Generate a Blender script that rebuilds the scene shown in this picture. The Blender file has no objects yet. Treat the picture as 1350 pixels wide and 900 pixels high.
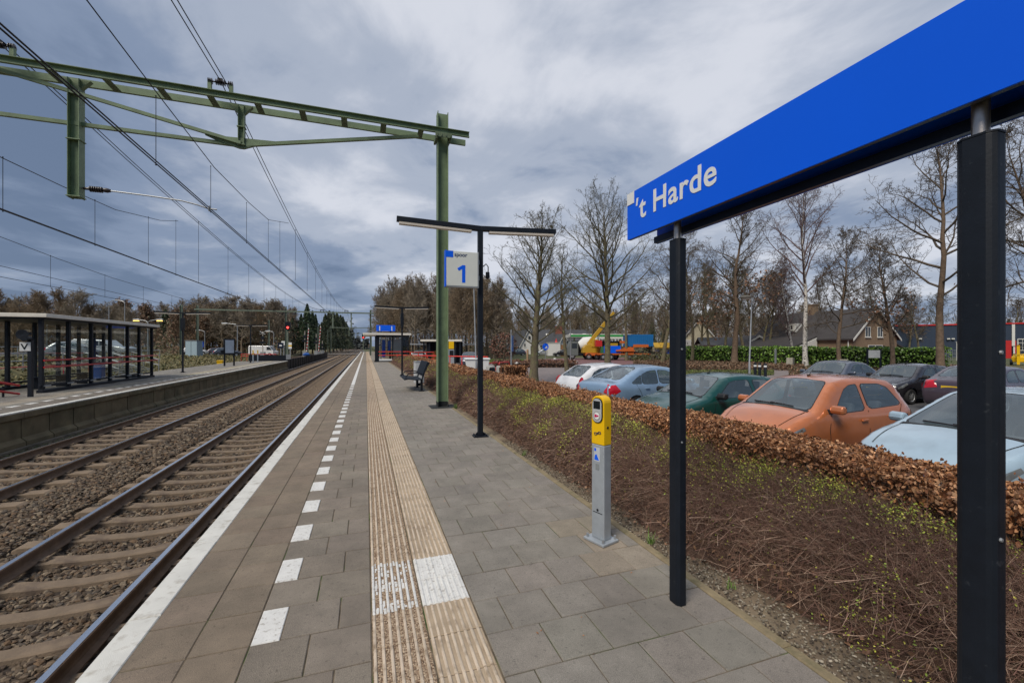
import bpy, bmesh, math, random
import numpy as np
from mathutils import Vector, Matrix, geometry
from math import radians, sin, cos, pi, sqrt

random.seed(7)
RNG = np.random.default_rng(11)
scene = bpy.context.scene
COL = scene.collection

# ------------------------------------------------------------------ camera
YAW = 18.89                      # degrees to the right of the tracks (+Y)
CAM_H = 1.62                     # eye height above the paving (z = 0)
cam_data = bpy.data.cameras.new('camera')
cam = bpy.data.objects.new('camera', cam_data)
COL.objects.link(cam)
cam.location = (0, 0, CAM_H)
cam.rotation_euler = (radians(90), 0, radians(-YAW))
cam_data.sensor_width = 36.0
cam_data.lens = 15.0
cam_data.shift_y = 0.0044
cam_data.clip_start = 0.05
cam_data.clip_end = 6000
scene.camera = cam

# ------------------------------------------------------------------ sky
world = bpy.data.worlds.new('World')
scene.world = world
world.use_nodes = True
wt = world.node_tree
for n in list(wt.nodes):
    wt.nodes.remove(n)

def wn(kind, **kw):
    n = wt.nodes.new(kind)
    for k, v in kw.items():
        setattr(n, k, v)
    return n

def wlink(a, b):
    wt.links.new(a, b)

def wmath(op, a, b=None, c=None, clamp=False):
    n = wn('ShaderNodeMath', operation=op, use_clamp=clamp)
    for i, v in enumerate((a, b, c)):
        if v is None:
            continue
        if isinstance(v, (int, float)):
            n.inputs[i].default_value = v
        else:
            wlink(v, n.inputs[i])
    return n.outputs[0]

SUN_EL, SUN_AZ = 50.0, 232.0       # degrees, azimuth clockwise from +Y
wo = wn('ShaderNodeOutputWorld')
bg = wn('ShaderNodeBackground')
tc = wn('ShaderNodeTexCoord')
sep = wn('ShaderNodeSeparateXYZ')
wlink(tc.outputs['Generated'], sep.inputs[0])
zz = wmath('ADD', wmath('MAXIMUM', sep.outputs[2], 0.0), 0.13)
comb = wn('ShaderNodeCombineXYZ')
wlink(wmath('DIVIDE', sep.outputs[0], zz), comb.inputs[0])
wlink(wmath('DIVIDE', sep.outputs[1], zz), comb.inputs[1])
mp = wn('ShaderNodeMapping')
mp.inputs['Rotation'].default_value = (0, 0, radians(38))
mp.inputs['Scale'].default_value = (1.0, 0.8, 1)
mp.inputs['Location'].default_value = (3.1, 1.7, 0)
wlink(comb.outputs[0], mp.inputs[0])

def wnoise(scale, detail, rough, dist, off):
    m2 = wn('ShaderNodeMapping')
    m2.inputs['Location'].default_value = (off, off * 0.7, 0)
    wlink(mp.outputs[0], m2.inputs[0])
    n = wn('ShaderNodeTexNoise')
    n.inputs['Scale'].default_value = scale
    n.inputs['Detail'].default_value = detail
    n.inputs['Roughness'].default_value = rough
    n.inputs['Distortion'].default_value = dist
    wlink(m2.outputs[0], n.inputs['Vector'])
    return n.outputs['Fac']
n1 = wnoise(0.75, 7, 0.5, 0.5, 0.0)
n2 = wnoise(2.0, 9, 0.58, 0.35, 5.3)
n3 = wnoise(0.28, 3, 0.5, 0.2, 9.1)

def wdot(v):
    d = wn('ShaderNodeVectorMath', operation='DOT_PRODUCT')
    d.inputs[1].default_value = Vector(v).normalized()
    wlink(tc.outputs['Generated'], d.inputs[0])
    return d.outputs['Value']
# thinner cloud ahead and to the right, thicker to the left
bright = wmath('MULTIPLY', wmath('SUBTRACT', wdot((0.80, 0.95, 0.62)), 0.52), 0.80)
cloud = wmath('ADD', wmath('ADD', wmath('MULTIPLY', wmath('SUBTRACT', n1, 0.5), 2.2), wmath('MULTIPLY', wmath('SUBTRACT', n2, 0.5), 1.1)), wmath('MULTIPLY', wmath('SUBTRACT', n3, 0.5), 1.1))
cloud = wmath('ADD', wmath('ADD', cloud, 0.37), bright)
ramp = wn('ShaderNodeValToRGB')
cr = ramp.color_ramp
cr.interpolation = 'EASE'
cr.elements[0].position = 0.05
cr.elements[0].color = (0.105, 0.145, 0.225, 1)
cr.elements[1].position = 0.98
cr.elements[1].color = (0.50, 0.52, 0.575, 1)
e = cr.elements.new(0.34); e.color = (0.170, 0.216, 0.308, 1)
e = cr.elements.new(0.62); e.color = (0.300, 0.338, 0.415, 1)
wlink(cloud, ramp.inputs[0])
sky = wn('ShaderNodeTexSky', sky_type='NISHITA')
sky.sun_disc = False
sky.sun_elevation = radians(SUN_EL)
sky.sun_rotation = radians(SUN_AZ)
skm = wn('ShaderNodeMix', data_type='RGBA', blend_type='MULTIPLY')
skm.inputs['Factor'].default_value = 1.0
wlink(sky.outputs[0], skm.inputs['A'])
skm.inputs['B'].default_value = (0.06, 0.06, 0.06, 1)
mx = wn('ShaderNodeMix', data_type='RGBA')
mx.inputs['Factor'].default_value = 0.93         # nearly closed cloud cover
wlink(skm.outputs['Result'], mx.inputs['A'])
wlink(ramp.outputs[0], mx.inputs['B'])
wlink(mx.outputs['Result'], bg.inputs['Color'])
bg.inputs['Strength'].default_value = 1.0
wlink(bg.outputs[0], wo.inputs['Surface'])

# ------------------------------------------------------------------ sun behind cloud
sl = bpy.data.lights.new('sun', 'SUN')
sl.energy = 2.3
sl.angle = radians(28)
sl.color = (1.0, 0.92, 0.80)
so = bpy.data.objects.new('sun', sl)
COL.objects.link(so)
sd = Vector((sin(radians(SUN_AZ)) * cos(radians(SUN_EL)), cos(radians(SUN_AZ)) * cos(radians(SUN_EL)), sin(radians(SUN_EL))))
so.rotation_euler = sd.to_track_quat('Z', 'Y').to_euler()
so.location = (0, 0, 40)

vs = scene.view_settings
vs.view_transform = 'Standard'
vs.look = 'None'
vs.exposure = 0.5
vs.gamma = 1.0
vs.use_curve_mapping = False
scene.cycles.max_bounces = 6
scene.cycles.transparent_max_bounces = 12
scene.cycles.caustics_reflective = False
scene.cycles.caustics_refractive = False
scene.cycles.use_denoising = True

# ------------------------------------------------------------------ helpers: layout
_c, _s = cos(radians(YAW)), sin(radians(YAW))
def ray(px, d):
    """ground point seen in column px of the 1350 px survey photo at distance d along the view axis"""
    u = (px - 675) / 562.5
    return d * (u * _c + _s), d * (_c - u * _s)

# ------------------------------------------------------------------ helpers: materials
MATS = {}
def mat(name, color=(0.5, 0.5, 0.5), rough=0.6, metal=0.0, var=0.12, vscale=6.0, bump=0.0, bscale=60.0, spec=0.5, attr=None,
        color2=None, c2scale=2.0, c2lo=0.5, c2hi=0.7, coat=0.0, emit=None, estr=0.0, detail=6.0, rvar=0.0):
    """procedural surface: base colour with a slow noise, an optional second colour in patches, an optional colour attribute"""
    if name in MATS:
        return MATS[name]
    m = bpy.data.materials.new(name)
    m.use_nodes = True
    t = m.node_tree
    b = t.nodes['Principled BSDF']
    b.inputs['Roughness'].default_value = rough
    b.inputs['Metallic'].default_value = metal
    b.inputs['Specular IOR Level'].default_value = spec
    if coat:
        b.inputs['Coat Weight'].default_value = coat
        b.inputs['Coat Roughness'].default_value = 0.06
    tcn = t.nodes.new('ShaderNodeTexCoord')
    def noise(sc, det=detail, ro=0.6):
        n = t.nodes.new('ShaderNodeTexNoise')
        n.inputs['Scale'].default_value = sc
        n.inputs['Detail'].default_value = det
        n.inputs['Roughness'].default_value = ro
        t.links.new(tcn.outputs['Object'], n.inputs['Vector'])
        return n
    def mix(kind, fac, a, bb):
        n = t.nodes.new('ShaderNodeMix')
        n.data_type = 'RGBA'
        n.blend_type = kind
        for sock, v in (('Factor', fac), ('A', a), ('B', bb)):
            if isinstance(v, (int, float)):
                n.inputs[sock].default_value = v
            elif isinstance(v, tuple):
                n.inputs[sock].default_value = (*v, 1)
            else:
                t.links.new(v, n.inputs[sock])
        return n.outputs['Result']
    cur = tuple(color)
    if attr:
        a = t.nodes.new('ShaderNodeAttribute')
        a.attribute_name = attr
        cur = mix('MULTIPLY', 1.0, tuple(color), a.outputs['Color'])
    if color2 is not None:
        n = noise(c2scale)
        mr = t.nodes.new('ShaderNodeMapRange')
        mr.inputs['From Min'].default_value = c2lo
        mr.inputs['From Max'].default_value = c2hi
        t.links.new(n.outputs['Fac'], mr.inputs['Value'])
        cur = mix('MIX', mr.outputs['Result'], cur, tuple(color2))
    if var > 0:
        n = noise(vscale)
        mr = t.nodes.new('ShaderNodeMapRange')
        mr.inputs['From Min'].default_value = 0.3
        mr.inputs['From Max'].default_value = 0.7
        mr.inputs['To Min'].default_value = 1 - var
        mr.inputs['To Max'].default_value = 1 + var
        t.links.new(n.outputs['Fac'], mr.inputs['Value'])
        hs = t.nodes.new('ShaderNodeHueSaturation')
        t.links.new(mr.outputs['Result'], hs.inputs['Value'])
        if isinstance(cur, tuple):
            hs.inputs['Color'].default_value = (*cur, 1)
        else:
            t.links.new(cur, hs.inputs['Color'])
        cur = hs.outputs['Color']
        if rvar:
            mr2 = t.nodes.new('ShaderNodeMapRange')
            mr2.inputs['To Min'].default_value = max(0.02, rough - rvar)
            mr2.inputs['To Max'].default_value = min(1, rough + rvar)
            t.links.new(n.outputs['Fac'], mr2.inputs['Value'])
            t.links.new(mr2.outputs['Result'], b.inputs['Roughness'])
    if isinstance(cur, tuple):
        b.inputs['Base Color'].default_value = (*cur, 1)
    else:
        t.links.new(cur, b.inputs['Base Color'])
    if bump > 0:
        n = noise(bscale, 8)
        bp = t.nodes.new('ShaderNodeBump')
        bp.inputs['Strength'].default_value = bump
        bp.inputs['Distance'].default_value = 0.02
        t.links.new(n.outputs['Fac'], bp.inputs['Height'])
        t.links.new(bp.outputs[0], b.inputs['Normal'])
    if emit:
        b.inputs['Emission Color'].default_value = (*emit, 1)
        b.inputs['Emission Strength'].default_value = estr
    MATS[name] = m
    return m

def glass_mat(name, tint=(0.4, 0.46, 0.46), ior=1.55, boost=1.0, rough=0.02, body=None, bodyfac=0.0):
    if name in MATS:
        return MATS[name]
    m = bpy.data.materials.new(name)
    m.use_nodes = True
    t = m.node_tree
    t.nodes.remove(t.nodes['Principled BSDF'])
    out = t.nodes['Material Output']
    tr = t.nodes.new('ShaderNodeBsdfTransparent'); tr.inputs[0].default_value = (*tint, 1)
    gl = t.nodes.new('ShaderNodeBsdfGlossy'); gl.inputs['Roughness'].default_value = rough
    fr = t.nodes.new('ShaderNodeFresnel'); fr.inputs['IOR'].default_value = ior
    ge = t.nodes.new('ShaderNodeNewGeometry')
    im = t.nodes.new('ShaderNodeMapRange'); im.inputs['To Min'].default_value = ior; im.inputs['To Max'].default_value = 1.0 / ior
    t.links.new(ge.outputs['Backfacing'], im.inputs['Value']); t.links.new(im.outputs[0], fr.inputs['IOR'])
    ns = t.nodes.new('ShaderNodeTexNoise'); ns.inputs['Scale'].default_value = 1.3
    tcn = t.nodes.new('ShaderNodeTexCoord'); t.links.new(tcn.outputs['Object'], ns.inputs['Vector'])
    ml = t.nodes.new('ShaderNodeMath'); ml.operation = 'MULTIPLY'; ml.use_clamp = True
    mb = t.nodes.new('ShaderNodeMapRange'); mb.inputs['To Min'].default_value = boost * 0.85; mb.inputs['To Max'].default_value = boost * 1.15
    t.links.new(ns.outputs['Fac'], mb.inputs['Value'])
    t.links.new(fr.outputs[0], ml.inputs[0]); t.links.new(mb.outputs[0], ml.inputs[1])
    mx = t.nodes.new('ShaderNodeMixShader')
    t.links.new(ml.outputs[0], mx.inputs[0])
    src = tr.outputs[0]
    if bodyfac:  # diffuse colour mixed in to paint a pale sheen on the pane
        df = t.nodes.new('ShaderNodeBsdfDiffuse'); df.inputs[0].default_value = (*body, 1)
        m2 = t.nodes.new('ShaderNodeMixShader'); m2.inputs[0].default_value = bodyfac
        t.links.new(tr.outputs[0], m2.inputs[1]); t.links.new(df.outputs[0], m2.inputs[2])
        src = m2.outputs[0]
    t.links.new(src, mx.inputs[1]); t.links.new(gl.outputs[0], mx.inputs[2])
    t.links.new(mx.outputs[0], out.inputs['Surface'])
    MATS[name] = m
    return m

# ------------------------------------------------------------------ helpers: objects
def tag(o, label=None, cat=None, group=None, kind=None):
    if label: o['label'] = label
    if cat: o['category'] = cat
    if group: o['group'] = group
    if kind: o['kind'] = kind
    return o

def thing(name, label, cat, loc=(0, 0, 0), rz=0.0, group=None):
    o = bpy.data.objects.new(name, None)
    o.empty_display_size = 0.2
    COL.objects.link(o)
    o.location = loc
    o.rotation_euler = (0, 0, rz)
    return tag(o, label, cat, group)

def copy_tree(o, parent=None):
    c = o.copy()
    COL.objects.link(c)
    if parent: c.parent = parent
    for ch in o.children:
        copy_tree(ch, c)
    return c

def np_mesh(name, v, f, m, parent=None, smooth=False, color=None, cname='tint'):
    """one mesh object from numpy arrays; all faces have the same number of corners; color: one RGB per vertex"""
    v = np.asarray(v, np.float32); f = np.asarray(f, np.int32)
    k = f.shape[1]
    me = bpy.data.meshes.new(name)
    me.vertices.add(len(v)); me.vertices.foreach_set('co', v.ravel())
    me.loops.add(f.size); me.loops.foreach_set('vertex_index', f.ravel())
    me.polygons.add(len(f))
    me.polygons.foreach_set('loop_start', np.arange(0, f.size, k, dtype=np.int32))
    me.polygons.foreach_set('loop_total', np.full(len(f), k, np.int32))
    me.polygons.foreach_set('use_smooth', np.full(len(f), bool(smooth)))
    if color is not None:
        ca = me.color_attributes.new(cname, 'FLOAT_COLOR', 'POINT')
        c4 = np.ones((len(v), 4), np.float32); c4[:, :3] = color
        ca.data.foreach_set('color', c4.ravel())
    me.update(calc_edges=True); me.validate()
    if m: me.materials.append(m)
    o = bpy.data.objects.new(name, me)
    COL.objects.link(o)
    if parent: o.parent = parent
    return o

class MB:
    """collects shapes, then links them as ONE mesh object"""
    def __init__(s):
        s.v = []; s.f = []
    def add(s, v, f):
        n = len(s.v)
        s.v.extend([tuple(p) for p in v]); s.f.extend([tuple(i + n for i in q) for q in f])
        return s
    def box(s, c, size, rz=0.0, rx=0.0, ry=0.0):
        hx, hy, hz = size[0] / 2, size[1] / 2, size[2] / 2
        M = Matrix.Rotation(rz, 3, 'Z') @ Matrix.Rotation(ry, 3, 'Y') @ Matrix.Rotation(rx, 3, 'X')
        C = Vector(c)
        v = [C + M @ Vector((x, y, z)) for x in (-hx, hx) for y in (-hy, hy) for z in (-hz, hz)]
        return s.add(v, [(0, 1, 3, 2), (4, 6, 7, 5), (0, 4, 5, 1), (2, 3, 7, 6), (0, 2, 6, 4), (1, 5, 7, 3)])
    def bx(s, x0, x1, y0, y1, z0, z1):
        return s.box(((x0 + x1) / 2, (y0 + y1) / 2, (z0 + z1) / 2), (abs(x1 - x0), abs(y1 - y0), abs(z1 - z0)))
    def tube(s, pts, r, n=8, caps=True):
        pts = [Vector(p) for p in pts]
        rs = r if isinstance(r, (list, tuple)) else [r] * len(pts)
        rings = []
        up = None
        for i, p in enumerate(pts):
            a = pts[max(i - 1, 0)]; b = pts[min(i + 1, len(pts) - 1)]
            d = (b - a).normalized()
            if up is None:
                up = Vector((0, 0, 1)) if abs(d.z) < 0.9 else Vector((1, 0, 0))
            x = d.cross(up).normalized(); y = x.cross(d).normalized(); up = y
            rings.append([p + (x * cos(2 * pi * k / n) + y * sin(2 * pi * k / n)) * rs[i] for k in range(n)])
        v = [q for rg in rings for q in rg]
        f = [(i * n + k, i * n + (k + 1) % n, (i + 1) * n + (k + 1) % n, (i + 1) * n + k) for i in range(len(pts) - 1) for k in range(n)]
        if caps:
            f += [tuple(range(n - 1, -1, -1)), tuple((len(pts) - 1) * n + k for k in range(n))]
        return s.add(v, f)
    def cyl(s, c, r, h, n=16, r2=None):
        x, y, z = c
        return s.tube([(x, y, z), (x, y, z + h)], [r, r if r2 is None else r2], n)
    def prism(s, poly, axis, a, b):
        """extrude a 2-D polygon along an axis ('x','y','z') from a to b"""
        n = len(poly)
        def P(p, t):
            return {'x': (t, p[0], p[1]), 'y': (p[0], t, p[1]), 'z': (p[0], p[1], t)}[axis]
        v = [P(p, a) for p in poly] + [P(p, b) for p in poly]
        f = [tuple(range(n - 1, -1, -1)), tuple(range(n, 2 * n))] + [(i, (i + 1) % n, n + (i + 1) % n, n + i) for i in range(n)]
        return s.add(v, f)
    def beam(s, p, q, w, h, roll=0.0):
        """rectangular bar from p to q"""
        p = Vector(p); q = Vector(q); d = (q - p).normalized()
        up = Vector((0, 0, 1)) if abs(d.z) < 0.95 else Vector((0, 1, 0))
        x = d.cross(up).normalized(); y = x.cross(d).normalized()
        v = [e + x * sx * w / 2 + y * sy * h / 2 for e in (p, q) for sx, sy in ((-1, -1), (1, -1), (1, 1), (-1, 1))]
        return s.add(v, [(3, 2, 1, 0), (4, 5, 6, 7), (0, 1, 5, 4), (1, 2, 6, 5), (2, 3, 7, 6), (3, 0, 4, 7)])
    def lathe(s, prof, c=(0, 0, 0), n=20, axis='z'):
        v = []; f = []
        for r, z in prof:
            for k in range(n):
                a = 2 * pi * k / n
                p = (r * cos(a), r * sin(a), z)
                if axis == 'y': p = (p[0], p[2], p[1])
                if axis == 'x': p = (p[2], p[0], p[1])
                v.append((c[0] + p[0], c[1] + p[1], c[2] + p[2]))
        m = len(prof)
        f = [(i * n + k, i * n + (k + 1) % n, (i + 1) * n + (k + 1) % n, (i + 1) * n + k) for i in range(m - 1) for k in range(n)]
        return s.add(v, f)
    def build(s, name, m=None, parent=None, smooth=False, bevel=0.0, loc=None):
        me = bpy.data.meshes.new(name)
        me.from_pydata(s.v, [], s.f)
        bm = bmesh.new(); bm.from_mesh(me)
        bmesh.ops.recalc_face_normals(bm, faces=bm.faces)
        bm.to_mesh(me); bm.free()
        if smooth:
            me.polygons.foreach_set('use_smooth', np.ones(len(me.polygons), bool))
            try: me.set_sharp_from_angle(angle=radians(38))
            except Exception: pass
        if m: me.materials.append(m)
        o = bpy.data.objects.new(name, me)
        COL.objects.link(o)
        if parent: o.parent = parent
        if loc: o.location = loc
        if bevel:
            b = o.modifiers.new('bevel', 'BEVEL'); b.width = bevel; b.segments = 2; b.limit_method = 'ANGLE'; b.angle_limit = radians(50)
        return o

def text_mesh(name, body, size, m, parent, loc, rot, bold=0.0, extrude=0.002, align='LEFT', spacing=1.0):
    cu = bpy.data.curves.new(name, 'FONT')
    cu.body = body; cu.size = size; cu.extrude = extrude; cu.offset = bold; cu.align_x = align; cu.space_character = spacing
    o = bpy.data.objects.new(name, cu)
    COL.objects.link(o)
    dg = bpy.context.evaluated_depsgraph_get()
    me = bpy.data.meshes.new_from_object(o.evaluated_get(dg))
    COL.objects.unlink(o); bpy.data.objects.remove(o)
    me.name = name
    me.materials.clear(); me.materials.append(m)
    ob = bpy.data.objects.new(name, me)
    COL.objects.link(ob)
    ob.parent = parent; ob.location = loc; ob.rotation_euler = rot
    return ob

def sheet(name, pts, m, z=None):
    """flat polygon on the ground"""
    me = bpy.data.meshes.new(name)
    me.from_pydata([(p[0], p[1], p[2] if len(p) > 2 else z) for p in pts], [], [tuple(range(len(pts)))])
    me.materials.append(m)
    o = bpy.data.objects.new(name, me)
    COL.objects.link(o)
    return o

# =================================================================== GROUND, PLATFORMS, TRACKS
def attr_mat(name, **kw):
    return mat(name, color=(1, 1, 1), attr='tint', **kw)

M_soil = mat('soil', (0.16, 0.12, 0.08), 0.95, var=0.35, vscale=5, bump=0.9, bscale=40, color2=(0.24, 0.195, 0.13), c2scale=1.7)
M_meadow = mat('meadow', (0.065, 0.075, 0.025), 0.95, var=0.35, vscale=0.6, bump=0.6, bscale=8, color2=(0.12, 0.095, 0.05), c2scale=0.15)
M_dry_grass = mat('dry_grass', (0.16, 0.135, 0.06), 0.95, var=0.4, vscale=1.5, bump=1.0, bscale=12, color2=(0.08, 0.09, 0.03), c2scale=0.35)
M_asphalt = mat('asphalt', (0.072, 0.072, 0.076), 0.85, var=0.2, vscale=0.7, bump=0.3, bscale=120)
M_clinker = mat('clinker_paving', (0.20, 0.17, 0.165), 0.8, var=0.2, vscale=1.1, bump=0.4, bscale=30)
M_redroad = mat('red_brick_road', (0.17, 0.085, 0.085), 0.85, var=0.2, vscale=0.8, bump=0.3, bscale=30)

g = sheet('ground', [(-3000, -3000), (3000, -3000), (3000, 3000), (-3000, 3000)], M_meadow, z=-1.05)
tag(g, kind='structure')

# ballast sheet under all tracks
M_ballast = mat('ballast_bed', (0.125, 0.10, 0.078), 0.95, var=0.2, vscale=3, bump=0.0)
def _ballast_nodes(m):
    t = m.node_tree; b = t.nodes['Principled BSDF']
    tcn = t.nodes.new('ShaderNodeTexCoord')
    vo = t.nodes.new('ShaderNodeTexVoronoi'); vo.inputs['Scale'].default_value = 17
    t.links.new(tcn.outputs['Object'], vo.inputs['Vector'])
    rp = t.nodes.new('ShaderNodeValToRGB')
    rp.color_ramp.elements[0].color = (0.038, 0.028, 0.020, 1)
    rp.color_ramp.elements[1].color = (0.20, 0.155, 0.11, 1)
    rp.color_ramp.elements.new(0.55).color = (0.098, 0.072, 0.05, 1)
    sp = t.nodes.new('ShaderNodeSeparateColor'); t.links.new(vo.outputs['Color'], sp.inputs[0])
    t.links.new(sp.outputs[0], rp.inputs[0])
    t.links.new(rp.outputs[0], b.inputs['Base Color'])
    bp = t.nodes.new('ShaderNodeBump'); bp.inputs['Strength'].default_value = 1.0; bp.inputs['Distance'].default_value = 0.05
    bp.invert = True
    t.links.new(vo.outputs['Distance'], bp.inputs['Height']); t.links.new(bp.outputs[0], b.inputs['Normal'])
_ballast_nodes(M_ballast)
tb = sheet('track_bed', [(-17.2, -20), (-1.32, -20), (-1.32, 520), (-17.2, 520)], M_ballast, z=-0.985)
tag(tb, kind='structure')

# ground on the car-park side, falling away behind the planting bed
def strip_mesh(name, prof, ys, m, zf=None):
    v = []; f = []
    for y in ys:
        for x, z in prof:
            v.append((x, y, zf(x, y, z) if zf else z))
    n = len(prof)
    for j in range(len(ys) - 1):
        for i in range(n - 1):
            f.append((j * n + i, j * n + i + 1, (j + 1) * n + i + 1, (j + 1) * n + i))
    me = bpy.data.meshes.new(name); me.from_pydata(v, [], f); me.materials.append(m)
    me.polygons.foreach_set('use_smooth', np.ones(len(me.polygons), bool))
    o = bpy.data.objects.new(name, me); COL.objects.link(o)
    return tag(o, kind='structure')
strip_mesh('planting_bed_soil', [(2.19, -0.03), (2.5, -0.02), (3.0, -0.05), (3.9, -0.2), (4.3, -0.42), (4.6, -0.462)], [-12, 0, 20, 60, 131], M_soil)
strip_mesh('station_ground', [(4.6, -0.462), (60, -0.462), (400, -0.46), (3000, -0.46)], [-300, 40, 131, 1500], M_meadow)
# raised bank on the far side of the tracks, sinking towards the level crossing
def bankz(x, y, z):
    k = min(1.0, max(0.0, (y - 45) / 75.0))
    return z + (-0.72 - z) * k if z > -0.9 else z
strip_mesh('grass_bank', [(-17.0, -0.95), (-18.6, -0.45), (-20.5, 0.35), (-23, 0.5), (-60, 0.55), (-600, 0.6), (-3000, 0.6)], [-300, 0, 45, 60, 75, 90, 105, 120, 1500], M_dry_grass, bankz)

# car park and roads (4 mm sheets)
tag(sheet('car_park', [(5.0, -6), (33, -6), (33, 14.5), (5.0, 17.8)], M_asphalt, z=-0.456), kind='structure')
tag(sheet('station_square', [(5.0, 17.9), (30, 15.0), (40, 26), (33, 48), (15, 62), (4.8, 62)], M_clinker, z=-0.456), kind='structure')
tag(sheet('brick_road', [(24, 34), (60, 26), (80, 52), (62, 66), (34, 66), (22, 60), (20, 44)], M_redroad, z=-0.452), kind='structure')
tag(sheet('side_road', [(33.2, -30), (140, -30), (140, 15), (33.2, 15)], M_asphalt, z=-0.452), kind='structure')
tag(sheet('crossing_road', [(-120, 131), (120, 131), (120, 138), (-120, 138)], mat('crossing_paving', (0.21, 0.19, 0.175), 0.9, var=0.15), z=-0.70), kind='structure')
tag(sheet('left_car_park', [(-60, -20), (-24.5, -20), (-24.5, 44), (-60, 44)], M_asphalt, z=0.566), kind='structure')

# ------------------------------------------------------------------ paving as real slabs
def slabs(name, rects, m, parent, cols, h=0.03, ch=0.004, gap=0.0025, zt=0.0, jit=0.0012, tintvar=0.13):
    """rects: (x0,x1,y0,y1); each is a bevelled slab with its own tint"""
    R = np.array(rects, np.float32); n = len(R)
    x0, x1, y0, y1 = R[:, 0] + gap, R[:, 1] - gap, R[:, 2] + gap, R[:, 3] - gap
    dz = RNG.normal(0, jit, n); tx = RNG.normal(0, jit * 0.3, (n, 2))
    v = np.zeros((n, 12, 3), np.float32)
    for k, (sx, sy) in enumerate(((0, 0), (1, 0), (1, 1), (0, 1))):
        X = np.where(sx, x1, x0); Y = np.where(sy, y1, y0)
        tz = zt + dz + tx[:, 0] * (sx - 0.5) + tx[:, 1] * (sy - 0.5)
        v[:, k] = np.stack([X - ch * (2 * sx - 1), Y - ch * (2 * sy - 1), tz], 1)
        v[:, 4 + k] = np.stack([X, Y, tz - ch], 1)
        v[:, 8 + k] = np.stack([X, Y, tz - h], 1)
    base = np.array([(0, 1, 2, 3)] + [(4 + k, 4 + (k + 1) % 4, (k + 1) % 4, k) for k in range(4)] + [(8 + k, 8 + (k + 1) % 4, 4 + (k + 1) % 4, 4 + k) for k in range(4)])
    f = (base[None] + 12 * np.arange(n)[:, None, None]).reshape(-1, 4)
    c = np.asarray(cols, np.float32)
    if c.ndim == 1: c = np.repeat(c[None], n, 0)
    c = c * (1 + RNG.normal(0, tintvar, (n, 1))) * (1 + RNG.normal(0, 0.007, (n, 3)))
    col = np.repeat(np.clip(c, 0.02, 0.95), 12, 0)
    return np_mesh(name, v.reshape(-1, 3), f, m, parent, color=col)

M_slab = attr_mat('concrete_paving', rough=0.82, var=0.15, vscale=1.6, bump=0.55, bscale=220, color2=None)
def _speckle(m, scale, lo, hi, stain=None):
    """fine aggregate grain and broad stains multiplied into the base colour"""
    t = m.node_tree; b = t.nodes['Principled BSDF']; src = b.inputs['Base Color'].links[0].from_socket
    tcn = t.nodes.new('ShaderNodeTexCoord')
    def layer(cur, sc, f0, f1, lo, hi, det):
        n = t.nodes.new('ShaderNodeTexNoise'); n.inputs['Scale'].default_value = sc; n.inputs['Detail'].default_value = det; n.inputs['Roughness'].default_value = 0.7
        t.links.new(tcn.outputs['Object'], n.inputs['Vector'])
        r = t.nodes.new('ShaderNodeMapRange'); r.inputs['From Min'].default_value = f0; r.inputs['From Max'].default_value = f1; r.inputs['To Min'].default_value = lo; r.inputs['To Max'].default_value = hi
        t.links.new(n.outputs['Fac'], r.inputs['Value'])
        x = t.nodes.new('ShaderNodeMix'); x.data_type = 'RGBA'; x.blend_type = 'MULTIPLY'; x.inputs['Factor'].default_value = 1
        t.links.new(cur, x.inputs['A']); t.links.new(r.outputs[0], x.inputs['B'])
        return x.outputs['Result']
    cur = layer(src, scale, 0.35, 0.65, lo, hi, 4)
    cur = layer(cur, 5.0, 0.30, 0.70, 0.82, 1.12, 5)
    cur = layer(cur, 34.0, 0.60, 0.74, 1.0, 0.62, 2)
    t.links.new(cur, b.inputs['Base Color'])
_speckle(M_slab, 260, 0.68, 1.30)
M_joint = mat('joint_sand', (0.135, 0.105, 0.07), 0.95, var=0.55, vscale=9, bump=0.5, bscale=200, color2=(0.06, 0.10, 0.02), c2scale=2.2, c2lo=0.52, c2hi=0.62)
M_whitepaint = mat('white_road_paint', (0.68, 0.675, 0.65), 0.75, var=0.10, vscale=9, bump=0.35, bscale=180, color2=(0.36, 0.33, 0.29), c2scale=38, c2lo=0.55, c2hi=0.70)
M_edge = mat('white_edge_slab', (0.62, 0.615, 0.575), 0.75, var=0.10, vscale=4, bump=0.3, bscale=200, color2=(0.36, 0.33, 0.28), c2scale=11, c2lo=0.53, c2hi=0.74)
M_kerb = mat('kerb_stone', (0.25, 0.20, 0.12), 0.9, var=0.25, vscale=7, bump=0.6, bscale=90, color2=(0.13, 0.12, 0.06), c2scale=6)
M_conc = mat('old_concrete', (0.17, 0.145, 0.11), 0.9, var=0.25, vscale=2.5, bump=0.6, bscale=50, color2=(0.075, 0.07, 0.05), c2scale=1.1)

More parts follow.
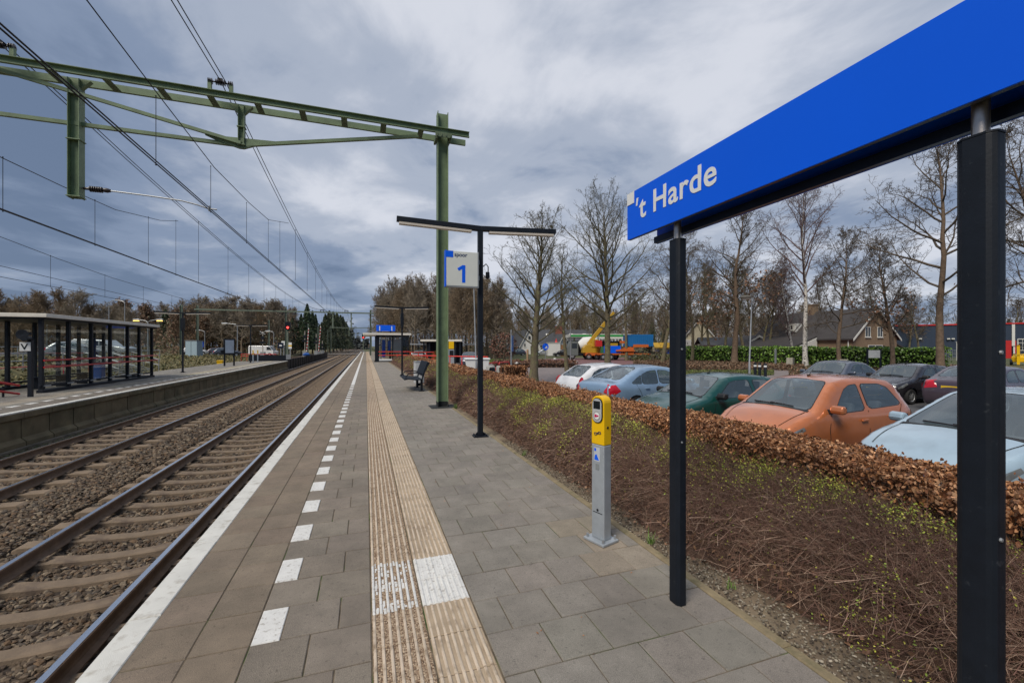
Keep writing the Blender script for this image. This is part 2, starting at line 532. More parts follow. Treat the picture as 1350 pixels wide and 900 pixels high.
PY0, PY1, PITCH, ROW0 = -2.0, 129.5, 0.325, 2.642
platform = bpy.data.objects.new('platform', None); COL.objects.link(platform)
tag(platform, kind='structure')
mb = MB(); mb.bx(-1.24, 2.12, PY0, PY1, -1.0, -0.03); mb.build('platform_body', M_conc, platform)
mb = MB(); mb.bx(-1.17, 2.12, PY0, PY1, -0.029, -0.0065); mb.build('joint_sand', M_joint, platform)
left, right, dash = [], [], []
n0, n1 = int((0.2 - ROW0) / PITCH) - 1, int((PY1 - ROW0) / PITCH)
for n in range(n0, n1):
    y0 = ROW0 + n * PITCH; y1 = y0 + PITCH
    left += [(-1.17, -0.885, y0, y1), (-0.885, -0.595, y0, y1)]
    if n % 2 == 0 or y0 > 18.7:
        dash.append((-0.595, -0.45, y0, y1))
        left += [(-0.45, -0.15, y0, y1), (-0.15, 0.03, y0, y1)] if n % 2 == 0 else [(-0.45, -0.295, y0, y1), (-0.295, 0.03, y0, y1)]
    else:
        left += [(-0.595, -0.295, y0, y1), (-0.295, 0.03, y0, y1)]
    xs = [0.64, 0.80, 1.11, 1.41, 1.71, 2.01, 2.12] if n % 2 else [0.64, 0.96, 1.26, 1.56, 1.86, 2.12]
    for a, b in zip(xs, xs[1:]):
        right.append((a, b, y0, y1))
cl = np.array([(0.225, 0.178, 0.131) if r[1] < -0.5 else (0.235, 0.200, 0.160) for r in left])
slabs('brown_slab_paving', left, M_slab, platform, cl, tintvar=0.045, gap=0.0032)
cr_ = np.array([(0.250, 0.226, 0.194)] * len(right))
for i, r in enumerate(right):      # newer buff slabs set round the card reader
    if 1.5 < r[0] < 1.9 and 2.6 < r[2] < 3.3: cr_[i] = (0.29, 0.245, 0.19)
slabs('grey_slab_paving', right, M_slab, platform, cr_, tintvar=0.045, gap=0.0032)
slabs('dashed_line', dash, M_whitepaint, platform, (1, 1, 1), zt=0.0012)
es = [(-1.335, -1.168, y, y + 1.035) for y in np.arange(1.05 - 2.07, PY1, 1.035)]
slabs('white_edge_line', es, M_edge, platform, (1, 1, 1), h=0.09, ch=0.006, gap=0.003, jit=0.002)
ks = [(2.12, 2.19, y, y + 1.0) for y in np.arange(-1.3, PY1, 1.0)]
slabs('kerb', ks, M_kerb, platform, (1, 1, 1), h=0.15, ch=0.008, zt=0.004)

# tactile strip: ribbed tiles, coarse worn ones on the left, finer ones on the right
M_tac = mat('tactile_tile', (0.42, 0.325, 0.225), 0.85, var=0.22, vscale=4, bump=0.5, bscale=150, color2=(0.22, 0.16, 0.105), c2scale=3)
M_rib = mat('tactile_rib', (0.56, 0.465, 0.36), 0.8, var=0.16, vscale=6, bump=0.3, bscale=160, color2=(0.27, 0.20, 0.135), c2scale=9)
M_worn = mat('worn_aggregate', (0.23, 0.16, 0.10), 0.9, var=0.1)
def _pebble_nodes(m, scale, lo, mid, hi):
    t = m.node_tree; b = t.nodes['Principled BSDF']
    tcn = t.nodes.new('ShaderNodeTexCoord')
    vo = t.nodes.new('ShaderNodeTexVoronoi'); vo.inputs['Scale'].default_value = scale
    t.links.new(tcn.outputs['Object'], vo.inputs['Vector'])
    rp = t.nodes.new('ShaderNodeValToRGB')
    rp.color_ramp.elements[0].color = (*lo, 1); rp.color_ramp.elements[1].color = (*hi, 1)
    rp.color_ramp.elements.new(0.5).color = (*mid, 1)
    sp = t.nodes.new('ShaderNodeSeparateColor'); t.links.new(vo.outputs['Color'], sp.inputs[0])
    t.links.new(sp.outputs[0], rp.inputs[0]); t.links.new(rp.outputs[0], b.inputs['Base Color'])
    bp = t.nodes.new('ShaderNodeBump'); bp.inputs['Strength'].default_value = 0.9; bp.inputs['Distance'].default_value = 0.01
    bp.invert = True
    t.links.new(vo.outputs['Distance'], bp.inputs['Height']); t.links.new(bp.outputs[0], b.inputs['Normal'])
_pebble_nodes(M_worn, 130, (0.14, 0.08, 0.045), (0.34, 0.235, 0.15), (0.56, 0.44, 0.31))
WY0, WY1 = 2.70, 3.31
def tac_rows():
    y = WY0
    ys = []
    while y > 0.2: y -= 0.305
    while y < PY1:
        ys.append(y); y += 0.305
    return ys
rows = tac_rows()
isw = lambda y: WY0 - 0.02 <= y < WY1 - 0.02
slabs('worn_tactile_tiles', [(0.032, 0.332, y, y + 0.305) for y in rows], M_worn, platform, (1, 1, 1), zt=-0.002)
slabs('tactile_tiles', [(0.335, 0.637, y, y + 0.305) for y in rows if not isw(y)], M_tac, platform, (1, 1, 1), zt=-0.001)
slabs('white_tactile_tiles', [(0.335, 0.637, y, y + 0.305) for y in rows if isw(y)], M_whitepaint, platform, (1, 1, 1), zt=-0.001)
ribs, wribs = [], []
for y in rows:
    for k in range(7):
        x = 0.038 + k * 0.0425
        (wribs if isw(y) else ribs).append((x, x + 0.017, y + 0.002, y + 0.303))
    for k in range(8):
        x = 0.343 + k * 0.0368
        (wribs if isw(y) else ribs).append((x, x + 0.017, y + 0.002, y + 0.303))
slabs('tactile_ribs', ribs, M_rib, platform, (1, 1, 1), h=0.010, ch=0.004, gap=0.0, zt=0.004)
slabs('white_tactile_ribs', wribs, M_whitepaint, platform, (1, 1, 1), h=0.010, ch=0.004, gap=0.0, zt=0.004)
# worn white paint left on the aggregate between the ribs of the marker
patches = []
for _ in range(70):
    k = RNG.integers(0, 6); x = 0.056 + k * 0.0425 + RNG.uniform(0, 0.006); y = RNG.choice([2.95, 3.05, 3.15, 3.25, 2.74]) + RNG.uniform(-0.05, 0.04)
    patches.append((x, x + RNG.uniform(0.006, 0.017), y, y + RNG.uniform(0.015, 0.06)))
slabs('worn_paint_patches', patches, M_whitepaint, platform, (1, 1, 1), h=0.002, ch=0.0008, gap=0.0, zt=0.0008, jit=0.0003)

# ------------------------------------------------------------------ tracks
M_rail = mat('rusty_rail', (0.155, 0.098, 0.062), 0.8, 0.0, var=0.25, vscale=9, bump=0.2, bscale=60)
M_railtop = mat('polished_rail_head', (0.75, 0.77, 0.80), 0.22, 0.95, var=0.05, vscale=20)
M_sleeper = mat('sleeper_concrete', (0.195, 0.145, 0.10), 0.9, var=0.22, vscale=3, bump=0.5, bscale=70, color2=(0.11, 0.08, 0.06), c2scale=4)
M_clip = mat('rusty_clip', (0.09, 0.055, 0.04), 0.8, 0.3, var=0.2)
RAIL_TOP = -0.745
def rail_mb(x, y0, y1):
    zt = RAIL_TOP - 0.004; zb = RAIL_TOP - 0.16
    p = [(-0.07, 0), (0.07, 0), (0.07, 0.011), (0.018, 0.026), (0.009, 0.05), (0.009, 0.112), (0.034, 0.124), (0.036, 0.15), (0.030, 0.156), (-0.030, 0.156), (-0.036, 0.15), (-0.034, 0.124), (-0.009, 0.112), (-0.009, 0.05), (-0.018, 0.026), (-0.07, 0.011)]
    m = MB(); m.prism([(x + a, zb + b) for a, b in p], 'y', y0, y1)
    return m
def sleeper_np(y):
    """one concrete sleeper with a dished middle, as a loft of 11 sections"""
    st = [(-1.26, -0.94, .10), (-1.2, -0.905, .115), (-0.95, -0.903, .12), (-0.55, -0.903, .115), (-0.34, -0.925, .095), (0, -0.938, .088), (0.34, -0.925, .095), (0.55, -0.903, .115), (0.95, -0.903, .12), (1.2, -0.905, .115), (1.26, -0.94, .10)]
    v = []
    for x, z, w in st:
        v += [(x, y - w, -1.03), (x, y - w * 0.93, z - 0.012), (x, y - w * 0.78, z), (x, y + w * 0.78, z), (x, y + w * 0.93, z - 0.012), (x, y + w, -1.03)]
    f = [(i * 6 + k, i * 6 + k + 1, (i + 1) * 6 + k + 1, (i + 1) * 6 + k) for i in range(len(st) - 1) for k in range(5)]
    return v, f
M_sleepers_y = {}
def track(label, xc, y0, sy0, pitch, nparts, nrest, yend=520):
    t = thing('railway_track', label, 'railway track', (xc, y0, 0))
    for sx in (-0.7525, 0.7525):
        r = rail_mb(sx, 0, yend - y0).build('rail', M_rail, t)
        h = MB(); h.bx(sx - 0.027, sx + 0.027, 0, yend - y0, RAIL_TOP - 0.0035, RAIL_TOP); h.build('rail_head', M_railtop, r)
    ys = [sy0 + k * pitch for k in range(nparts + nrest)]
    def build(name, yy, origin):
        m = MB()
        for y in yy:
            m.add(*sleeper_np(y - origin))
        return m
    proto = build('sleeper', [0.0], 0.0)
    c = MB()
    for sx in (-0.7525, 0.7525):
        for s2 in (-1, 1):
            c.box((sx + s2 * 0.105, 0, -0.893), (0.07, 0.12, 0.03)); c.box((sx + s2 * 0.135, 0, -0.885), (0.03, 0.05, 0.05))
    proto.add(c.v, c.f)
    so_ = proto.build('sleeper', M_sleeper, t, loc=(0, ys[0] - y0, 0))
    for y in ys[1:nparts]:
        o = so_.copy(); COL.objects.link(o); o.parent = t; o.location = (0, y - y0, 0)
    if nrest:
        o = build('distant_sleepers', ys[nparts:], y0).build('distant_sleepers', M_sleeper, t)
        o['kind'] = 'stuff'
    M_sleepers_y[xc] = ys
    return t
track('rusty railway track running directly beside the near platform with its white edge', -2.93, -3, 2.27, 0.61, 95, 110)
track('second railway track, running below the concrete wall of the far platform', -6.45, -3, 5.4, 0.61, 95, 110)
track('siding track behind the glass shelter of the far platform, below the grass bank', -14.4, 4, 18, 0.65, 40, 120)

# ballast stones, real near the camera
ico = bmesh.new(); bmesh.ops.create_icosphere(ico, subdivisions=1, radius=1.0)
ico_v = np.array([v.co[:] for v in ico.verts], np.float32); ico_f = np.array([[v.index for v in f.verts] for f in ico.faces], np.int32); ico.free()
def stones(name, n, xr, yr, size, zbase, keep, cols):
    x = RNG.uniform(*xr, n); y = RNG.uniform(*yr, n)
    k = keep(x, y); x, y = x[k], y[k]; n = len(x)
    s = size * RNG.uniform(0.6, 1.5, n)
    sc = np.stack([s * RNG.uniform(0.8, 1.35, n), s * RNG.uniform(0.7, 1.1, n), s * RNG.uniform(0.5, 0.85, n)], 1)
    a = RNG.uniform(0, 2 * pi, n); tl = RNG.normal(0, 0.35, n)
    v = ico_v[None] * (1 + RNG.uniform(-0.36, 0.36, (n, 12, 1))) * sc[:, None]
    ct, st = np.cos(tl)[:, None], np.sin(tl)[:, None]
    v = np.stack([v[..., 0] * ct - v[..., 2] * st, v[..., 1], v[..., 0] * st + v[..., 2] * ct], -1)
    ca, sa = np.cos(a)[:, None], np.sin(a)[:, None]
    v = np.stack([v[..., 0] * ca - v[..., 1] * sa, v[..., 0] * sa + v[..., 1] * ca, v[..., 2]], -1)
    z = zbase(x, y) + RNG.uniform(-0.012, 0.016, n)
    v += np.stack([x, y, z], 1)[:, None]
    f = (ico_f[None] + 12 * np.arange(n)[:, None, None]).reshape(-1, 3)
    pal = np.array(cols, np.float32)
    c = pal[RNG.integers(0, len(pal), n)] * RNG.uniform(0.7, 1.3, (n, 1))
    return np_mesh(name, v.reshape(-1, 3), f, attr_mat('ballast_stone', rough=0.9, var=0.25, vscale=40, bump=0.2, bscale=120), color=np.repeat(c, 12, 0))
def inview(x, y):
    d = x * _s + y * _c; r = x * _c - y * _s
    return (d > 1.0) & (r / d > -1.35) & (r / d < 1.35)
def clear(x, y):
    ok = inview(x, y)
    for xc, ys in M_sleepers_y.items():
        if xc < -10: continue
        ph = np.abs(((y - ys[0] + 0.305) % 0.61) - 0.305)
        ok &= ~((np.abs(x - xc) < 1.27) & (ph < 0.10))
        ok &= ~((np.abs(np.abs(x - xc) - 0.7525) < 0.085))
    return ok
def bedz(x, y):
    z = np.full_like(x, -0.945)
    for xc in (-2.93, -6.45):
        q = np.abs(x - xc)
        z = np.where(q < 1.3, -0.978 - 0.010 * np.cos(q / 0.7 * pi), z)
    z = np.where(np.abs(x + 4.7) < 0.45, -0.925, z)
    return z
BAL = [(0.118, 0.085, 0.056), (0.092, 0.064, 0.041), (0.155, 0.115, 0.078), (0.085, 0.068, 0.053), (0.135, 0.086, 0.05), (0.06, 0.041, 0.028), (0.21, 0.165, 0.115)]
st1 = stones('ballast_stones', 52000, (-8.0, -1.36), (1.2, 11), 0.024, bedz, clear, BAL); tag(st1, kind='stuff')
st2 = stones('ballast_stones', 46000, (-8.0, -1.36), (11, 30), 0.032, bedz, clear, BAL); tag(st2, kind='stuff')
# moss and weeds between the second track and the far platform wall
def greenkeep(x, y):
    return clear(x, y) & (x < -7.55)
st3 = stones('mossy_stones', 9000, (-8.0, -7.5), (9, 40), 0.022, lambda x, y: bedz(x, y) + 0.014, greenkeep, [(0.10, 0.11, 0.045), (0.13, 0.12, 0.06), (0.15, 0.13, 0.09)]); tag(st3, kind='stuff')

# ------------------------------------------------------------------ island platform
island = bpy.data.objects.new('far_platform', None); COL.objects.link(island); tag(island, kind='structure')
IX0, IX1, IY0, IY1 = -12.7, -8.1, -2.0, 52.0
mb = MB(); mb.bx(IX0, IX1 - 0.06, IY0, IY1, -1.0, -0.03); mb.build('far_platform_body', M_conc, island)
mb = MB(); mb.bx(IX0, IX1 - 0.06, IY0, IY1, -0.029, -0.006); mb.build('joint_sand', M_joint, island)
rows_ = []; idash = []
M_wall = mat('platform_wall', (0.15, 0.118, 0.066), 0.9, var=0.3, vscale=2.0, bump=0.6, bscale=40, color2=(0.095, 0.085, 0.045), c2scale=1.3, c2lo=0.45, c2hi=0.65)
for n in range(int(8 / 0.325), int(IY1 / 0.325)):
    y0 = n * 0.325
    xs = [-8.26, -8.55, -8.85, -9.0, -9.3, -9.6, -9.9, -10.2, -10.5, -10.8, -11.1, -11.4, -11.8, -12.2, -12.7]
    for a, b in zip(xs, xs[1:]):
        if (a, b) == (-8.85, -9.0) and n % 2 == 0: idash.append((b, a, y0, y0 + 0.325))
        else: rows_.append((b, a, y0, y0 + 0.325))
ic = np.array([(0.19, 0.165, 0.135) if r[1] > -9.0 else (0.30, 0.26, 0.205) if -9.65 < r[1] < -9.25 else (0.215, 0.20, 0.175) for r in rows_])
slabs('slab_paving', rows_, M_slab, island, ic)
slabs('dashed_line', idash, M_whitepaint, island, (1, 1, 1), zt=0.0012)
slabs('white_edge_line', [(-8.26, -8.08, y, y + 1.0) for y in np.arange(4, IY1, 1.0)], M_edge, island, (1, 1, 1), h=0.03, ch=0.006)
# wall: cap, panels with flared foot, low kerb
wallv = MB()
for k, y in enumerate(np.arange(5, IY1, 1.0)):
    wallv.prism([(-8.15, -0.032), (-8.06, -0.032), (-8.06, -0.17), (-8.09, -0.19), (-8.15, -0.19)], 'y', y + 0.006, y + 0.994)
wallv.build('wall_cap', M_wall, island, bevel=0.006)
wallp = MB()
for k, y in enumerate(np.arange(5, IY1, 1.0)):
    d = RNG.uniform(0, 0.012)
    wallp.prism([(-8.2, -0.192), (-8.12 + d, -0.192), (-8.12 + d, -0.66), (-8.02 + d, -0.76), (-8.02 + d, -0.99), (-8.2, -0.99)], 'y', y + 0.012, y + 0.988)
wallp.build('wall_panels', M_wall, island, bevel=0.008)
wk = MB(); wk.bx(-8.015, -7.92, 5, IY1, -1.0, -0.86); wk.build('wall_foot', M_conc, island, bevel=0.01)
# pale chevron tiles on the far platform
M_pale = mat('pale_tile', (0.42, 0.38, 0.25), 0.85, var=0.15)
ch = [(-9.62 + dx, -9.5 + dx, y, y + 0.55) for y in (21.3, 24.6, 27.9) for dx in (0,)] + [(-9.62, -9.25, y, y + 0.13) for y in (21.17, 24.47, 27.77)]
slabs('pale_marker_tiles', ch, M_pale, island, (1, 1, 1), zt=0.003)
slabs('pale_guide_line', [(-9.5, -9.25, y, y + 0.325) for y in np.arange(28, 50, 0.325)], M_pale, island, (1, 1, 1), zt=0.003)

# =================================================================== OVERHEAD LINE
M_green = mat('green_steel_paint', (0.175, 0.245, 0.14), 0.6, 0.0, var=0.15, vscale=4, bump=0.15, bscale=50, color2=(0.12, 0.165, 0.095), c2scale=2.5)
M_greendark = mat('green_steel_plate', (0.11, 0.15, 0.09), 0.65, 0.0, var=0.2, vscale=4)
M_bitumen = mat('bitumen_foot', (0.018, 0.02, 0.022), 0.8, var=0.3)
M_insul = mat('brown_insulator', (0.035, 0.028, 0.03), 0.35, var=0.15)
M_wire = mat('copper_wire', (0.022, 0.022, 0.025), 0.6, 0.3, var=0.1)
M_galv = mat('galvanised_steel', (0.36, 0.38, 0.40), 0.5, 0.6, var=0.15, vscale=7, rvar=0.1)
M_black = mat('dark_steel_paint', (0.0075, 0.011, 0.018), 0.5, 0.0, spec=0.3, var=0.2, vscale=12, bump=0.06, bscale=90, color2=(0.035, 0.04, 0.048), c2scale=26, c2lo=0.64, c2hi=0.74)

def ibeam(mb, x, y, z0, z1, w, dpt, tf=0.016, tw=0.012):
    """H section post: flanges at +-w/2 in X, web facing Y"""
    mb.bx(x - w / 2, x - w / 2 + tf, y - dpt / 2, y + dpt / 2, z0, z1)
    mb.bx(x + w / 2 - tf, x + w / 2, y - dpt / 2, y + dpt / 2, z0, z1)
    mb.bx(x - w / 2 + tf, x + w / 2 - tf, y - tw / 2, y + tw / 2, z0, z1)

GX, GY = 1.93, 11.4
gan = thing('overhead_line_gantry', 'green steel gantry spanning the tracks on an H post beside the platform hedge', 'gantry', (GX, GY, 0))
def L(x): return x - GX
mb = MB(); ibeam(mb, 0, 0, 0.14, 7.82, 0.28, 0.27); mb.build('post', M_green, gan, bevel=0.004)
mb = MB(); ibeam(mb, 0, 0, -0.1, 0.14, 0.284, 0.274, 0.02, 0.02); mb.bx(-0.33, 0.33, -0.33, 0.33, -0.05, 0.012); mb.build('post_foot', M_bitumen, gan, bevel=0.004)
BX0, BX1 = -13.2, 2.62
def channel(mb, yweb, sgn, zb, zt, x0, x1):
    mb.bx(x0, x1, yweb, yweb + sgn * 0.009, zb, zt)
    mb.bx(x0, x1, yweb + sgn * 0.009, yweb + sgn * 0.065, zt - 0.013, zt)
    mb.bx(x0, x1, yweb + sgn * 0.009, yweb + sgn * 0.065, zb, zb + 0.013)
for yw, sg in ((-0.17, -1), (0.25, 1)):
    mb = MB(); channel(mb, yw, sg, 7.198, 7.345, L(BX0), L(BX1)); mb.build('beam', M_green, gan)
mb = MB(); mb.bx(-0.07, 0.07, -0.168, 0.248, 7.2, 7.212); bpl = mb.build('batten_plate', M_greendark, gan, loc=(L(-12.6), 0, 0))
for x in np.arange(-12.6 + 0.93, 1.6, 0.93):
    o = bpl.copy(); COL.objects.link(o); o.parent = gan; o.location = (L(x), 0, 0)
mb = MB()      # connection brackets at the post
mb.bx(-0.22, 0.22, -0.255, -0.238, 7.08, 7.2); mb.bx(-0.2, -0.145, -0.2, 0.2, 7.05, 7.178); mb.bx(0.145, 0.2, -0.2, 0.2, 7.05, 7.178)
for x in (-0.17, -0.06, 0.06, 0.17): mb.bx(x - 0.012, x + 0.012, -0.27, -0.256, 7.1, 7.17)
mb.build('post_bracket', M_greendark, gan, bevel=0.003)
def drop_post(x, zb, w, d, name='drop_post'):
    m = MB(); ibeam(m, L(x), 0, zb, 7.178, w, d, 0.014, 0.012)
    for z in (zb + 0.02, (zb + 7.1) / 2): m.bx(L(x) - w / 2 - 0.02, L(x) + w / 2 + 0.02, -d / 2 - 0.01, d / 2 + 0.01, z, z + 0.02)
    for s in (-1, 1): m.prism([(L(x) + s * w / 2, 7.178), (L(x) + s * (w / 2 + 0.17), 7.178), (L(x) + s * w / 2, 6.98)], 'y', -0.05, 0.05)
    o = m.build(name, M_green, gan, bevel=0.003)
    b = MB()
    for z in np.arange(zb + 0.5, 7.0, 0.55):
        for s in (-0.05, 0.05):
            b.lathe([(0.0, -d / 2 - 0.022), (0.012, -d / 2 - 0.02), (0.014, -d / 2)], (L(x) + s, 0, z), 6, 'y')
    return o
dp1 = drop_post(-5.74, 4.70, 0.20, 0.2)
dp2 = drop_post(-2.73, 6.24, 0.13, 0.14)
drop_post(-11.0, 6.24, 0.13, 0.14)
mb = MB()
mb.beam((L(-2.73), 0, 6.27), (L(1.3), 0, 7.12), 0.075, 0.075); mb.build('tie_rod', M_green, gan)
mb = MB(); mb.beam((L(-11.0), 0.02, 6.27), (L(-2.73), 0.02, 6.27), 0.07, 0.075); mb.build('tie_rod', M_green, gan)
mb = MB(); mb.beam((L(-2.73), -0.06, 6.30), (L(-6.98), -0.06, 7.13), 0.06, 0.07); mb.build('tie_rod', M_green, gan)
mb = MB(); mb.prism([(L(-3.45), 6.4), (L(-2.0), 6.46), (L(-2.3), 6.36), (L(-2.68), 6.19), (L(-2.78), 6.19), (L(-3.2), 6.3)], 'y', -0.03, 0.03); mb.build('gusset_plate', M_green, gan)
# insulator sets on top of the beam
def top_insulator(x):
    m = MB()
    for s in (-0.21, 0.21):
        m.bx(L(x) + s - 0.035, L(x) + s + 0.035, -0.04, 0.04, 7.335, 7.62)
    o = m.build('insulator_stand', M_green, gan)
    m = MB()
    m.tube([(L(x) - 0.2, 0, 7.64), (L(x) + 0.2, 0, 7.64)], 0.018, 8)
    for c in (-0.2, -0.05, 0.05, 0.2):
        for q in (-0.035, 0, 0.035):
            m.lathe([(0.02, q - 0.012), (0.065, q - 0.004), (0.065, q + 0.004), (0.02, q + 0.012)], (L(x) + c, 0, 7.64), 12, 'x')
    m.bx(L(x) - 0.05, L(x) + 0.05, -0.05, 0.05, 7.66, 7.72)
    m.build('insulator', M_insul, o, smooth=True)
top_insulator(-3.15); top_insulator(-6.95)
# registration arm from the long drop post to the contact wire
m = MB()
m.tube([(L(-5.62), 0, 4.93), (L(-5.52), 0, 4.93)], 0.03, 8)
for k in range(6):
    x = L(-5.50) + k * 0.038
    m.lathe([(0.035, -0.016), (0.062, -0.006), (0.062, 0.006), (0.035, 0.016)], (x, 0, 4.93), 14, 'x')
m.lathe([(0.0, -0.06), (0.045, -0.05), (0.05, 0.0), (0.03, 0.06), (0.0, 0.07)], (L(-5.22), 0, 4.93), 12, 'x')
m.build('arm_insulator', M_insul, dp1, smooth=True)
m = MB(); m.tube([(L(-5.2), 0, 4.93), (L(-4.5), 0, 4.90), (L(-3.9), 0, 4.86), (L(-3.6), 0, 4.80), (L(-3.4), 0, 4.74), (L(-3.22), 0, 4.73)], 0.016, 8); m.tube([(L(-3.37), 0, 4.68), (L(-3.37), 0, 4.80)], 0.02, 6)
m.build('registration_arm', M_galv, dp1)

# wires --------------------------------------------------------------
def wire(label, name, paths, r, group, droppers=()):
    t = MB()
    for p in paths: t.tube(p, r, 6, caps=False)
    o = t.build(name, M_wire)
    tag(o, label, 'overhead wire', group)
    if droppers:
        far = MB()
        for q, (x, y, za, zb) in enumerate(droppers):
            d = MB() if q < 16 else far
            d.tube([(x, y, za + 0.03), (x, y, za), (x, y, zb), (x, y, zb - 0.03)], [r * 1.6, r * 0.62, r * 0.62, r * 1.6], 5, caps=False)
            if q < 16: d.build('dropper', M_wire, o)
        if far.v: far.build('distant_droppers', M_wire, o)['kind'] = 'stuff'
    return o
def span(x, y0, y1, z0, z1, sag, n=14):
    return [(x, y0 + (y1 - y0) * k / n, z0 + (z1 - z0) * k / n - 4 * sag * (k / n) * (1 - k / n)) for k in range(n + 1)]
def interp(path, y):
    for a, b in zip(path, path[1:]):
        if a[1] <= y <= b[1]:
            k = (y - a[1]) / (b[1] - a[1]); return a[2] + (b[2] - a[2]) * k
    return path[-1][2]
PORT = [11.4, 78.0, 142.0, 206.0, 270.0, 350.0]
def overhead(xm, ym0, zc, xc, zc_far, labelm, labelc, stitch):
    spans = [span(xm, -46, 11.4, 7.68, 7.68, 0.9)]
    for a, b in zip(PORT, PORT[1:]): spans.append(span(xm, a, b, 7.68, 7.68, 1.28))
    full = [p for sp_ in spans for p in sp_]
    m2 = [(x + 0.10, y, z) for x, y, z in full]
    cont = [(xc, -46, zc), (xc, 11.4, zc), (xc, 78, zc_far), (xc, 350, zc_far)]
    c2 = [(x + 0.05, y, z) for x, y, z in cont]
    dr = []
    ys = np.arange(22, 300, 4.2)
    for y in ys: dr.append((xm + 0.05 + (xc - xm) * 0.0, y, interp(full, y), interp(cont, y)))
    wire(labelm, 'messenger_wire', [full, m2], 0.011, 'overhead wires of the main line', dr)
    wire(labelc, 'contact_wire', [cont, c2], 0.0105, 'overhead wires of the main line')
    sdr = [(xc, y, interp(stitch, y), interp(cont, y)) for y in (4.6, 8.8, 11.5, 14.6, 17.6, 19.8)]
    wire(labelm.replace('double messenger', 'slack lower'), 'stitch_wire', [stitch], 0.009, 'overhead wires of the main line', [q for q in sdr if stitch[0][1] < q[1] < stitch[-1][1]])
overhead(-3.15, 0, 4.71, -3.37, 4.75, 'double messenger wire of the near track, carried over the green gantry', 'double contact wire of the near track, held by the insulated arm', [(-3.3, 1.0, 6.3), (-3.3, 4, 6.08), (-3.3, 8.8, 5.83), (-3.3, 11.5, 5.72), (-3.28, 14.5, 5.86), (-3.25, 17, 6.06), (-3.2, 20.8, 6.98)])
overhead(-6.95, 0, 4.36, -6.95, 4.48, 'double messenger wire of the second track, left of the long drop post', 'double contact wire of the second track, above the track by the far platform', [(-6.95, 2.0, 5.6), (-6.95, 8, 5.42), (-6.95, 11.4, 5.41), (-6.95, 13.3, 5.48), (-6.95, 15.6, 5.61), (-6.95, 18.5, 6.1), (-6.95, 20.0, 6.5)])
m3 = [(-14.3, 8, 7.2), (-14.3, 16, 6.6), (-14.3, 23.5, 6.13), (-14.3, 27.1, 5.89), (-14.3, 31.8, 5.67), (-14.3, 44.4, 5.47), (-14.3, 60, 6.0), (-14.3, 78, 7.5)]
c3 = [(-14.3, 8, 4.5), (-14.3, 78, 4.4)]
wire('messenger wire with droppers above the siding behind the glass shelter', 'messenger_wire', [m3], 0.012, 'overhead wires of the siding', [(-14.3, y, interp(m3, y), interp(c3, y)) for y in np.arange(22, 76, 4.5)])
wire('contact wire above the siding behind the glass shelter', 'contact_wire', [c3], 0.012, 'overhead wires of the siding')
wire('lone feeder wire crossing the sky above the grass bank', 'feeder_wire', [[(-17, 8, 5.9), (-17, 28, 5.55), (-17, 50, 5.3), (-17, 78, 5.6)]], 0.014, 'overhead wires of the siding')
tag(bpy.data.objects['stitch_wire'], 'slack lower catenary wire of the near track, nearest the station sign')
for o in COL.objects:
    if o.name.startswith('stitch_wire') and o.location: pass

# distant portals
M_palegreen = mat('weathered_green_steel', (0.16, 0.20, 0.155), 0.7, var=0.15)
def portal(label, y, posts, x0, x1, ztop=7.37, drops=()):
    t = thing('overhead_line_portal', label, 'gantry', (0, y, 0), group='distant overhead line portals')
    for x, z0 in posts:
        m = MB(); ibeam(m, x, 0, z0, ztop + 0.5, 0.28, 0.26); m.build('post', M_palegreen, t)
    m = MB(); m.bx(x0, x1, -0.2, -0.15, ztop - 0.2, ztop); m.bx(x0, x1, 0.15, 0.2, ztop - 0.2, ztop); m.build('beam', M_palegreen, t)
    for x, zb in drops:
        m = MB(); m.bx(x - 0.1, x + 0.1, -0.1, 0.1, zb, ztop - 0.2); m.build('drop_post', M_palegreen, t)
    for x in (-3.15, -6.95):
        m = MB()
        for s in (-0.25, 0.25): m.bx(x + s - 0.05, x + s + 0.05, -0.05, 0.05, ztop, ztop + 0.239)
        m.bx(x - 0.3, x + 0.3, -0.06, 0.06, ztop + 0.24, ztop + 0.34); m.build('insulator', M_insul, t)
    return t
portal('long pale green portal beyond the glass shelters, its beam crossing all tracks', 78, [(0.75, -0.02), (-12.4, -0.05), (-24.6, -0.4)], -25, 1.4, drops=[(-5.3, 4.6), (-2.4, 4.7)])
portal('portal standing just beyond the level crossing, smaller than the one before it', 142, [(1.6, -1), (-10.2, -1)], -10.6, 2.2, drops=[(-5.0, 4.6)])
portal('third portal down the line, hardly larger than the signal lamp', 206, [(2.4, -1), (-10.2, -1)], -10.6, 3, drops=[(-5.0, 4.6)])
portal('fourth portal down the line, seen inside the frame of the others', 270, [(3.0, -1), (-10.2, -1)], -10.6, 3.4)
# mast beside the first platform lamp and other single masts
def mast(label, x, y, z0, z1, arms=()):
    t = thing('overhead_line_mast', label, 'mast', (x, y, z0), group='single masts left of the tracks')
    m = MB(); ibeam(m, 0, 0, 0, z1 - z0, 0.3, 0.26); m.build('post', M_palegreen, t)
    for z, ln in arms:
        m = MB(); m.beam((0, 0, z - z0), (ln, 0, z - z0 + 0.1), 0.06, 0.06); m.build('bracket', M_palegreen, t)
    return t
x_, y_ = ray(239, 60); mast('pale green mast standing behind the first far platform lamp', x_, y_, -0.2, 7.4)
x_, y_ = ray(354.5, 92); mast('pale mast left of the red signal on the far side', x_, y_, -0.6, 7.2)
x_, y_ = ray(406, 100); mast('mast with a bracket right of the far signal, before the dark conifer', x_, y_, -0.7, 6.8, [(5.0, 1.2)])
x_, y_ = ray(419, 112); mast('mast between the dark conifers beyond the ramp', x_, y_, -0.7, 6.6, [(5.4, 1.2)])
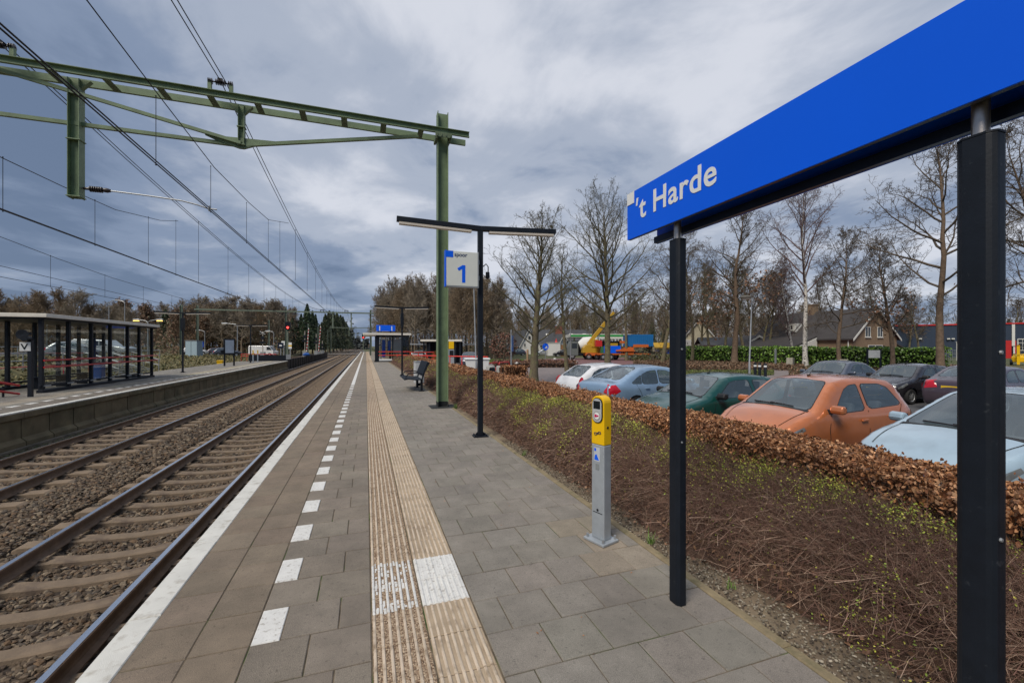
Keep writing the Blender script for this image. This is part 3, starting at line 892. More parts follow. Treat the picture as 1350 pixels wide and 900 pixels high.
x_, y_ = ray(432, 150); mast('thin far mast in front of the dense pine wood', x_, y_, -1, 7.2)
x_, y_ = ray(440.5, 165); mast('farthest thin mast in front of the pine wood', x_, y_, -1, 7.2)

# =================================================================== STATION NAME SIGN
M_blue = mat('sign_blue', (0.0004, 0.115, 0.86), 0.42, var=0.02, vscale=2, spec=0.3)
M_bluedark = mat('sign_frame_dark', (0.012, 0.02, 0.045), 0.35, 0.2, var=0.1)
M_signwhite = mat('sign_white', (0.78, 0.80, 0.80), 0.5, var=0.02)
M_stainless = mat('stainless_pin', (0.55, 0.5, 0.46), 0.35, 0.9, var=0.08, vscale=30)
sg = thing('station_name_sign', 'long blue station sign with white name lettering on two thick dark posts', 'station sign', (1.87, 1.5, 0))
SY0, SY1 = -1.15, 1.16            # local Y extent
mb = MB(); mb.bx(-0.075, -0.067, SY0, SY1, 2.385, 2.715); mb.build('front_panel', M_blue, sg, bevel=0.0015)
mb = MB(); mb.bx(0.09, 0.098, SY0, SY1 - 0.12, 2.345, 2.70); mb.build('rear_panel', M_blue, sg)
mb = MB()
mb.bx(-0.066, 0.089, SY0, SY1 - 0.05, 2.66, 2.70); mb.bx(-0.066, -0.045, SY0, SY1, 2.386, 2.42); mb.bx(-0.066, -0.05, SY0, SY1 - 0.002, 2.70, 2.714)
mb.bx(0.062, 0.089, SY0, SY1 - 0.122, 2.346, 2.39); mb.bx(-0.044, 0.061, SY0, SY1 - 0.2, 2.43, 2.45)
mb.bx(-0.066, 0.09, SY0 + 0.0, SY0 + 0.008, 2.40, 2.69)
mb.build('inner_frame', M_bluedark, sg)
mb = MB(); mb.bx(-0.078, -0.0755, 1.075, SY1 - 0.001, 2.632, 2.714); mb.build('white_corner_field', M_signwhite, sg)
# lettering on the face turned to the platform (reads from far end towards the camera)
text_mesh('lettering', "t Harde", 0.205, M_signwhite, sg, (-0.0765, 1.012, 2.505), (radians(90), 0, radians(-90)), spacing=1.07, bold=0.0035, extrude=0.001)
mb = MB(); mb.prism([(1.052, 2.60), (1.037, 2.60), (1.024, 2.652), (1.046, 2.652)], 'x', -0.0775, -0.0755); mb.build('apostrophe', M_signwhite, sg)
for y in (-0.69, 0.72):
    p = MB()
    prof = [(0.052 * cos(a) * (1 if abs(cos(a)) < 0.7 else 1), 0.066 * sin(a)) for a in [2 * pi * k / 24 for k in range(24)]]
    prof = [(max(-0.038, min(0.038, x * 0.84)), max(-0.049, min(0.049, yy * 0.84))) for x, yy in prof]
    p.prism([(a, b + y) for a, b in prof], 'z', 0.0, 2.285)
    post = p.build('post', M_black, sg, bevel=0.003)
    q = MB(); q.prism([(a * 1.02, b * 1.02 + y) for a, b in prof], 'z', 2.2852, 2.292); q.build('post_cap', M_black, post)
    q = MB(); q.cyl((0, y, 2.293), 0.022, 0.16, 20); q.build('stainless_pin', M_stainless, post, smooth=True)
    q = MB()
    for zz_ in (1.02, 1.6): q.lathe([(0.0, -0.055), (0.006, -0.054), (0.007, -0.049)], (-0.01, y, zz_), 8, 'y')
    q.build('screw', M_galv, post)
# small grey loudspeaker above the sign's back edge
sp_ = thing('loudspeaker', 'small grey cylindrical loudspeaker with pale lid fixed on top of the blue station sign', 'loudspeaker', (1.99, 2.36, 2.715))
mb = MB(); mb.lathe([(0.0, -0.07), (0.03, -0.07), (0.036, -0.05), (0.036, 0.04), (0.03, 0.05), (0.0, 0.05)], (0, 0.05, 0.075), 16, 'y'); mb.build('housing', mat('grey_plastic', (0.2, 0.19, 0.2), 0.5), sp_, smooth=True)
mb = MB(); mb.lathe([(0.0, 0.025), (0.045, 0.02), (0.06, 0.01), (0.06, 0.004), (0.0, 0.0)], (0, -0.12, 0.07), 18); mb.build('pale_lid', M_signwhite, sp_, smooth=True)
mb = MB(); mb.bx(-0.03, 0.03, -0.15, 0.08, -0.045, 0.012); mb.bx(-0.015, 0.015, -0.12, -0.09, 0.012, 0.085); mb.bx(-0.015, 0.015, 0.02, 0.05, 0.012, 0.05); mb.build('bracket', M_black, sp_)

# =================================================================== PLATFORM LAMPS
M_tube = mat('lamp_diffuser', (0.62, 0.56, 0.48), 0.5, var=0.06)
def tlamp(name, label, x, y, z0=0.0, h=3.72, arm=1.45, rz=0.0, box=False, group='platform lamps'):
    t = thing(name, label, 'platform lamp', (x, y, z0), rz, group)
    m = MB(); m.bx(-0.045, 0.045, -0.045, 0.045, 0.02, h - 0.04); m.build('post', M_black, t, bevel=0.008)
    m = MB(); m.bx(-0.13, 0.13, -0.1, 0.1, 0.0, 0.02)
    for sx in (-1, 1):
        for sy in (-1, 1): m.cyl((sx * 0.1, sy * 0.07, 0.02), 0.014, 0.025, 6)
        m.prism([(sx * 0.045, 0.02), (sx * 0.115, 0.02), (sx * 0.045, 0.09)], 'y', -0.006, 0.006)
    m.build('base_plate', M_black, t)
    for s in (-1, 1):
        m = MB(); m.beam((s * 0.0, 0, h), (s * arm, 0, h + 0.055), 0.10, 0.085); m.build('arm', M_black, t, bevel=0.006)
        m = MB(); m.beam((s * 0.16, 0, h - 0.058), (s * (arm - 0.04), 0, h - 0.012), 0.085, 0.05); m.build('light_tube', M_tube, t, bevel=0.008)
    if box:
        m = MB(); m.prism([(-0.075, h - 0.3), (0.075, h - 0.3), (0.075, h - 0.9), (0.04, h - 1.1), (-0.04, h - 1.1), (-0.075, h - 0.9)], 'y', -0.16, 0.16); m.build('speaker_box', M_black, t, bevel=0.008)
    return t
tlamp('platform_lamp', 'tall black T-shaped platform lamp that carries the white track number sign', 1.94, 7.43, rz=radians(-2))
tlamp('platform_lamp', 'black T-shaped platform lamp with a speaker box, in front of the near glass shelter', 1.87, 24.06, h=3.7, box=True)
tlamp('platform_lamp', 'black T-shaped lamp with a speaker box on the far platform by the long shelter', -10.58, 31.14, h=3.62, box=True)
tlamp('platform_lamp', 'smaller looking black T-shaped lamp on the far platform beside the ticket posts', -10.6, 47.4, h=3.6)
tlamp('platform_lamp', 'farthest platform lamp, above the roof of the near glass shelter', 1.7, 62.0, h=3.7)

# track number sign
ts = thing('track_number_sign', 'square white box sign with blue numeral 1 hung on the platform lamp post', 'track sign', (1.6, 7.36, 2.66))
mb = MB(); mb.bx(-0.295, 0.265, -0.06, 0.06, 0, 0.60); mb.build('box', mat('sign_light_face', (0.66, 0.69, 0.66), 0.5, var=0.03), ts, bevel=0.006)
mb = MB(); mb.bx(-0.31, -0.296, -0.062, 0.065, -0.012, 0.612); mb.bx(-0.2955, -0.175, -0.0625, -0.0603, 0.49, 0.601); mb.build('blue_edge', M_blue, ts)
mb = MB(); mb.bx(-0.295, 0.28, -0.06, 0.062, -0.02, -0.001); mb.bx(0.266, 0.28, -0.06, 0.06, 0.0, 0.61); mb.bx(0.281, 0.30, -0.03, 0.03, 0.12, 0.2); mb.bx(0.281, 0.30, -0.03, 0.03, 0.4, 0.48); mb.build('frame', M_galv, ts)
text_mesh('small_word', 'spoor', 0.095, mat('sign_text_dark', (0.01, 0.035, 0.12), 0.5), ts, (-0.155, -0.0605, 0.51), (radians(90), 0, 0), bold=0.0022, extrude=0.0008)
mb = MB(); mb.prism([(-0.02, 0.06), (0.038, 0.06), (0.038, 0.365), (-0.012, 0.365), (-0.105, 0.305), (-0.078, 0.262), (-0.02, 0.296)], 'y', -0.062, -0.0602); mb.build('numeral', M_blue, ts)
cam_ = thing('camera_unit', 'small black camera on a bent bracket on the lamp post behind the track number sign', 'camera', (2.0, 7.44, 2.83))
mb = MB(); mb.tube([(0.0, 0, 0.22), (0.05, 0, 0.27), (0.09, 0, 0.22), (0.09, 0, 0.12)], 0.01, 8); mb.build('bracket', M_black, cam_)
mb = MB(); mb.lathe([(0, 0.13), (0.035, 0.12), (0.04, 0.03), (0.02, 0.0), (0, 0)], (0.08, 0, 0), 12); mb.build('housing', M_black, cam_, smooth=True)

# =================================================================== CARD READER
M_yellow = mat('reader_yellow', (0.83, 0.50, 0.0), 0.42, var=0.04)
M_greysteel = mat('reader_grey', (0.40, 0.44, 0.48), 0.45, 0.35, var=0.1, vscale=10)
M_screen = mat('dark_screen', (0.012, 0.016, 0.02), 0.15, var=0.1)
M_readerface = mat('reader_face_silver', (0.55, 0.57, 0.58), 0.4, 0.2, var=0.04)
M_pink = mat('reader_symbol_pink', (0.55, 0.01, 0.10), 0.5, var=0.05)
cr0 = thing('card_reader', 'slim yellow and grey check-in post with a small screen beside the hedge', 'card reader', (1.86, 3.13, 0.003), radians(18))
# local: front faces -X, width along Y
W2, D2 = 0.068, 0.045
mb = MB(); mb.bx(-D2, D2, -W2, W2, 0.02, 0.80); mb.build('lower_post', M_greysteel, cr0, bevel=0.008)
mb = MB()
prof = [(-W2, 0.802), (W2, 0.802), (W2, 1.15)] + [(W2 * cos(a), 1.15 + 0.055 * sin(a)) for a in np.linspace(0.35, pi - 0.35, 9)] + [(-W2, 1.15)]
mb.prism([(y, z) for y, z in prof], 'x', -D2, D2); mb.build('yellow_head', M_yellow, cr0, bevel=0.005)
def rr(cy, cz, wy, wz, r, n=6):
    out = []
    for sx, sy, a0 in ((1, 1, 0), (-1, 1, pi / 2), (-1, -1, pi), (1, -1, 1.5 * pi)):
        for k in range(n + 1):
            a = a0 + k * pi / 2 / n
            out.append((cy + sx * (wy - r) + r * cos(a), cz + sy * (wz - r) + r * sin(a)))
    return out
mb = MB(); mb.prism(rr(0.0, 1.085, 0.056, 0.103, 0.05), 'x', -D2 - 0.008, -D2 + 0.002); face = mb.build('black_surround', M_screen, cr0, bevel=0.002)
mb = MB(); mb.prism(rr(0.0, 1.085, 0.049, 0.096, 0.044), 'x', -D2 - 0.011, -D2 - 0.0085); mb.build('reader_face', M_readerface, face)
mb = MB(); mb.bx(-D2 - 0.0135, -D2 - 0.0115, -0.036, 0.036, 1.098, 1.162); mb.build('screen', M_screen, face)
mb = MB(); mb.lathe([(0.0, -0.0125), (0.036, -0.0125), (0.040, -0.0115)], (-D2, 0, 1.04), 24, 'x'); mb.build('card_pad', mat('pad_grey', (0.33, 0.34, 0.33), 0.5), face)
mb = MB(); mb.lathe([(0.0, -0.014), (0.028, -0.014), (0.0285, -0.013)], (-D2, 0, 1.04), 24, 'x'); mb.build('pad_ring', M_signwhite, face)
mb = MB(); mb.bx(-D2 - 0.0155, -D2 - 0.0145, 0.0, 0.022, 1.028, 1.052); mb.bx(-D2 - 0.0155, -D2 - 0.0145, -0.021, -0.002, 1.034, 1.046); mb.build('pad_symbol', M_pink, face)
# operator emblem: two interlocked arrows, drawn as one double bent bar
mb = MB()
for s in (1, -1):
    pts = [(s * -0.036, 0), (s * -0.03, 0.014), (s * -0.012, 0.014), (s * 0.002, 0), (s * 0.012, -0.010)]
    for a, b in zip(pts, pts[1:]): mb.beam((-D2 - 0.001, a[0], 0.895 + s * a[1] * 1.0), (-D2 - 0.001, b[0], 0.895 + s * b[1]), 0.009, 0.0035)
    mb.beam((-D2 - 0.001, s * -0.012, 0.895 + s * 0.003), (-D2 - 0.001, s * 0.034, 0.895 + s * 0.003), 0.007, 0.0035)
mb.build('emblem', mat('emblem_dark', (0.02, 0.03, 0.09), 0.5), cr0)
mb = MB(); mb.lathe([(0.0, -W2 - 0.003), (0.011, -W2 - 0.003), (0.012, -W2 + 0.001)], (0.0, 0, 0.945), 16, 'y'); mb.build('lock', M_screen, cr0)
mb = MB(); mb.bx(-D2 - 0.002, -D2 + 0.001, -0.024, 0.04, 0.66, 0.775); stk = mb.build('sticker', mat('sticker_grey', (0.5, 0.54, 0.6), 0.5), cr0)
mb = MB(); mb.prism([(-0.015, 0.672), (0.034, 0.672), (0.028, 0.71), (0.012, 0.72), (0.0, 0.70)], 'x', -D2 - 0.0035, -D2 - 0.0022); mb.bx(-D2 - 0.0035, -D2 - 0.0022, 0.015, 0.034, 0.745, 0.768); mb.build('sticker_print', M_blue, stk)
mb = MB(); mb.bx(-D2 - 0.002, -D2 + 0.001, -0.015, 0.022, 0.59, 0.64); mb.build('sticker', mat('sticker_plate', (0.22, 0.24, 0.25), 0.5), cr0)
mb = MB(); mb.bx(-D2 - 0.002, -D2 + 0.001, -0.05, 0.05, 0.235, 0.24); mb.lathe([(0.0, -0.006), (0.01, -0.006), (0.01, 0)], (-D2, 0.0, 0.26), 10, 'x'); mb.build('service_flap', M_screen, cr0)
mb = MB(); mb.bx(-0.10, 0.09, -0.11, 0.11, 0.0, 0.02); bp_ = mb.build('base_plate', M_greysteel, cr0, bevel=0.004)
mb = MB()
for sx, sy in ((-0.075, -0.085), (-0.075, 0.085), (0.07, -0.085), (0.07, 0.085)): mb.cyl((sx, sy, 0.02), 0.011, 0.028, 6)
mb.build('bolts', M_galv, bp_)

# =================================================================== BENCH
M_benchgrey = mat('bench_slate', (0.013, 0.018, 0.027), 0.7, spec=0.2, var=0.12, vscale=10)
bn = thing('bench', 'dark metal platform bench with high backrest seen end-on before the hedge', 'bench', (1.88, 15.4, 0))
seatp = [(-0.62, 0.44), (-0.58, 0.475), (-0.45, 0.47), (-0.18, 0.43), (0.02, 0.44), (0.02, 0.41), (-0.2, 0.40), (-0.46, 0.44), (-0.6, 0.415)]
mb = MB(); mb.prism(seatp, 'y', 0.0, 1.8); mb.build('seat', M_benchgrey, bn, bevel=0.006)
mb = MB(); mb.prism([(0.0, 0.55), (0.05, 0.55), (0.28, 1.02), (0.23, 1.06), (0.19, 1.05)], 'y', 0.0, 1.8); bk = mb.build('backrest', M_benchgrey, bn, bevel=0.008)
for y in (0.15, 1.55):
    m = MB(); m.bx(-0.03, 0.05, y - 0.04, y + 0.04, 0.02, 0.42); m.bx(-0.09, 0.10, y - 0.09, y + 0.09, 0.0, 0.02); m.build('leg', M_black, bn)
    m = MB(); m.tube([(0.03, y, 0.62), (-0.18, y, 0.66), (-0.45, y, 0.64), (-0.55, y, 0.5)], 0.018, 8); m.build('armrest', M_black, bn)
    m = MB(); m.prism([(0.0, 0.42), (0.05, 0.42), (0.11, 0.64), (0.06, 0.62)], 'y', y - 0.03, y + 0.03); m.build('back_bracket', M_black, bn)
bi = thing('litter_bin', 'pale grey litter bin standing just behind the dark platform bench', 'litter bin', (2.05, 17.75, 0))
mb = MB(); mb.prism(rr(0, 0, 0.2, 0.2, 0.06), 'z', 0.12, 0.95); mb.build('body', mat('bin_grey', (0.5, 0.52, 0.54), 0.5), bi, bevel=0.01)
mb = MB(); mb.prism(rr(0, 0, 0.21, 0.21, 0.06), 'z', 0.951, 1.0); mb.build('lid', M_galv, bi, bevel=0.008)
mb = MB(); mb.cyl((0, 0, 0), 0.06, 0.12, 12); mb.build('foot', M_black, bi)

# =================================================================== SHELTERS AND PLATFORM FURNITURE
M_glass = glass_mat('clear_glass', (0.95, 0.97, 0.965), 1.5, 0.75, 0.02)
M_roofwhite = mat('pale_roof_edge', (0.72, 0.69, 0.62), 0.6, var=0.08, vscale=3)
M_red = mat('red_rail_paint', (0.50, 0.022, 0.022), 0.45, var=0.12, vscale=8)
M_orange_red = mat('bright_red_rail', (0.68, 0.055, 0.035), 0.45, var=0.12, vscale=8)
M_bluebin = mat('blue_plastic', (0.015, 0.09, 0.36), 0.5, var=0.08)

sh = thing('platform_shelter', 'long glass shelter with black posts, pale roof and red lean rails on the far platform', 'shelter', (-10.6, 19.1, 0))
mb = MB(); mb.bx(-2.7, 0.27, -0.15, 8.35, 2.60, 2.73); mb.build('roof', M_roofwhite, sh, bevel=0.012)
mb = MB(); mb.bx(-2.6, 0.17, -0.05, 8.25, 2.54, 2.599); mb.build('roof_frame', M_black, sh)
fy = [0.08, 1.5, 2.9, 4.26, 5.7, 6.78, 8.1]; ry = [0.6, 1.97, 3.35, 4.74, 6.13, 7.3, 8.1]
for k, y in enumerate(fy):
    m = MB(); m.bx(-0.055, 0.055, y - 0.055, y + 0.055, 0.02, 2.54); m.build('post', M_black, sh, bevel=0.006)
for y in ry:
    m = MB(); m.bx(-2.06, -1.95, y - 0.055, y + 0.055, 0.02, 2.54); m.build('post', M_black, sh, bevel=0.006)
for k, (a, b) in enumerate(zip(fy, fy[1:])):
    m = MB(); m.bx(-0.006, 0.006, a + 0.06, b - 0.06, 0.28, 2.5); m.build('glass_pane', M_glass, sh)
for k, (a, b) in enumerate(zip(ry, ry[1:])):
    m = MB(); m.bx(-2.012, -2.0, a + 0.06, b - 0.06, 0.28, 2.5); m.build('glass_pane', M_glass, sh)
m = MB(); m.bx(-1.94, -0.06, 8.094, 8.106, 0.28, 2.5); m.build('glass_pane', M_glass, sh)
m = MB()
for x in (0, -2.005):
    m.bx(x - 0.09, x + 0.09, 0.0, 8.2, 0.0, 0.1); m.bx(x - 0.03, x + 0.03, 0.0, 8.2, 0.2, 0.27)
m.bx(-2.0, 0.0, 8.06, 8.14, 0.0, 0.1)
m.build('base_beam', M_black, sh, bevel=0.005)
m = MB(); m.bx(0.045, 0.075, -0.15, 0.2, 0.21, 0.26); cl0 = m.build('clamp', M_galv, sh, loc=(0, fy[0] + 0.16, 0))
for y in fy[1:-1]:
    o = cl0.copy(); COL.objects.link(o); o.parent = sh; o.location = (0, y, 0)
for z in (0.88, 1.12):
    m = MB(); m.tube([(0.09, 0.05, z), (0.09, 8.5, z)], 0.03, 8); m.build('lean_rail', M_red, sh)
bb = thing('waste_bin', 'small blue waste bin standing inside the long far-platform shelter', 'waste bin', (-11.9, 25.3, 0))
m = MB(); m.prism(rr(0, 0, 0.19, 0.16, 0.04), 'z', 0.1, 0.8); m.build('body', M_bluebin, bb); m = MB(); m.bx(-0.21, 0.21, -0.18, 0.18, 0.801, 0.86); m.build('lid', M_black, bb); m = MB(); m.bx(-0.05, 0.05, -0.05, 0.05, 0, 0.1); m.build('foot', M_black, bb)
sb = thing('shelter_bench', 'dark slatted bench inside the long far-platform shelter', 'bench', (-11.6, 20.6, 0))
m = MB(); [m.bx(-0.22 + k * 0.1, -0.14 + k * 0.1, 0, 3.2, 0.43, 0.46) for k in range(4)]; m.build('seat', M_benchgrey, sb)
for y in (0.3, 1.6, 2.9):
    m = MB(); m.bx(-0.2, 0.15, y - 0.03, y + 0.03, 0.0, 0.428); m.build('leg', M_black, sb)
hr = thing('red_handrail', 'sloping red double handrail at the near end of the long far-platform shelter', 'handrail', (-10.75, 18.3, 0))
m = MB()
for dz in (0, 0.28): m.tube([(0.0, 0.15, 0.05 + dz), (-0.35, -2.2, 0.62 + dz)], 0.035, 8)
m.build('rails', M_red, hr)
for y, z in ((-0.3, 0.35), (-1.7, 0.75)):
    m = MB(); m.tube([(-0.08 + y * 0.14, y, 0), (-0.08 + y * 0.14, y, z)], 0.03, 8); m.build('post', M_black, hr)
vp = thing('departure_signal', 'thin black post with a white V board under dark lamp heads on the far platform', 'signal', (-10.12, 17.84, 0))
m = MB(); m.bx(-0.05, 0.05, -0.05, 0.05, 0, 1.8); m.build('post', M_black, vp)
m = MB(); m.box((-0.09, -0.065, 1.6), (0.25, 0.02, 0.28), rz=0.2); vb = m.build('board', M_signwhite, vp, bevel=0.003)
text_mesh('board_letter', 'V', 0.27, M_screen, vb, (-0.185, -0.097, 1.505), (radians(90), 0, 0.2), bold=0.004)
m = MB(); m.lathe([(0, -0.16), (0.09, -0.16), (0.09, 0.05), (0.05, 0.1), (0, 0.1)], (-0.06, -0.02, 1.86), 14, 'y'); m.lathe([(0.0, -0.1), (0.13, -0.1), (0.16, -0.14), (0.16, -0.15), (0.0, -0.13)], (-0.12, 0, 1.98), 14, 'y'); m.bx(-0.16, 0.0, -0.1, 0.05, 1.96, 2.06); m.build('lamp_head', M_black, vp)

ib = thing('information_board', 'framed information board with a pale blue-white poster on two black posts on the far platform', 'information board', (-10.5, 40.2, 0), radians(38))
m = MB(); m.bx(-0.40, 0.40, -0.05, 0.05, 0.95, 2.2); fr = m.build('frame', M_black, ib, bevel=0.01)
m = MB(); m.bx(-0.32, 0.32, -0.056, -0.051, 1.05, 2.1); m.build('poster', mat('poster_paper', (0.42, 0.50, 0.60), 0.35, var=0.15, vscale=3), fr)
for x in (-0.35, 0.35):
    m = MB(); m.bx(x - 0.05, x + 0.05, -0.04, 0.04, 0, 0.949); m.build('post', M_black, ib)
m = MB(); m.bx(-0.62, -0.402, -0.08, 0.08, 1.0, 1.3); m.build('side_box', M_black, ib)
c2 = copy_tree(cr0); c2.location = (-10.3, 47.0, 0.003); tag(c2, 'distant yellow and grey check-in post on the far platform, left of the pair'); c2['group'] = 'far platform check-in posts'; c2.rotation_euler = (0, 0, radians(20))
c3_ = copy_tree(cr0); c3_.location = (-10.45, 49.6, 0.003); tag(c3_, 'distant yellow and grey check-in post on the far platform, right of the pair'); c3_['group'] = 'far platform check-in posts'; c3_.rotation_euler = (0, 0, radians(20))
cr0['group'] = 'check-in posts'
x_, y_ = ray(290.5, 42)
gb = thing('grit_bin', 'yellow grit bin on the bank behind the information board', 'grit bin', (x_, y_, -0.35))
m = MB(); m.prism([(-0.22, 0), (0.22, 0), (0.26, 0.45), (-0.26, 0.45)], 'y', -0.2, 0.2); m.build('body', M_yellow, gb, bevel=0.02)
m = MB(); m.prism([(-0.29, 0.452), (0.29, 0.452), (0.24, 0.56), (-0.24, 0.56)], 'y', -0.24, 0.24); m.build('lid', M_yellow, gb, bevel=0.02)

def railing(name, label, p, q, z0, h, m_rail, nposts, rails=(1.0, 0.55), r=0.035, cat='railing', group=None):
    t = thing(name, label, cat, (p[0], p[1], z0), 0, group)
    dx, dy = q[0] - p[0], q[1] - p[1]
    for k in rails:
        m = MB(); m.tube([(0, 0, h * k), (dx, dy, h * k)], r, 8); m.build('rail', m_rail, t)
    for k in range(nposts):
        a = k / (nposts - 1)
        m = MB(); m.tube([(dx * a, dy * a, 0), (dx * a, dy * a, h)], r * 0.9, 8); m.build('post', m_rail, t)
    return t
railing('red_barrier', 'red barrier rails at the end of the far platform behind the ticket posts', ray(318, 51), ray(364, 50), -0.35, 1.0, M_red, 7, (1.0, 0.75))
rw = thing('ramp_screen', 'long black screen wall along the ramp at the end of the far platform', 'screen wall', (-8.25, 52.2, 0))
m = MB(); m.bx(-0.04, 0.04, 0, 52, -0.99, 0.12); m.build('boarding', mat('black_boarding', (0.012, 0.012, 0.014), 0.7, var=0.3, vscale=2), rw)
m = MB(); m.bx(0.041, 0.09, -0.04, 0.04, -0.99, 0.14); p0_ = m.build('post', M_black, rw, loc=(0, 0.3, 0))
for y in np.arange(2.3, 52, 2.0):
    o = p0_.copy(); COL.objects.link(o); o.parent = rw; o.location = (0, y, 0)
m = MB(); m.bx(-3.6, -0.041, -0.04, 0.04, -0.9, 0.62); m.build('end_board', M_black, rw)
wm = MB(); wm.bx(-0.01, 0.0, 0, 0.1, 0, 0.1)

# glass shelter on the near platform
s2 = thing('glass_shelter', 'glass waiting shelter with black frame, flat pale roof and red rails on the near platform', 'shelter', (1.05, 45.5, 0))
m = MB(); m.bx(-1.35, 3.4, -0.3, 6.2, 2.72, 2.94); m.build('roof', M_roofwhite, s2, bevel=0.015)
m = MB(); m.bx(-0.1, 3.2, -0.1, 6.0, 2.60, 2.719); m.build('roof_frame', M_black, s2)
for x, y, w in ((0, 0, 0.20), (1.55, 0, 0.06), (3.1, 0, 0.06), (0, 5.8, 0.06), (1.55, 5.8, 0.06), (3.1, 5.8, 0.06), (3.1, 1.5, 0.05), (3.1, 2.9, 0.05), (3.1, 4.3, 0.05), (0, 2.0, 0.05), (0, 4.0, 0.05)):
    m = MB(); m.bx(x - w, x + w, y - 0.06, y + 0.06, 0.02, 2.6); m.build('post', M_black, s2)
for x0, x1 in ((0.21, 1.48), (1.62, 3.03)):
    m = MB(); m.bx(x0, x1, -0.006, 0.006, 0.3, 2.55); m.build('glass_pane', M_glass, s2)
    m = MB(); m.bx(x0, x1, 5.794, 5.806, 0.3, 2.55); m.build('glass_pane', M_glass, s2)
for y0, y1 in ((0.07, 1.94), (2.06, 3.94), (4.06, 5.7)):
    m = MB(); m.bx(-0.006, 0.006, y0, y1, 0.3, 2.55); m.build('glass_pane', M_glass, s2)
    m = MB(); m.bx(3.094, 3.106, y0, y1, 0.3, 2.55); m.build('glass_pane', M_glass, s2)
m = MB(); m.bx(0.21, 3.3, -0.05, 0.05, 0.12, 0.29); m.build('white_kick_panel', M_signwhite, s2)
m = MB(); m.bx(-0.25, 3.3, -0.08, 0.08, 0.0, 0.115); m.build('base_beam', M_black, s2)
for z in (0.66, 1.02):
    m = MB(); m.tube([(0.15, -0.10, z), (3.3, -0.10, z)], 0.04, 8); m.build('lean_rail', M_orange_red, s2)
m = MB(); m.bx(0.6, 0.95, 3.0, 3.2, 0.4, 2.3); m.build('blue_panel', M_blue, s2)
m = MB(); m.bx(1.2, 1.5, 3.2, 3.3, 1.1, 2.2); m.build('blue_poster', M_blue, s2)
m = MB(); m.bx(1.75, 3.0, 5.4, 5.5, 0.8, 2.4); m.build('white_poster', M_signwhite, s2)
rs = thing('roof_sign', 'plain blue station sign panel with two white marks standing behind the near shelter roof', 'station sign', (1.6, 53.5, 2.5))
m = MB(); m.bx(-0.45, 1.75, -0.04, 0.04, 0.9, 1.62); m.build('panel', M_blue, rs)
m = MB(); [m.bx(x - 0.05, x + 0.05, -0.046, -0.041, 0.95, 1.5) for x in (-0.05, 1.35)]; m.build('marks', M_signwhite, rs)
m = MB(); [m.bx(x - 0.05, x + 0.05, -0.03, 0.03, -2.5, 0.899) for x in (0.1, 1.2)]; m.build('posts', M_black, rs)
# signal at the platform end, and one left of the tracks
M_redlamp = mat('red_signal_lamp', (0.5, 0.01, 0.01), 0.4, var=0, emit=(1.0, 0.06, 0.05), estr=2.6)
def signal(label, x, y, z0, zh, w, h):
    t = thing('railway_signal', label, 'signal', (x, y, z0))
    m = MB(); m.tube([(0, 0.2, 0), (0, 0.2, zh - z0 - h / 2)], 0.09, 8); m.build('post', M_palegreen, t)
    m = MB(); m.prism(rr(0, zh - z0, w / 2, h / 2, w * 0.3), 'y', -0.04, 0.3); hd = m.build('head', M_black, t)
    m = MB(); m.lathe([(0, -0.075), (w * 0.2, -0.07), (w * 0.22, -0.041)], (0, 0, zh - z0 - h * 0.22), 14, 'y'); m.build('red_lamp', M_redlamp, hd)
    m = MB(); m.lathe([(w * 0.27, -0.3), (w * 0.29, -0.3), (w * 0.29, -0.041), (w * 0.27, -0.041)], (0, 0, zh - z0 - h * 0.22), 14, 'y'); m.build('hood', M_black, hd)
    m = MB(); m.bx(-0.25, 0.25, 0.1, 0.3, 0, 1.3); m.build('cabinet', M_galv, t)
    return t
x_, y_ = ray(379.3, 62); signal('tall black signal showing red on the left, above the ramp screen', x_, y_, -0.9, 4.55, 0.75, 1.15)
x_, y_ = ray(479, 112); signal('small signal showing red at the very end of the near platform', x_, y_, -0.9, 4.1, 0.75, 1.3)

# bicycle shed and its things
M_bluegrey = mat('dark_glass_car', (0.02, 0.03, 0.045), 0.2, var=0.1)
x0_, y0_ = ray(556, 50); x1_, y1_ = ray(607, 50)
bs = thing('bicycle_shed', 'low black bicycle shed with a thin pale roof behind the platform fence', 'bicycle shed', (x0_, y0_ , -0.46))
Lx = x1_ - x0_; Ly = y1_ - y0_; an = math.atan2(Ly, Lx); Ls = math.hypot(Lx, Ly); bs.rotation_euler = (0, 0, an)
m = MB(); m.bx(-0.1, Ls + 0.2, -0.3, 2.6, 2.62, 2.84); m.build('roof', M_roofwhite, bs)
for x in (0.25, 0.9, 2.2, 3.3, Ls - 0.6, Ls - 0.05):
    m = MB(); m.bx(x - 0.08, x + 0.08, -0.08, 0.08, 0, 2.6); m.build('post', M_black, bs)
m = MB(); m.bx(0.1, Ls, 2.3, 2.36, 0.0, 2.6); m.build('back_wall', M_black, bs)
m = MB(); m.prism([(1.0, 0.3), (2.5, 0.3), (2.5, 1.2), (2.2, 1.55), (1.4, 1.55), (1.0, 1.2)], 'y', 0.8, 1.4); m.build('amber_cabinet', mat('amber', (0.25, 0.11, 0.02), 0.5), bs)
x_, y_ = ray(595, 46)
tm = thing('ticket_machine', 'yellow topped ticket machine in front of the black bicycle shed', 'ticket machine', (x_, y_, -0.46), radians(-10))
m = MB(); m.bx(-0.3, 0.3, -0.25, 0.25, 0.1, 1.75); m.build('cabinet', M_greysteel, tm, bevel=0.02)
m = MB(); m.bx(-0.2, 0.24, -0.262, -0.251, 0.9, 1.6); m.build('screen_panel', M_screen, tm)
m = MB(); m.bx(-0.28, 0.28, -0.3, 0.3, 1.76, 2.55); m.build('yellow_top', M_yellow, tm, bevel=0.03)
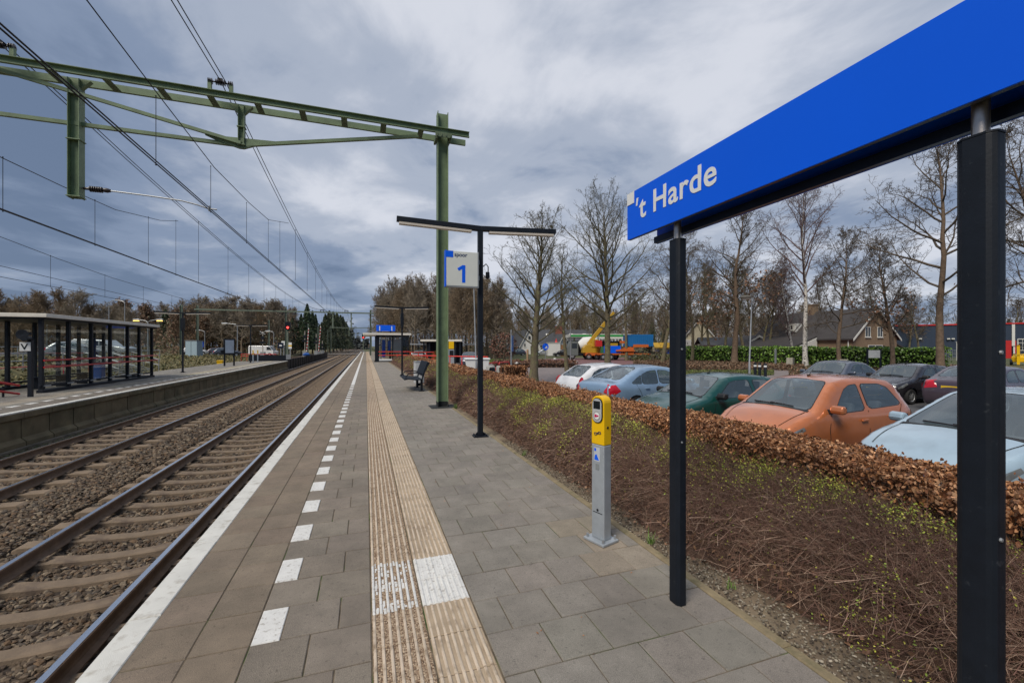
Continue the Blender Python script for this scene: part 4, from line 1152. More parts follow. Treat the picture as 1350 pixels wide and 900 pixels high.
m = MB(); m.bx(-0.34, 0.34, -0.28, 0.28, 0, 0.1); m.build('plinth', M_black, tm)
for k, (px0, px1, d) in enumerate(((543, 561, 62), (604, 627, 66))):
    a = ray(px0, d); b = ray(px1, d)
    t = thing('bicycle_rack_roof', ('far bicycle rack roof left of the black shed', 'far bicycle rack roof right of the black shed')[k], 'bicycle rack', (a[0], a[1], -0.46), math.atan2(b[1] - a[1], b[0] - a[0]))
    ln = math.hypot(b[0] - a[0], b[1] - a[1])
    m = MB(); m.bx(-0.1, ln + 0.1, -0.8, 0.8, 2.25, 2.4); m.build('roof', M_galv, t)
    for x in (0.1, ln / 2, ln - 0.1):
        m = MB(); m.bx(x - 0.06, x + 0.06, -0.06, 0.06, 0, 2.25); m.build('post', M_black, t)
    m = MB()
    for j in range(int(ln / 0.4)):
        for yy in (-0.3, 0.3):
            m.tube([(0.2 + j * 0.4, yy, 0.33 + 0.33 * sin(a2)) if False else (0.2 + j * 0.4, yy + 0.33 * cos(a2), 0.34 + 0.33 * sin(a2)) for a2 in np.linspace(0, 2 * pi, 11)], 0.02, 4)
        m.tube([(0.2 + j * 0.4, -0.3, 0.34), (0.2 + j * 0.4, 0.0, 0.85), (0.2 + j * 0.4, 0.35, 0.95)], 0.02, 4)
    m.build('parked_bicycles', M_black, t)
railing('red_barrier', 'long bright red barrier rail running from the shelter to the white container', ray(524, 42), ray(643, 35), -0.3, 1.02, M_orange_red, 9, (1.0,), 0.05)
railing('red_barrier', 'short bright red barrier close behind the shelter, in front of the amber cabinet', ray(541, 44), ray(572, 46), -0.3, 1.25, M_orange_red, 4, (1.0, 0.7, 0.4), 0.05)
# red hoop barrier
t = thing('red_hoop_rail', 'low red hoop barrier with rounded ends beside the white container', 'railing', (*ray(642, 34), -0.46))
a = ray(642, 34); b = ray(672, 37)
dx, dy = b[0] - a[0], b[1] - a[1]
for k, o in enumerate((0.0, 0.5)):
    m = MB(); m.tube([(dx * o, dy * o, 0), (dx * o, dy * o, 0.55), (dx * (o + .03), dy * (o + .03), 0.7), (dx * (o + .45), dy * (o + .45), 0.7), (dx * (o + .48), dy * (o + .48), 0.55), (dx * (o + .48), dy * (o + .48), 0)], 0.055, 8); m.build('hoop', M_red, t)
m = MB(); m.bx(-0.2, 1.9, -0.05, 0.05, 0.12, 0.4); m.build('red_board', M_orange_red, t)
# white container and concrete blocks
x_, y_ = ray(629, 31)
wc = thing('white_container', 'white tapered container with a rim standing behind the brown hedge', 'container', (x_, y_, -0.46), radians(-12))
m = MB(); m.add([(-.72, -.5, 0.05), (.72, -.5, 0.05), (.72, .5, 0.05), (-.72, .5, 0.05), (-.86, -.62, 1.1), (.86, -.62, 1.1), (.86, .62, 1.1), (-.86, .62, 1.1)], [(0, 3, 2, 1), (0, 1, 5, 4), (1, 2, 6, 5), (2, 3, 7, 6), (3, 0, 4, 7), (4, 5, 6, 7)]); m.build('body', M_signwhite, wc, bevel=0.03)
m = MB(); m.bx(-0.92, 0.92, -0.68, 0.68, 1.102, 1.2); m.build('rim', M_signwhite, wc, bevel=0.03)
M_concgrey = mat('grey_concrete_block', (0.33, 0.33, 0.32), 0.85, var=0.2, vscale=4, bump=0.4, bscale=40)
for k, px in enumerate((647, 660)):
    x_, y_ = ray(px, 29.5)
    t = thing('concrete_planter', ('left grey round-topped concrete block behind the hedge', 'right grey round-topped concrete block behind the hedge')[k], 'concrete block', (x_, y_, -0.46), 0, 'concrete blocks behind the hedge')
    m = MB(); m.lathe([(0, 0), (0.3, 0), (0.32, 0.1), (0.32, 0.62), (0.26, 0.72), (0, 0.74)], (0, 0, 0), 18); m.build('drum', M_concgrey, t, smooth=True)
    m = MB(); m.prism(rr(0, 0.45, 0.2, 0.16, 0.1), 'y', -0.345, -0.3); m.build('dark_front', M_black, t)

# posts, signs, street lamps
def street_lamp(name, label, px, d, z0, ztop, headx, style, group=None, lean=0.0):
    x, y = ray(px, d)
    t = thing(name, label, 'street lamp', (x, y, z0), 0, group)
    h = ztop - z0
    m = MB(); m.tube([(0, 0, 0), (0, 0, 0.9), (0, 0, 0.95), (lean, 0, h)], [0.075, 0.07, 0.055, 0.04], 12); m.build('pole', M_galv, t, smooth=True)
    if style == 'cap':
        m = MB(); m.beam((lean, 0, h), (headx * 0.6, 0, h + 0.05), 0.05, 0.05); m.build('arm', M_galv, t)
        m = MB(); m.lathe([(0, 0.16), (0.25, 0.13), (0.36, 0.04), (0.36, 0.0), (0.28, -0.03), (0, -0.03)], (headx, 0, h + 0.0), 20); hd = m.build('head', mat('lamp_cap', (0.11, 0.10, 0.08), 0.5), t, smooth=True)
        m = MB(); m.lathe([(0.27, -0.032), (0.2, -0.12), (0.0, -0.15)], (headx, 0, h), 18); m.build('bowl', M_tube, hd, smooth=True)
    return t
street_lamp('street_lamp', 'grey street lamp with a round dark cap at the edge of the car park', 988, 29.1, -0.46, 4.9, -0.32, 'cap', lean=0.22)
street_lamp('street_lamp', 'plain grey lamp pole behind the track number sign', 627.5, 30.4, -0.46, 7.3, -0.3, 'cap', lean=-0.2)
for k, px in enumerate((995.5, 1001.5, 1009)):
    x, y = ray(px, 27.8 - k * 0.4)
    t = thing('bollard', ('first black bollard right of the capped street lamp', 'middle black bollard of three by the street lamp', 'third black bollard, farthest from the street lamp')[k], 'bollard', (x, y, -0.46), 0, 'bollards by the car park')
    m = MB(); m.lathe([(0, 0), (0.085, 0), (0.085, 0.95), (0.06, 1.0), (0, 1.0)], (0, 0, 0), 16); m.build('body', M_black, t, smooth=True)
    m = MB(); m.lathe([(0.0862, 0.74), (0.0875, 0.745), (0.0875, 0.84), (0.0862, 0.845)], (0, 0, 0), 16); m.build('white_band', M_signwhite, t)
x, y = ray(674, 26.5)
t = thing('information_sign', 'narrow blue-edged sign panel on a thin grey post by the first big tree', 'sign', (x, y, -0.46), radians(62))
m = MB(); m.tube([(0, 0, 0), (0, 0, 3.1)], 0.05, 10); m.build('post', M_galv, t)
m = MB(); m.bx(-0.32, 0.32, -0.075, -0.055, 1.75, 2.72); m.build('panel', M_galv, t, bevel=0.01)
m = MB(); m.bx(-0.325, 0.325, -0.09, -0.0755, 1.745, 2.725); m.build('blue_face', mat('sign_sky_blue', (0.03, 0.22, 0.62), 0.4), t)
x, y = ray(719, 46)
t = thing('traffic_sign', 'round blue traffic sign with a white down arrow on the roundabout', 'traffic sign', (x, y, -0.46))
m = MB(); m.tube([(0, 0, 0), (0, 0, 2.3)], 0.04, 8); m.build('post', M_galv, t)
m = MB(); m.lathe([(0, -0.06), (0.36, -0.06), (0.36, -0.045), (0, -0.045)], (0, 0, 2.0), 24, 'y'); m.build('disc', M_blue, t)
m = MB(); m.beam((-0.17, -0.064, 2.17), (0.14, -0.064, 1.86), 0.10, 0.004); m.prism([(0.2, 1.8), (-0.1, 1.83), (0.17, 2.1)], 'y', -0.067, -0.063); m.build('arrow', M_signwhite, t)
x, y = ray(695.5, 44)
t = thing('wooden_post', 'short light wooden post on the brown roundabout bed', 'post', (x, y, -0.3))
m = MB(); m.cyl((0, 0, 0), 0.11, 1.5, 10); m.lathe([(0.11, 1.501), (0.06, 1.58), (0, 1.6)], (0, 0, 0), 10); m.build('pole', mat('pale_wood', (0.36, 0.23, 0.13), 0.8, var=0.2), t)
x, y = ray(752, 52)
t = thing('white_pole', 'slim pale pole at the road in front of the lorries', 'pole', (x, y, -0.46)); m = MB(); m.tube([(0, 0, 0), (0, 0, 5.0)], [0.06, 0.04], 8); m.build('shaft', M_galv, t); m = MB(); m.cyl((0, 0, 5.0), 0.06, 0.1, 8); m.build('cap', M_galv, t)
M_stone = mat('white_boulder', (0.6, 0.6, 0.58), 0.9, var=0.15, bump=0.5, bscale=10)
for k, (px, d, s) in enumerate(((682, 42, 0.42), (757, 47, 0.42), (752, 45.5, 0.3), (731.5, 62, 0.25))):
    x, y = ray(px, d)
    bm_ = bmesh.new(); bmesh.ops.create_icosphere(bm_, subdivisions=2, radius=s)
    for v in bm_.verts: v.co *= random.uniform(0.85, 1.15); v.co.z *= 0.75
    me = bpy.data.meshes.new('boulder'); bm_.to_mesh(me); bm_.free(); me.materials.append(M_stone)
    o = bpy.data.objects.new('boulder', me); COL.objects.link(o); o.location = (x, y, -0.42 + s * 0.5)
    tag(o, ('white boulder left of the first big trunk at the roundabout edge', 'larger white boulder right of the slim second trunk', 'smaller white boulder at the roadside right of the slim trunk', 'tiny white boulder on the brown roundabout bed')[k], 'boulder', 'white boulders round the roundabout')
x, y = ray(1152, 33.5)
t = thing('notice_board', 'pale notice board on two dark posts in front of the green hedge', 'notice board', (x, y, -0.46), radians(-25))
m = MB(); m.bx(-0.42, 0.42, -0.05, 0.05, 1.15, 1.75); m.build('panel', mat('notice_grey', (0.42, 0.44, 0.46), 0.5), t)
for xx in (-0.47, 0.47):
    m = MB(); m.bx(xx - 0.05, xx + 0.05, -0.05, 0.05, 0, 1.85); m.build('post', M_black, t)
for k, (px, d) in enumerate(((1042, 39.5), (1113, 35))):
    x, y = ray(px, d)
    t = thing('concrete_block', ('low pale concrete block left of the birch before the green hedge', 'low pale concrete block right of the birch before the green hedge')[k], 'concrete block', (x, y, -0.46), 0.5)
    m = MB(); m.prism([(-0.55, 0), (0.55, 0), (0.5, 0.95), (-0.45, 1.0)], 'y', -0.25, 0.25); m.build('block', mat('pale_block', (0.32, 0.30, 0.25), 0.9, var=0.2), t, bevel=0.03)
x, y = ray(1022.5, 41)
t = thing('marker_post', 'thin grey marker post in front of the green hedge', 'post', (x, y, -0.46)); m = MB(); m.bx(-0.07, 0.07, -0.07, 0.07, 0, 1.75); m.build('shaft', M_galv, t, bevel=0.01); m = MB(); m.cyl((0, 0, 1.75), 0.05, 0.08, 8); m.build('cap', M_galv, t)

# =================================================================== PLANTS
def leaf_np(P, size, nrm_bias=(0, 0, 1), bias=0.6, aspect=0.62, fold=0.35):
    """folded leaf quads (two faces each) at points P with random orientation"""
    n = len(P)
    s = size * RNG.uniform(0.6, 1.3, n)
    nb = np.asarray(nrm_bias, np.float32)
    N = RNG.normal(0, 1, (n, 3)) * (1 - bias) + nb * bias
    N /= np.linalg.norm(N, axis=1)[:, None] + 1e-9
    T = RNG.normal(0, 1, (n, 3)); T -= (T * N).sum(1)[:, None] * N; T /= np.linalg.norm(T, axis=1)[:, None] + 1e-9
    B = np.cross(N, T)
    h = (s * 0.5)[:, None]; w = (s * aspect * 0.5)[:, None]; fo = fold * w
    a = P - T * h; b = P + T * h
    curl = N * (RNG.uniform(-0.3, 0.3, n) * s)[:, None]
    m1, m2 = P - T * h * 0.25, P + T * h * 0.45 + curl * 0.35
    l1, r1 = m1 + B * w + N * fo, m1 - B * w + N * fo
    l2, r2 = m2 + B * w * 0.78 + N * fo, m2 - B * w * 0.78 + N * fo
    v = np.stack([a, r1, r2, b + curl, l2, l1], 1)
    f = np.array([(0, 1, 5), (1, 2, 5), (2, 4, 5), (2, 3, 4)])[None] + 6 * np.arange(n)[:, None, None]
    return v.reshape(-1, 3), f.reshape(-1, 3)

def leaf_obj(name, P, size, pal, m, parent=None, var=0.25, **kw):
    v, f = leaf_np(np.asarray(P, np.float32), size, **kw)
    pal = np.array(pal, np.float32); n = len(P)
    c = pal[RNG.integers(0, len(pal), n)] * (1 + RNG.normal(0, var, (n, 1)).clip(-0.6, 0.9))
    return np_mesh(name, v, f, m, parent, color=np.repeat(c, 6, 0))

M_leaf = attr_mat('leaf', rough=0.7, var=0.0)
M_leafgloss = attr_mat('glossy_leaf', rough=0.35, var=0.0, spec=0.6)
M_twig = attr_mat('twig', rough=0.9, var=0.0)

def vnoise(x, y, s, seed=0):
    """cheap smooth value noise"""
    x = np.asarray(x) / s + seed * 17.3; y = np.asarray(y) / s + seed * 5.7
    xi, yi = np.floor(x), np.floor(y); xf, yf = x - xi, y - yi
    def h(a, b): return np.modf(np.abs(np.sin(a * 127.1 + b * 311.7) * 43758.5453))[0]
    u, w = xf * xf * (3 - 2 * xf), yf * yf * (3 - 2 * yf)
    return (h(xi, yi) * (1 - u) + h(xi + 1, yi) * u) * (1 - w) + (h(xi, yi + 1) * (1 - u) + h(xi + 1, yi + 1) * u) * w

# ---- beech hedge with copper winter leaves
HX0, HX1, HZ0, HZ1 = 3.30, 3.98, 0.05, 0.76
beech = [(0.34, 0.150, 0.060), (0.26, 0.108, 0.043), (0.43, 0.215, 0.100), (0.17, 0.068, 0.030), (0.52, 0.29, 0.15), (0.21, 0.10, 0.05)]
hedge = thing('beech_hedge', 'long clipped beech hedge with copper brown winter leaves along the car park', 'hedge', (0, 0, 0))
def hedge_pts(y0, y1, dens, dep):
    n = int((y1 - y0) * 2.1 * dens)
    y = RNG.uniform(y0, y1, n); t = RNG.uniform(0, 2.05, n)
    zt = HZ1 + 0.06 * (vnoise(y, t * 0 + 3, 0.9, 1) - 0.5) + 0.05 * (vnoise(y, t * 0, 0.25, 2) - 0.5)
    x = np.where(t < 0.68, HX0 + t, np.where(t < 1.38, HX0, HX1)); z = np.where(t < 0.68, zt, np.where(t < 1.38, zt - (t - 0.68), zt - (t - 1.38)))
    bul = 0.10 * (vnoise(y, z, 0.35, 3) - 0.45)
    d = RNG.exponential(dep, n) - 0.02
    x = np.where(t < 0.68, x, np.where(t < 1.38, x + d - bul, x - d + bul)); z = np.where(t < 0.68, z - d + bul * 0.5, z)
    # rounded top edges
    e = np.minimum(np.abs(x - HX0), np.abs(x - HX1)); z = np.where((t < 0.68) & (e < 0.12), z - (0.12 - e) * 0.35, z)
    thin = vnoise(y, z * 2, 0.22, 5)
    keep = (z > 0.02) & ~((t >= 0.68) & (t < 1.38) & (thin > 0.66) & (z < zt - 0.14))
    return np.stack([x, y, z], 1)[keep]
for y0, y1, dn, sz, dp in ((-4.0, 0.7, 1800, 0.045, 0.05), (0.7, 4.5, 5600, 0.036, 0.05), (4.5, 9, 3400, 0.040, 0.05), (9, 17, 1300, 0.058, 0.05), (17, 40, 420, 0.095, 0.05)):
    P = hedge_pts(y0, y1, dn, dp)
    leaf_obj('leaves', P, sz, beech, M_leaf, hedge, bias=0.12, aspect=0.52, var=0.34)
n = 5200; y = RNG.uniform(0.7, 12, n); base = RNG.uniform(0.7, 12, 420); j = RNG.integers(0, 420, n); bx0 = RNG.uniform(HX0 - 0.04, HX1, 420); bh = RNG.uniform(0.04, 0.15, 420)
P = np.stack([bx0[j] + RNG.normal(0, 0.018, n), base[j] + RNG.normal(0, 0.018, n), HZ1 - 0.03 + bh[j] * RNG.uniform(0, 1, n)], 1)
leaf_obj('leaves', P, 0.026, beech, M_leaf, hedge, bias=0.1)
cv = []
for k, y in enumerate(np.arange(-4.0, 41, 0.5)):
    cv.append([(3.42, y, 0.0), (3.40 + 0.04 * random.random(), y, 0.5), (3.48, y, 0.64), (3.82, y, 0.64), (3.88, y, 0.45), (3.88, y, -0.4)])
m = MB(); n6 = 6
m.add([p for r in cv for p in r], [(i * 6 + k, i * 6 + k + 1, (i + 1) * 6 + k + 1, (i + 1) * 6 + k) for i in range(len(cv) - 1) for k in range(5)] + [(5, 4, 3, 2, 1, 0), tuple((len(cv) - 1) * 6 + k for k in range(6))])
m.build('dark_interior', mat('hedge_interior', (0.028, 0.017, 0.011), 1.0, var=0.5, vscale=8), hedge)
# grey branches showing in the gaps
m = MB()
for k in range(260):
    y = RNG.uniform(0.8, 12) if k > 40 else RNG.uniform(1.9, 3.2)
    p = Vector((3.42 + RNG.uniform(0, 0.1), y, RNG.uniform(0.0, 0.25))); pts = [p]
    d = Vector((RNG.uniform(-0.5, 0.1), RNG.uniform(-0.7, 0.7), 1)).normalized()
    for q in range(4):
        d = (d + Vector((RNG.normal(0, .25), RNG.normal(0, .35), RNG.normal(0, .2)))).normalized(); pts.append(pts[-1] + d * 0.13)
    r = RNG.uniform(0.004, 0.011)
    m.tube(pts, [r, r * .9, r * .75, r * .6, r * .4], 5)
m.build('branches', mat('grey_branch', (0.13, 0.115, 0.10), 0.9, var=0.2, vscale=20), hedge)

# ---- low shrubs between platform and hedge
def mound(x, y):
    t = np.clip((x - 2.30) / 1.0, 0, 1)
    h = 0.08 + 0.52 * np.power(t, 0.55)
    edge = 0.10 * (vnoise(y, y * 0, 0.8, 7) - 0.5) + 0.17 * np.clip((2.75 - y) / 0.5, 0, 1)
    h = h * np.clip((x - 2.33 - edge) / 0.16, 0, 1)
    h *= 0.86 + 0.34 * vnoise(x, y, 0.55, 8)
    near = np.clip((2.6 - y) / 1.2, 0, 1)
    return h * (1 - 0.12 * near)
def twigs(name, n, yr, w, Lr, nearcol, parent=None):
    x = 2.30 + 1.05 * np.sqrt(RNG.uniform(0.0, 1, n)) ** 0.9; y = RNG.uniform(*yr, n)
    H = mound(x, y); k = (H > 0.03); x, y, H = x[k], y[k], H[k]; n = len(x)
    z = H * (1 - 0.55 * RNG.power(0.7, n) * RNG.uniform(0, 1, n)) - 0.03
    L = RNG.uniform(*Lr, n)
    d = RNG.normal(0, 1, (n, 3)); d[:, 2] = np.abs(d[:, 2]) * 0.55 + 0.12; d[:, 0] -= 0.25
    d /= np.linalg.norm(d, axis=1)[:, None]
    b = RNG.normal(0, 0.45, (n, 3)); b[:, 2] -= 0.22
    p0 = np.stack([x, y, z], 1) - d * (L * 0.5)[:, None]
    pts = [p0]
    for q in range(3):
        dd = d + b * (q * 0.42); dd /= np.linalg.norm(dd, axis=1)[:, None]
        pts.append(pts[-1] + dd * (L / 3)[:, None])
    side = np.cross(d, RNG.normal(0, 1, (n, 3))); side /= np.linalg.norm(side, axis=1)[:, None]
    ww = w * RNG.uniform(0.6, 1.5, n)
    v = []
    for q, p in enumerate(pts):
        s = side * (ww * (1 - 0.25 * q) * 0.5)[:, None]
        v += [p - s, p + s]
    v = np.stack(v, 1)
    v[..., 2] = np.maximum(v[..., 2], -0.03)
    f = np.array([(0, 1, 3, 2), (2, 3, 5, 4), (4, 5, 7, 6)])[None] + 8 * np.arange(n)[:, None, None]
    pal = np.array(nearcol, np.float32)
    c = pal[RNG.integers(0, len(pal), n)] * RNG.uniform(0.6, 1.45, (n, 1))
    return np_mesh(name, v.reshape(-1, 3), f.reshape(-1, 4), M_twig, parent, color=np.repeat(c, 8, 0))
TW = [(0.172, 0.094, 0.067), (0.138, 0.074, 0.053), (0.230, 0.140, 0.101), (0.132, 0.081, 0.051), (0.345, 0.241, 0.178), (0.161, 0.085, 0.067)]
for nm, n, yr, w, Lr in (('low_shrubs', 30000, (-4.0, 0.5), 0.004, (0.14, 0.42)), ('low_shrubs', 62000, (0.5, 4.0), 0.0030, (0.14, 0.42)), ('low_shrubs', 52000, (4.0, 9.0), 0.0042, (0.16, 0.42)), ('low_shrubs', 42000, (9, 18), 0.0070, (0.2, 0.45)), ('low_shrubs', 40000, (18, 44), 0.013, (0.25, 0.5))):
    tag(twigs(nm, n, yr, w, Lr, TW), kind='stuff')
# dark litter-covered heart of the shrubs
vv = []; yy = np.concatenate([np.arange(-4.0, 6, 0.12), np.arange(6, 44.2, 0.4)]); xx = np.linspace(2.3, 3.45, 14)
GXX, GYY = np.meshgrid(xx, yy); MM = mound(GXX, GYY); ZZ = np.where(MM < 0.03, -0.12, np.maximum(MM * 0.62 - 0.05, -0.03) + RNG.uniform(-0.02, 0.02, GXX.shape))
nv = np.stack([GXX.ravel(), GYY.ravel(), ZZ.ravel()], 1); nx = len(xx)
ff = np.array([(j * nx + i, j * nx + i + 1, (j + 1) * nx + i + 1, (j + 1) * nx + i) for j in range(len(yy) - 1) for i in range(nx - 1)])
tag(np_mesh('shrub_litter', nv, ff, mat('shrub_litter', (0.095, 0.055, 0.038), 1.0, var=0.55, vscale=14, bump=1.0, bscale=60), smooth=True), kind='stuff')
# young yellow-green leaflets: a band near the hedge plus patches
def green_pts(n, yr):
    x = RNG.uniform(2.45, 3.4, n); y = RNG.uniform(*yr, n)
    band = np.exp(-((x - 3.12) / 0.16) ** 2) * np.clip((vnoise(x, y, 0.28, 23) - 0.36) * 2.0, 0.06, 0.6) * np.clip(0.35 + vnoise(x, y, 1.3, 24), 0.3, 1)
    pt = np.clip((vnoise(x, y, 0.30, 21) - 0.60) * 2.6, 0, 0.5) * np.clip((vnoise(x, y, 1.2, 22) - 0.25) * 1.6, 0, 1)
    k = RNG.uniform(0, 1, n) < np.clip(band + pt * 0.9 + 0.022, 0, 1)
    x, y = x[k], y[k]
    # small clusters
    r = 3; x = np.repeat(x, r) + RNG.normal(0, 0.012, len(x) * r); y = np.repeat(y, r) + RNG.normal(0, 0.012, len(y) * r)
    z = mound(x, y) + RNG.uniform(-0.05, 0.07, len(x))
    return np.stack([x, y, z], 1)
GRN = [(0.423, 0.439, 0.057), (0.325, 0.382, 0.048), (0.552, 0.520, 0.098), (0.227, 0.308, 0.048)]
for n, yr, sz in ((21000, (0.5, 4.5), 0.0135), (22000, (4.5, 10), 0.018), (15000, (10, 20), 0.028), (8000, (20, 42), 0.05)):
    tag(leaf_obj('young_leaves', green_pts(n, yr), sz, GRN, M_leaf, bias=0.4), kind='stuff')
# fallen copper leaves on soil and along the kerb, a few weeds
n = 1500; y = RNG.uniform(0.7, 14, n); x = 2.30 + np.abs(RNG.normal(0.14, 0.12, n)) + 0.17 * np.clip((2.75 - y) / 0.5, 0, 1); z = np.maximum(mound(x, y) * 0.45, -0.02) + RNG.uniform(0.0, 0.02, n)
tag(leaf_obj('fallen_leaves', np.stack([x, y, z], 1), 0.036, [(0.19, 0.10, 0.055), (0.13, 0.07, 0.042), (0.25, 0.14, 0.08), (0.09, 0.05, 0.03)], M_leaf, bias=0.6), kind='stuff')
n = 5200; y = RNG.uniform(0.7, 16, n); x = RNG.uniform(2.4, 3.3, n); z = mound(x, y) * RNG.uniform(0.45, 0.85, n)
tag(leaf_obj('fallen_leaves', np.stack([x, y, z], 1)[mound(x, y) > 0.06], 0.034, [(0.17, 0.09, 0.05), (0.12, 0.065, 0.04), (0.23, 0.13, 0.07)], M_leaf, bias=0.3), kind='stuff')
n = 90; y = RNG.uniform(1.2, 20, n); x = RNG.uniform(0.7, 2.1, n)
tag(leaf_obj('fallen_leaves', np.stack([x, y, np.full(n, 0.006)], 1), 0.016, beech, M_leaf, bias=0.85), kind='stuff')
# gravel grit on the bare soil strip
st4 = stones('soil_grit', 9000, (2.2, 2.6), (0.9, 7), 0.006, lambda x, y: np.full_like(x, -0.022), lambda x, y: x > 0, [(0.22, 0.19, 0.14), (0.12, 0.095, 0.07), (0.32, 0.28, 0.22), (0.08, 0.06, 0.045)]); tag(st4, kind='stuff')
def tuft(label, x, y, s, n, cols=((0.09, 0.17, 0.025), (0.13, 0.22, 0.04))):
    t = MB(); v = []; f = []
    for k in range(n):
        a = random.uniform(0, 2 * pi); l = s * random.uniform(0.5, 1.1); w = s * 0.05; lean = random.uniform(0.2, 0.9)
        ox, oy = random.gauss(0, s * .2), random.gauss(0, s * .2)
        b = len(v)
        for q in range(4):
            h = l * q / 3; off = lean * l * (q / 3) ** 1.6; ww = w * (1 - q / 3.2)
            v += [(x + ox + cos(a) * off - sin(a) * ww, y + oy + sin(a) * off + cos(a) * ww, -0.02 + h * 0.9), (x + ox + cos(a) * off + sin(a) * ww, y + oy + sin(a) * off - cos(a) * ww, -0.02 + h * 0.9)]
        f += [(b + 2 * q, b + 2 * q + 1, b + 2 * q + 3, b + 2 * q + 2) for q in range(3)]
    c = np.repeat(np.array([cols[i % 2] for i in range(n)], np.float32), 8, 0)
    o = np_mesh('weed_tuft', np.array(v), np.array(f), M_leaf, color=c)
    return tag(o, label, 'weed', 'weed tufts along the kerb')
for lb, x, y, s, n in (('green weed tuft at the kerb just left of the far sign post', 2.24, 2.98, 0.10, 22), ('small green weed tuft on the bare soil behind the far sign post', 2.34, 2.25, 0.08, 14), ('large green grass tuft behind the near sign post', 2.75, 1.05, 0.34, 60), ('green tuft at the foot of the near sign post', 2.45, 1.0, 0.2, 40), ('grass tuft at the kerb before the platform lamp', 2.24, 6.0, 0.1, 16), ('long grass tuft at the foot of the green H post', 2.22, 11.1, 0.16, 30)):
    tuft(lb, x, y, s, n)
# short side hedge by the first tree
def mass_hedge(name, label, cat, a, b, w, z0, h, dens, size, pal, m, interior, group=None, rough_top=0.1):
    ax, ay = a; bx_, by_ = b
    ln = math.hypot(bx_ - ax, by_ - ay); an = math.atan2(by_ - ay, bx_ - ax)
    t = thing(name, label, cat, (ax, ay, z0), an, group)
    n = int(ln * (w + 2 * h) * dens)
    x = RNG.uniform(0, ln, n); s = RNG.uniform(0, w + 2 * h, n)
    zt = h + rough_top * (vnoise(x, s * 0, 1.1, 31) - 0.5) * 2
    y = np.where(s < h, 0, np.where(s < h + w, s - h, w)); z = np.where(s < h, s / h * zt, np.where(s < h + w, zt, (w + 2 * h - s) / h * zt))
    d = RNG.exponential(size * 1.0, n); bul = (vnoise(x, z, 0.5, 32) - 0.5) * 0.22
    y = np.where(s < h, y + d - bul, np.where(s < h + w, y, y - d + bul)); z = np.where((s >= h) & (s < h + w), z - d + bul, z)
    endcap = RNG.uniform(0, 1, n) < 0.04
    x = np.where(endcap, RNG.choice([0, ln], n) + RNG.normal(0, size, n), x)
    k = z > 0.02
    leaf_obj('leaves', np.stack([x, y, z], 1)[k], size, pal, m, t, bias=0.2)
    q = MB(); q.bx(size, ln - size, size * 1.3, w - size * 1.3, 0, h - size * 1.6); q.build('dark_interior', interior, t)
    return t
M_int = MATS['hedge_interior']
mass_hedge('beech_hedge', 'short brown hedge stub turning away from the long hedge near the first big tree', 'hedge', ray(668, 24.5), ray(697, 25.5), 0.7, -0.46, 0.95, 500, 0.10, beech, M_leaf, M_int)
LAUREL = [(0.140, 0.263, 0.041), (0.104, 0.206, 0.034), (0.206, 0.356, 0.056), (0.066, 0.131, 0.022), (0.281, 0.440, 0.085)]
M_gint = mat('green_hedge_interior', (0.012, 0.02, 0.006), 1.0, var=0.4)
mass_hedge('laurel_hedge', 'tall evergreen laurel hedge in front of the brick house, left part', 'hedge', ray(1030, 44), ray(893, 55), 1.3, -0.5, 2.05, 95, 0.20, LAUREL, M_leafgloss, M_gint, 'laurel hedges by the brick house')
mass_hedge('laurel_hedge', 'tall evergreen laurel hedge ending at the trunk by the dark blue hall, right part', 'hedge', ray(1250, 33.5), ray(1036, 43.7), 1.3, -0.5, 2.0, 120, 0.19, LAUREL, M_leafgloss, M_gint, 'laurel hedges by the brick house')
# brown ground cover
def cover(name, n, poly_fn, zr, size, pal, m=M_leaf):
    P = poly_fn(n); P[:, 2] += RNG.uniform(*zr, len(P))
    return tag(leaf_obj(name, P, size, pal, m, bias=0.3), kind='stuff')
def band(px0, px1, d0, d1, z):
    def fn(n):
        px = RNG.uniform(px0, px1, n); d = d0 + (d1 - d0) * RNG.uniform(0, 1, n)
        u = (px - 675) / 562.5
        return np.stack([d * (u * _c + _s), d * (_c - u * _s), np.full(n, z)], 1)
    return fn
BRN = [(0.173, 0.102, 0.060), (0.135, 0.078, 0.045), (0.225, 0.138, 0.083), (0.120, 0.090, 0.053)]
cover('ground_cover', 26000, band(835, 1060, 36, 52, -0.46), (0, 0.42), 0.17, BRN)
cover('ground_cover', 14000, band(1040, 1260, 30, 42, -0.46), (0, 0.28), 0.14, BRN + [(0.07, 0.08, 0.03)])
cover('grass_strip', 9000, band(830, 1020, 30, 35.5, -0.46), (0, 0.12), 0.12, [(0.09, 0.12, 0.025), (0.12, 0.13, 0.04)])
cover('grass_strip', 9000, band(625, 690, 52, 62, -0.46), (0, 0.12), 0.16, [(0.10, 0.20, 0.025), (0.12, 0.22, 0.03)])
mass_hedge('roundabout_hedge', 'low clipped reddish brown hedge ringing the roundabout', 'hedge', ray(752, 46), ray(652, 46), 5.0, -0.46, 0.62, 60, 0.16, [(0.15, 0.07, 0.045), (0.115, 0.055, 0.035), (0.19, 0.10, 0.06)], M_leaf, M_int)
def bank_pts(n):
    x = RNG.uniform(-34, -17.2, n); y = RNG.uniform(14, 110, n)
    z = np.interp(x, [-23, -20.5, -18.6, -17.0], [0.5, 0.35, -0.45, -0.95]); k = np.clip((y - 45) / 75, 0, 1)
    z = np.where(z > -0.9, z + (-0.72 - z) * k, z)
    return np.stack([x, y, z], 1)
cover('dry_grass_blades', 30000, bank_pts, (-0.02, 0.28), 0.20, [(0.20, 0.165, 0.07), (0.14, 0.125, 0.05), (0.10, 0.11, 0.035), (0.24, 0.20, 0.10)])

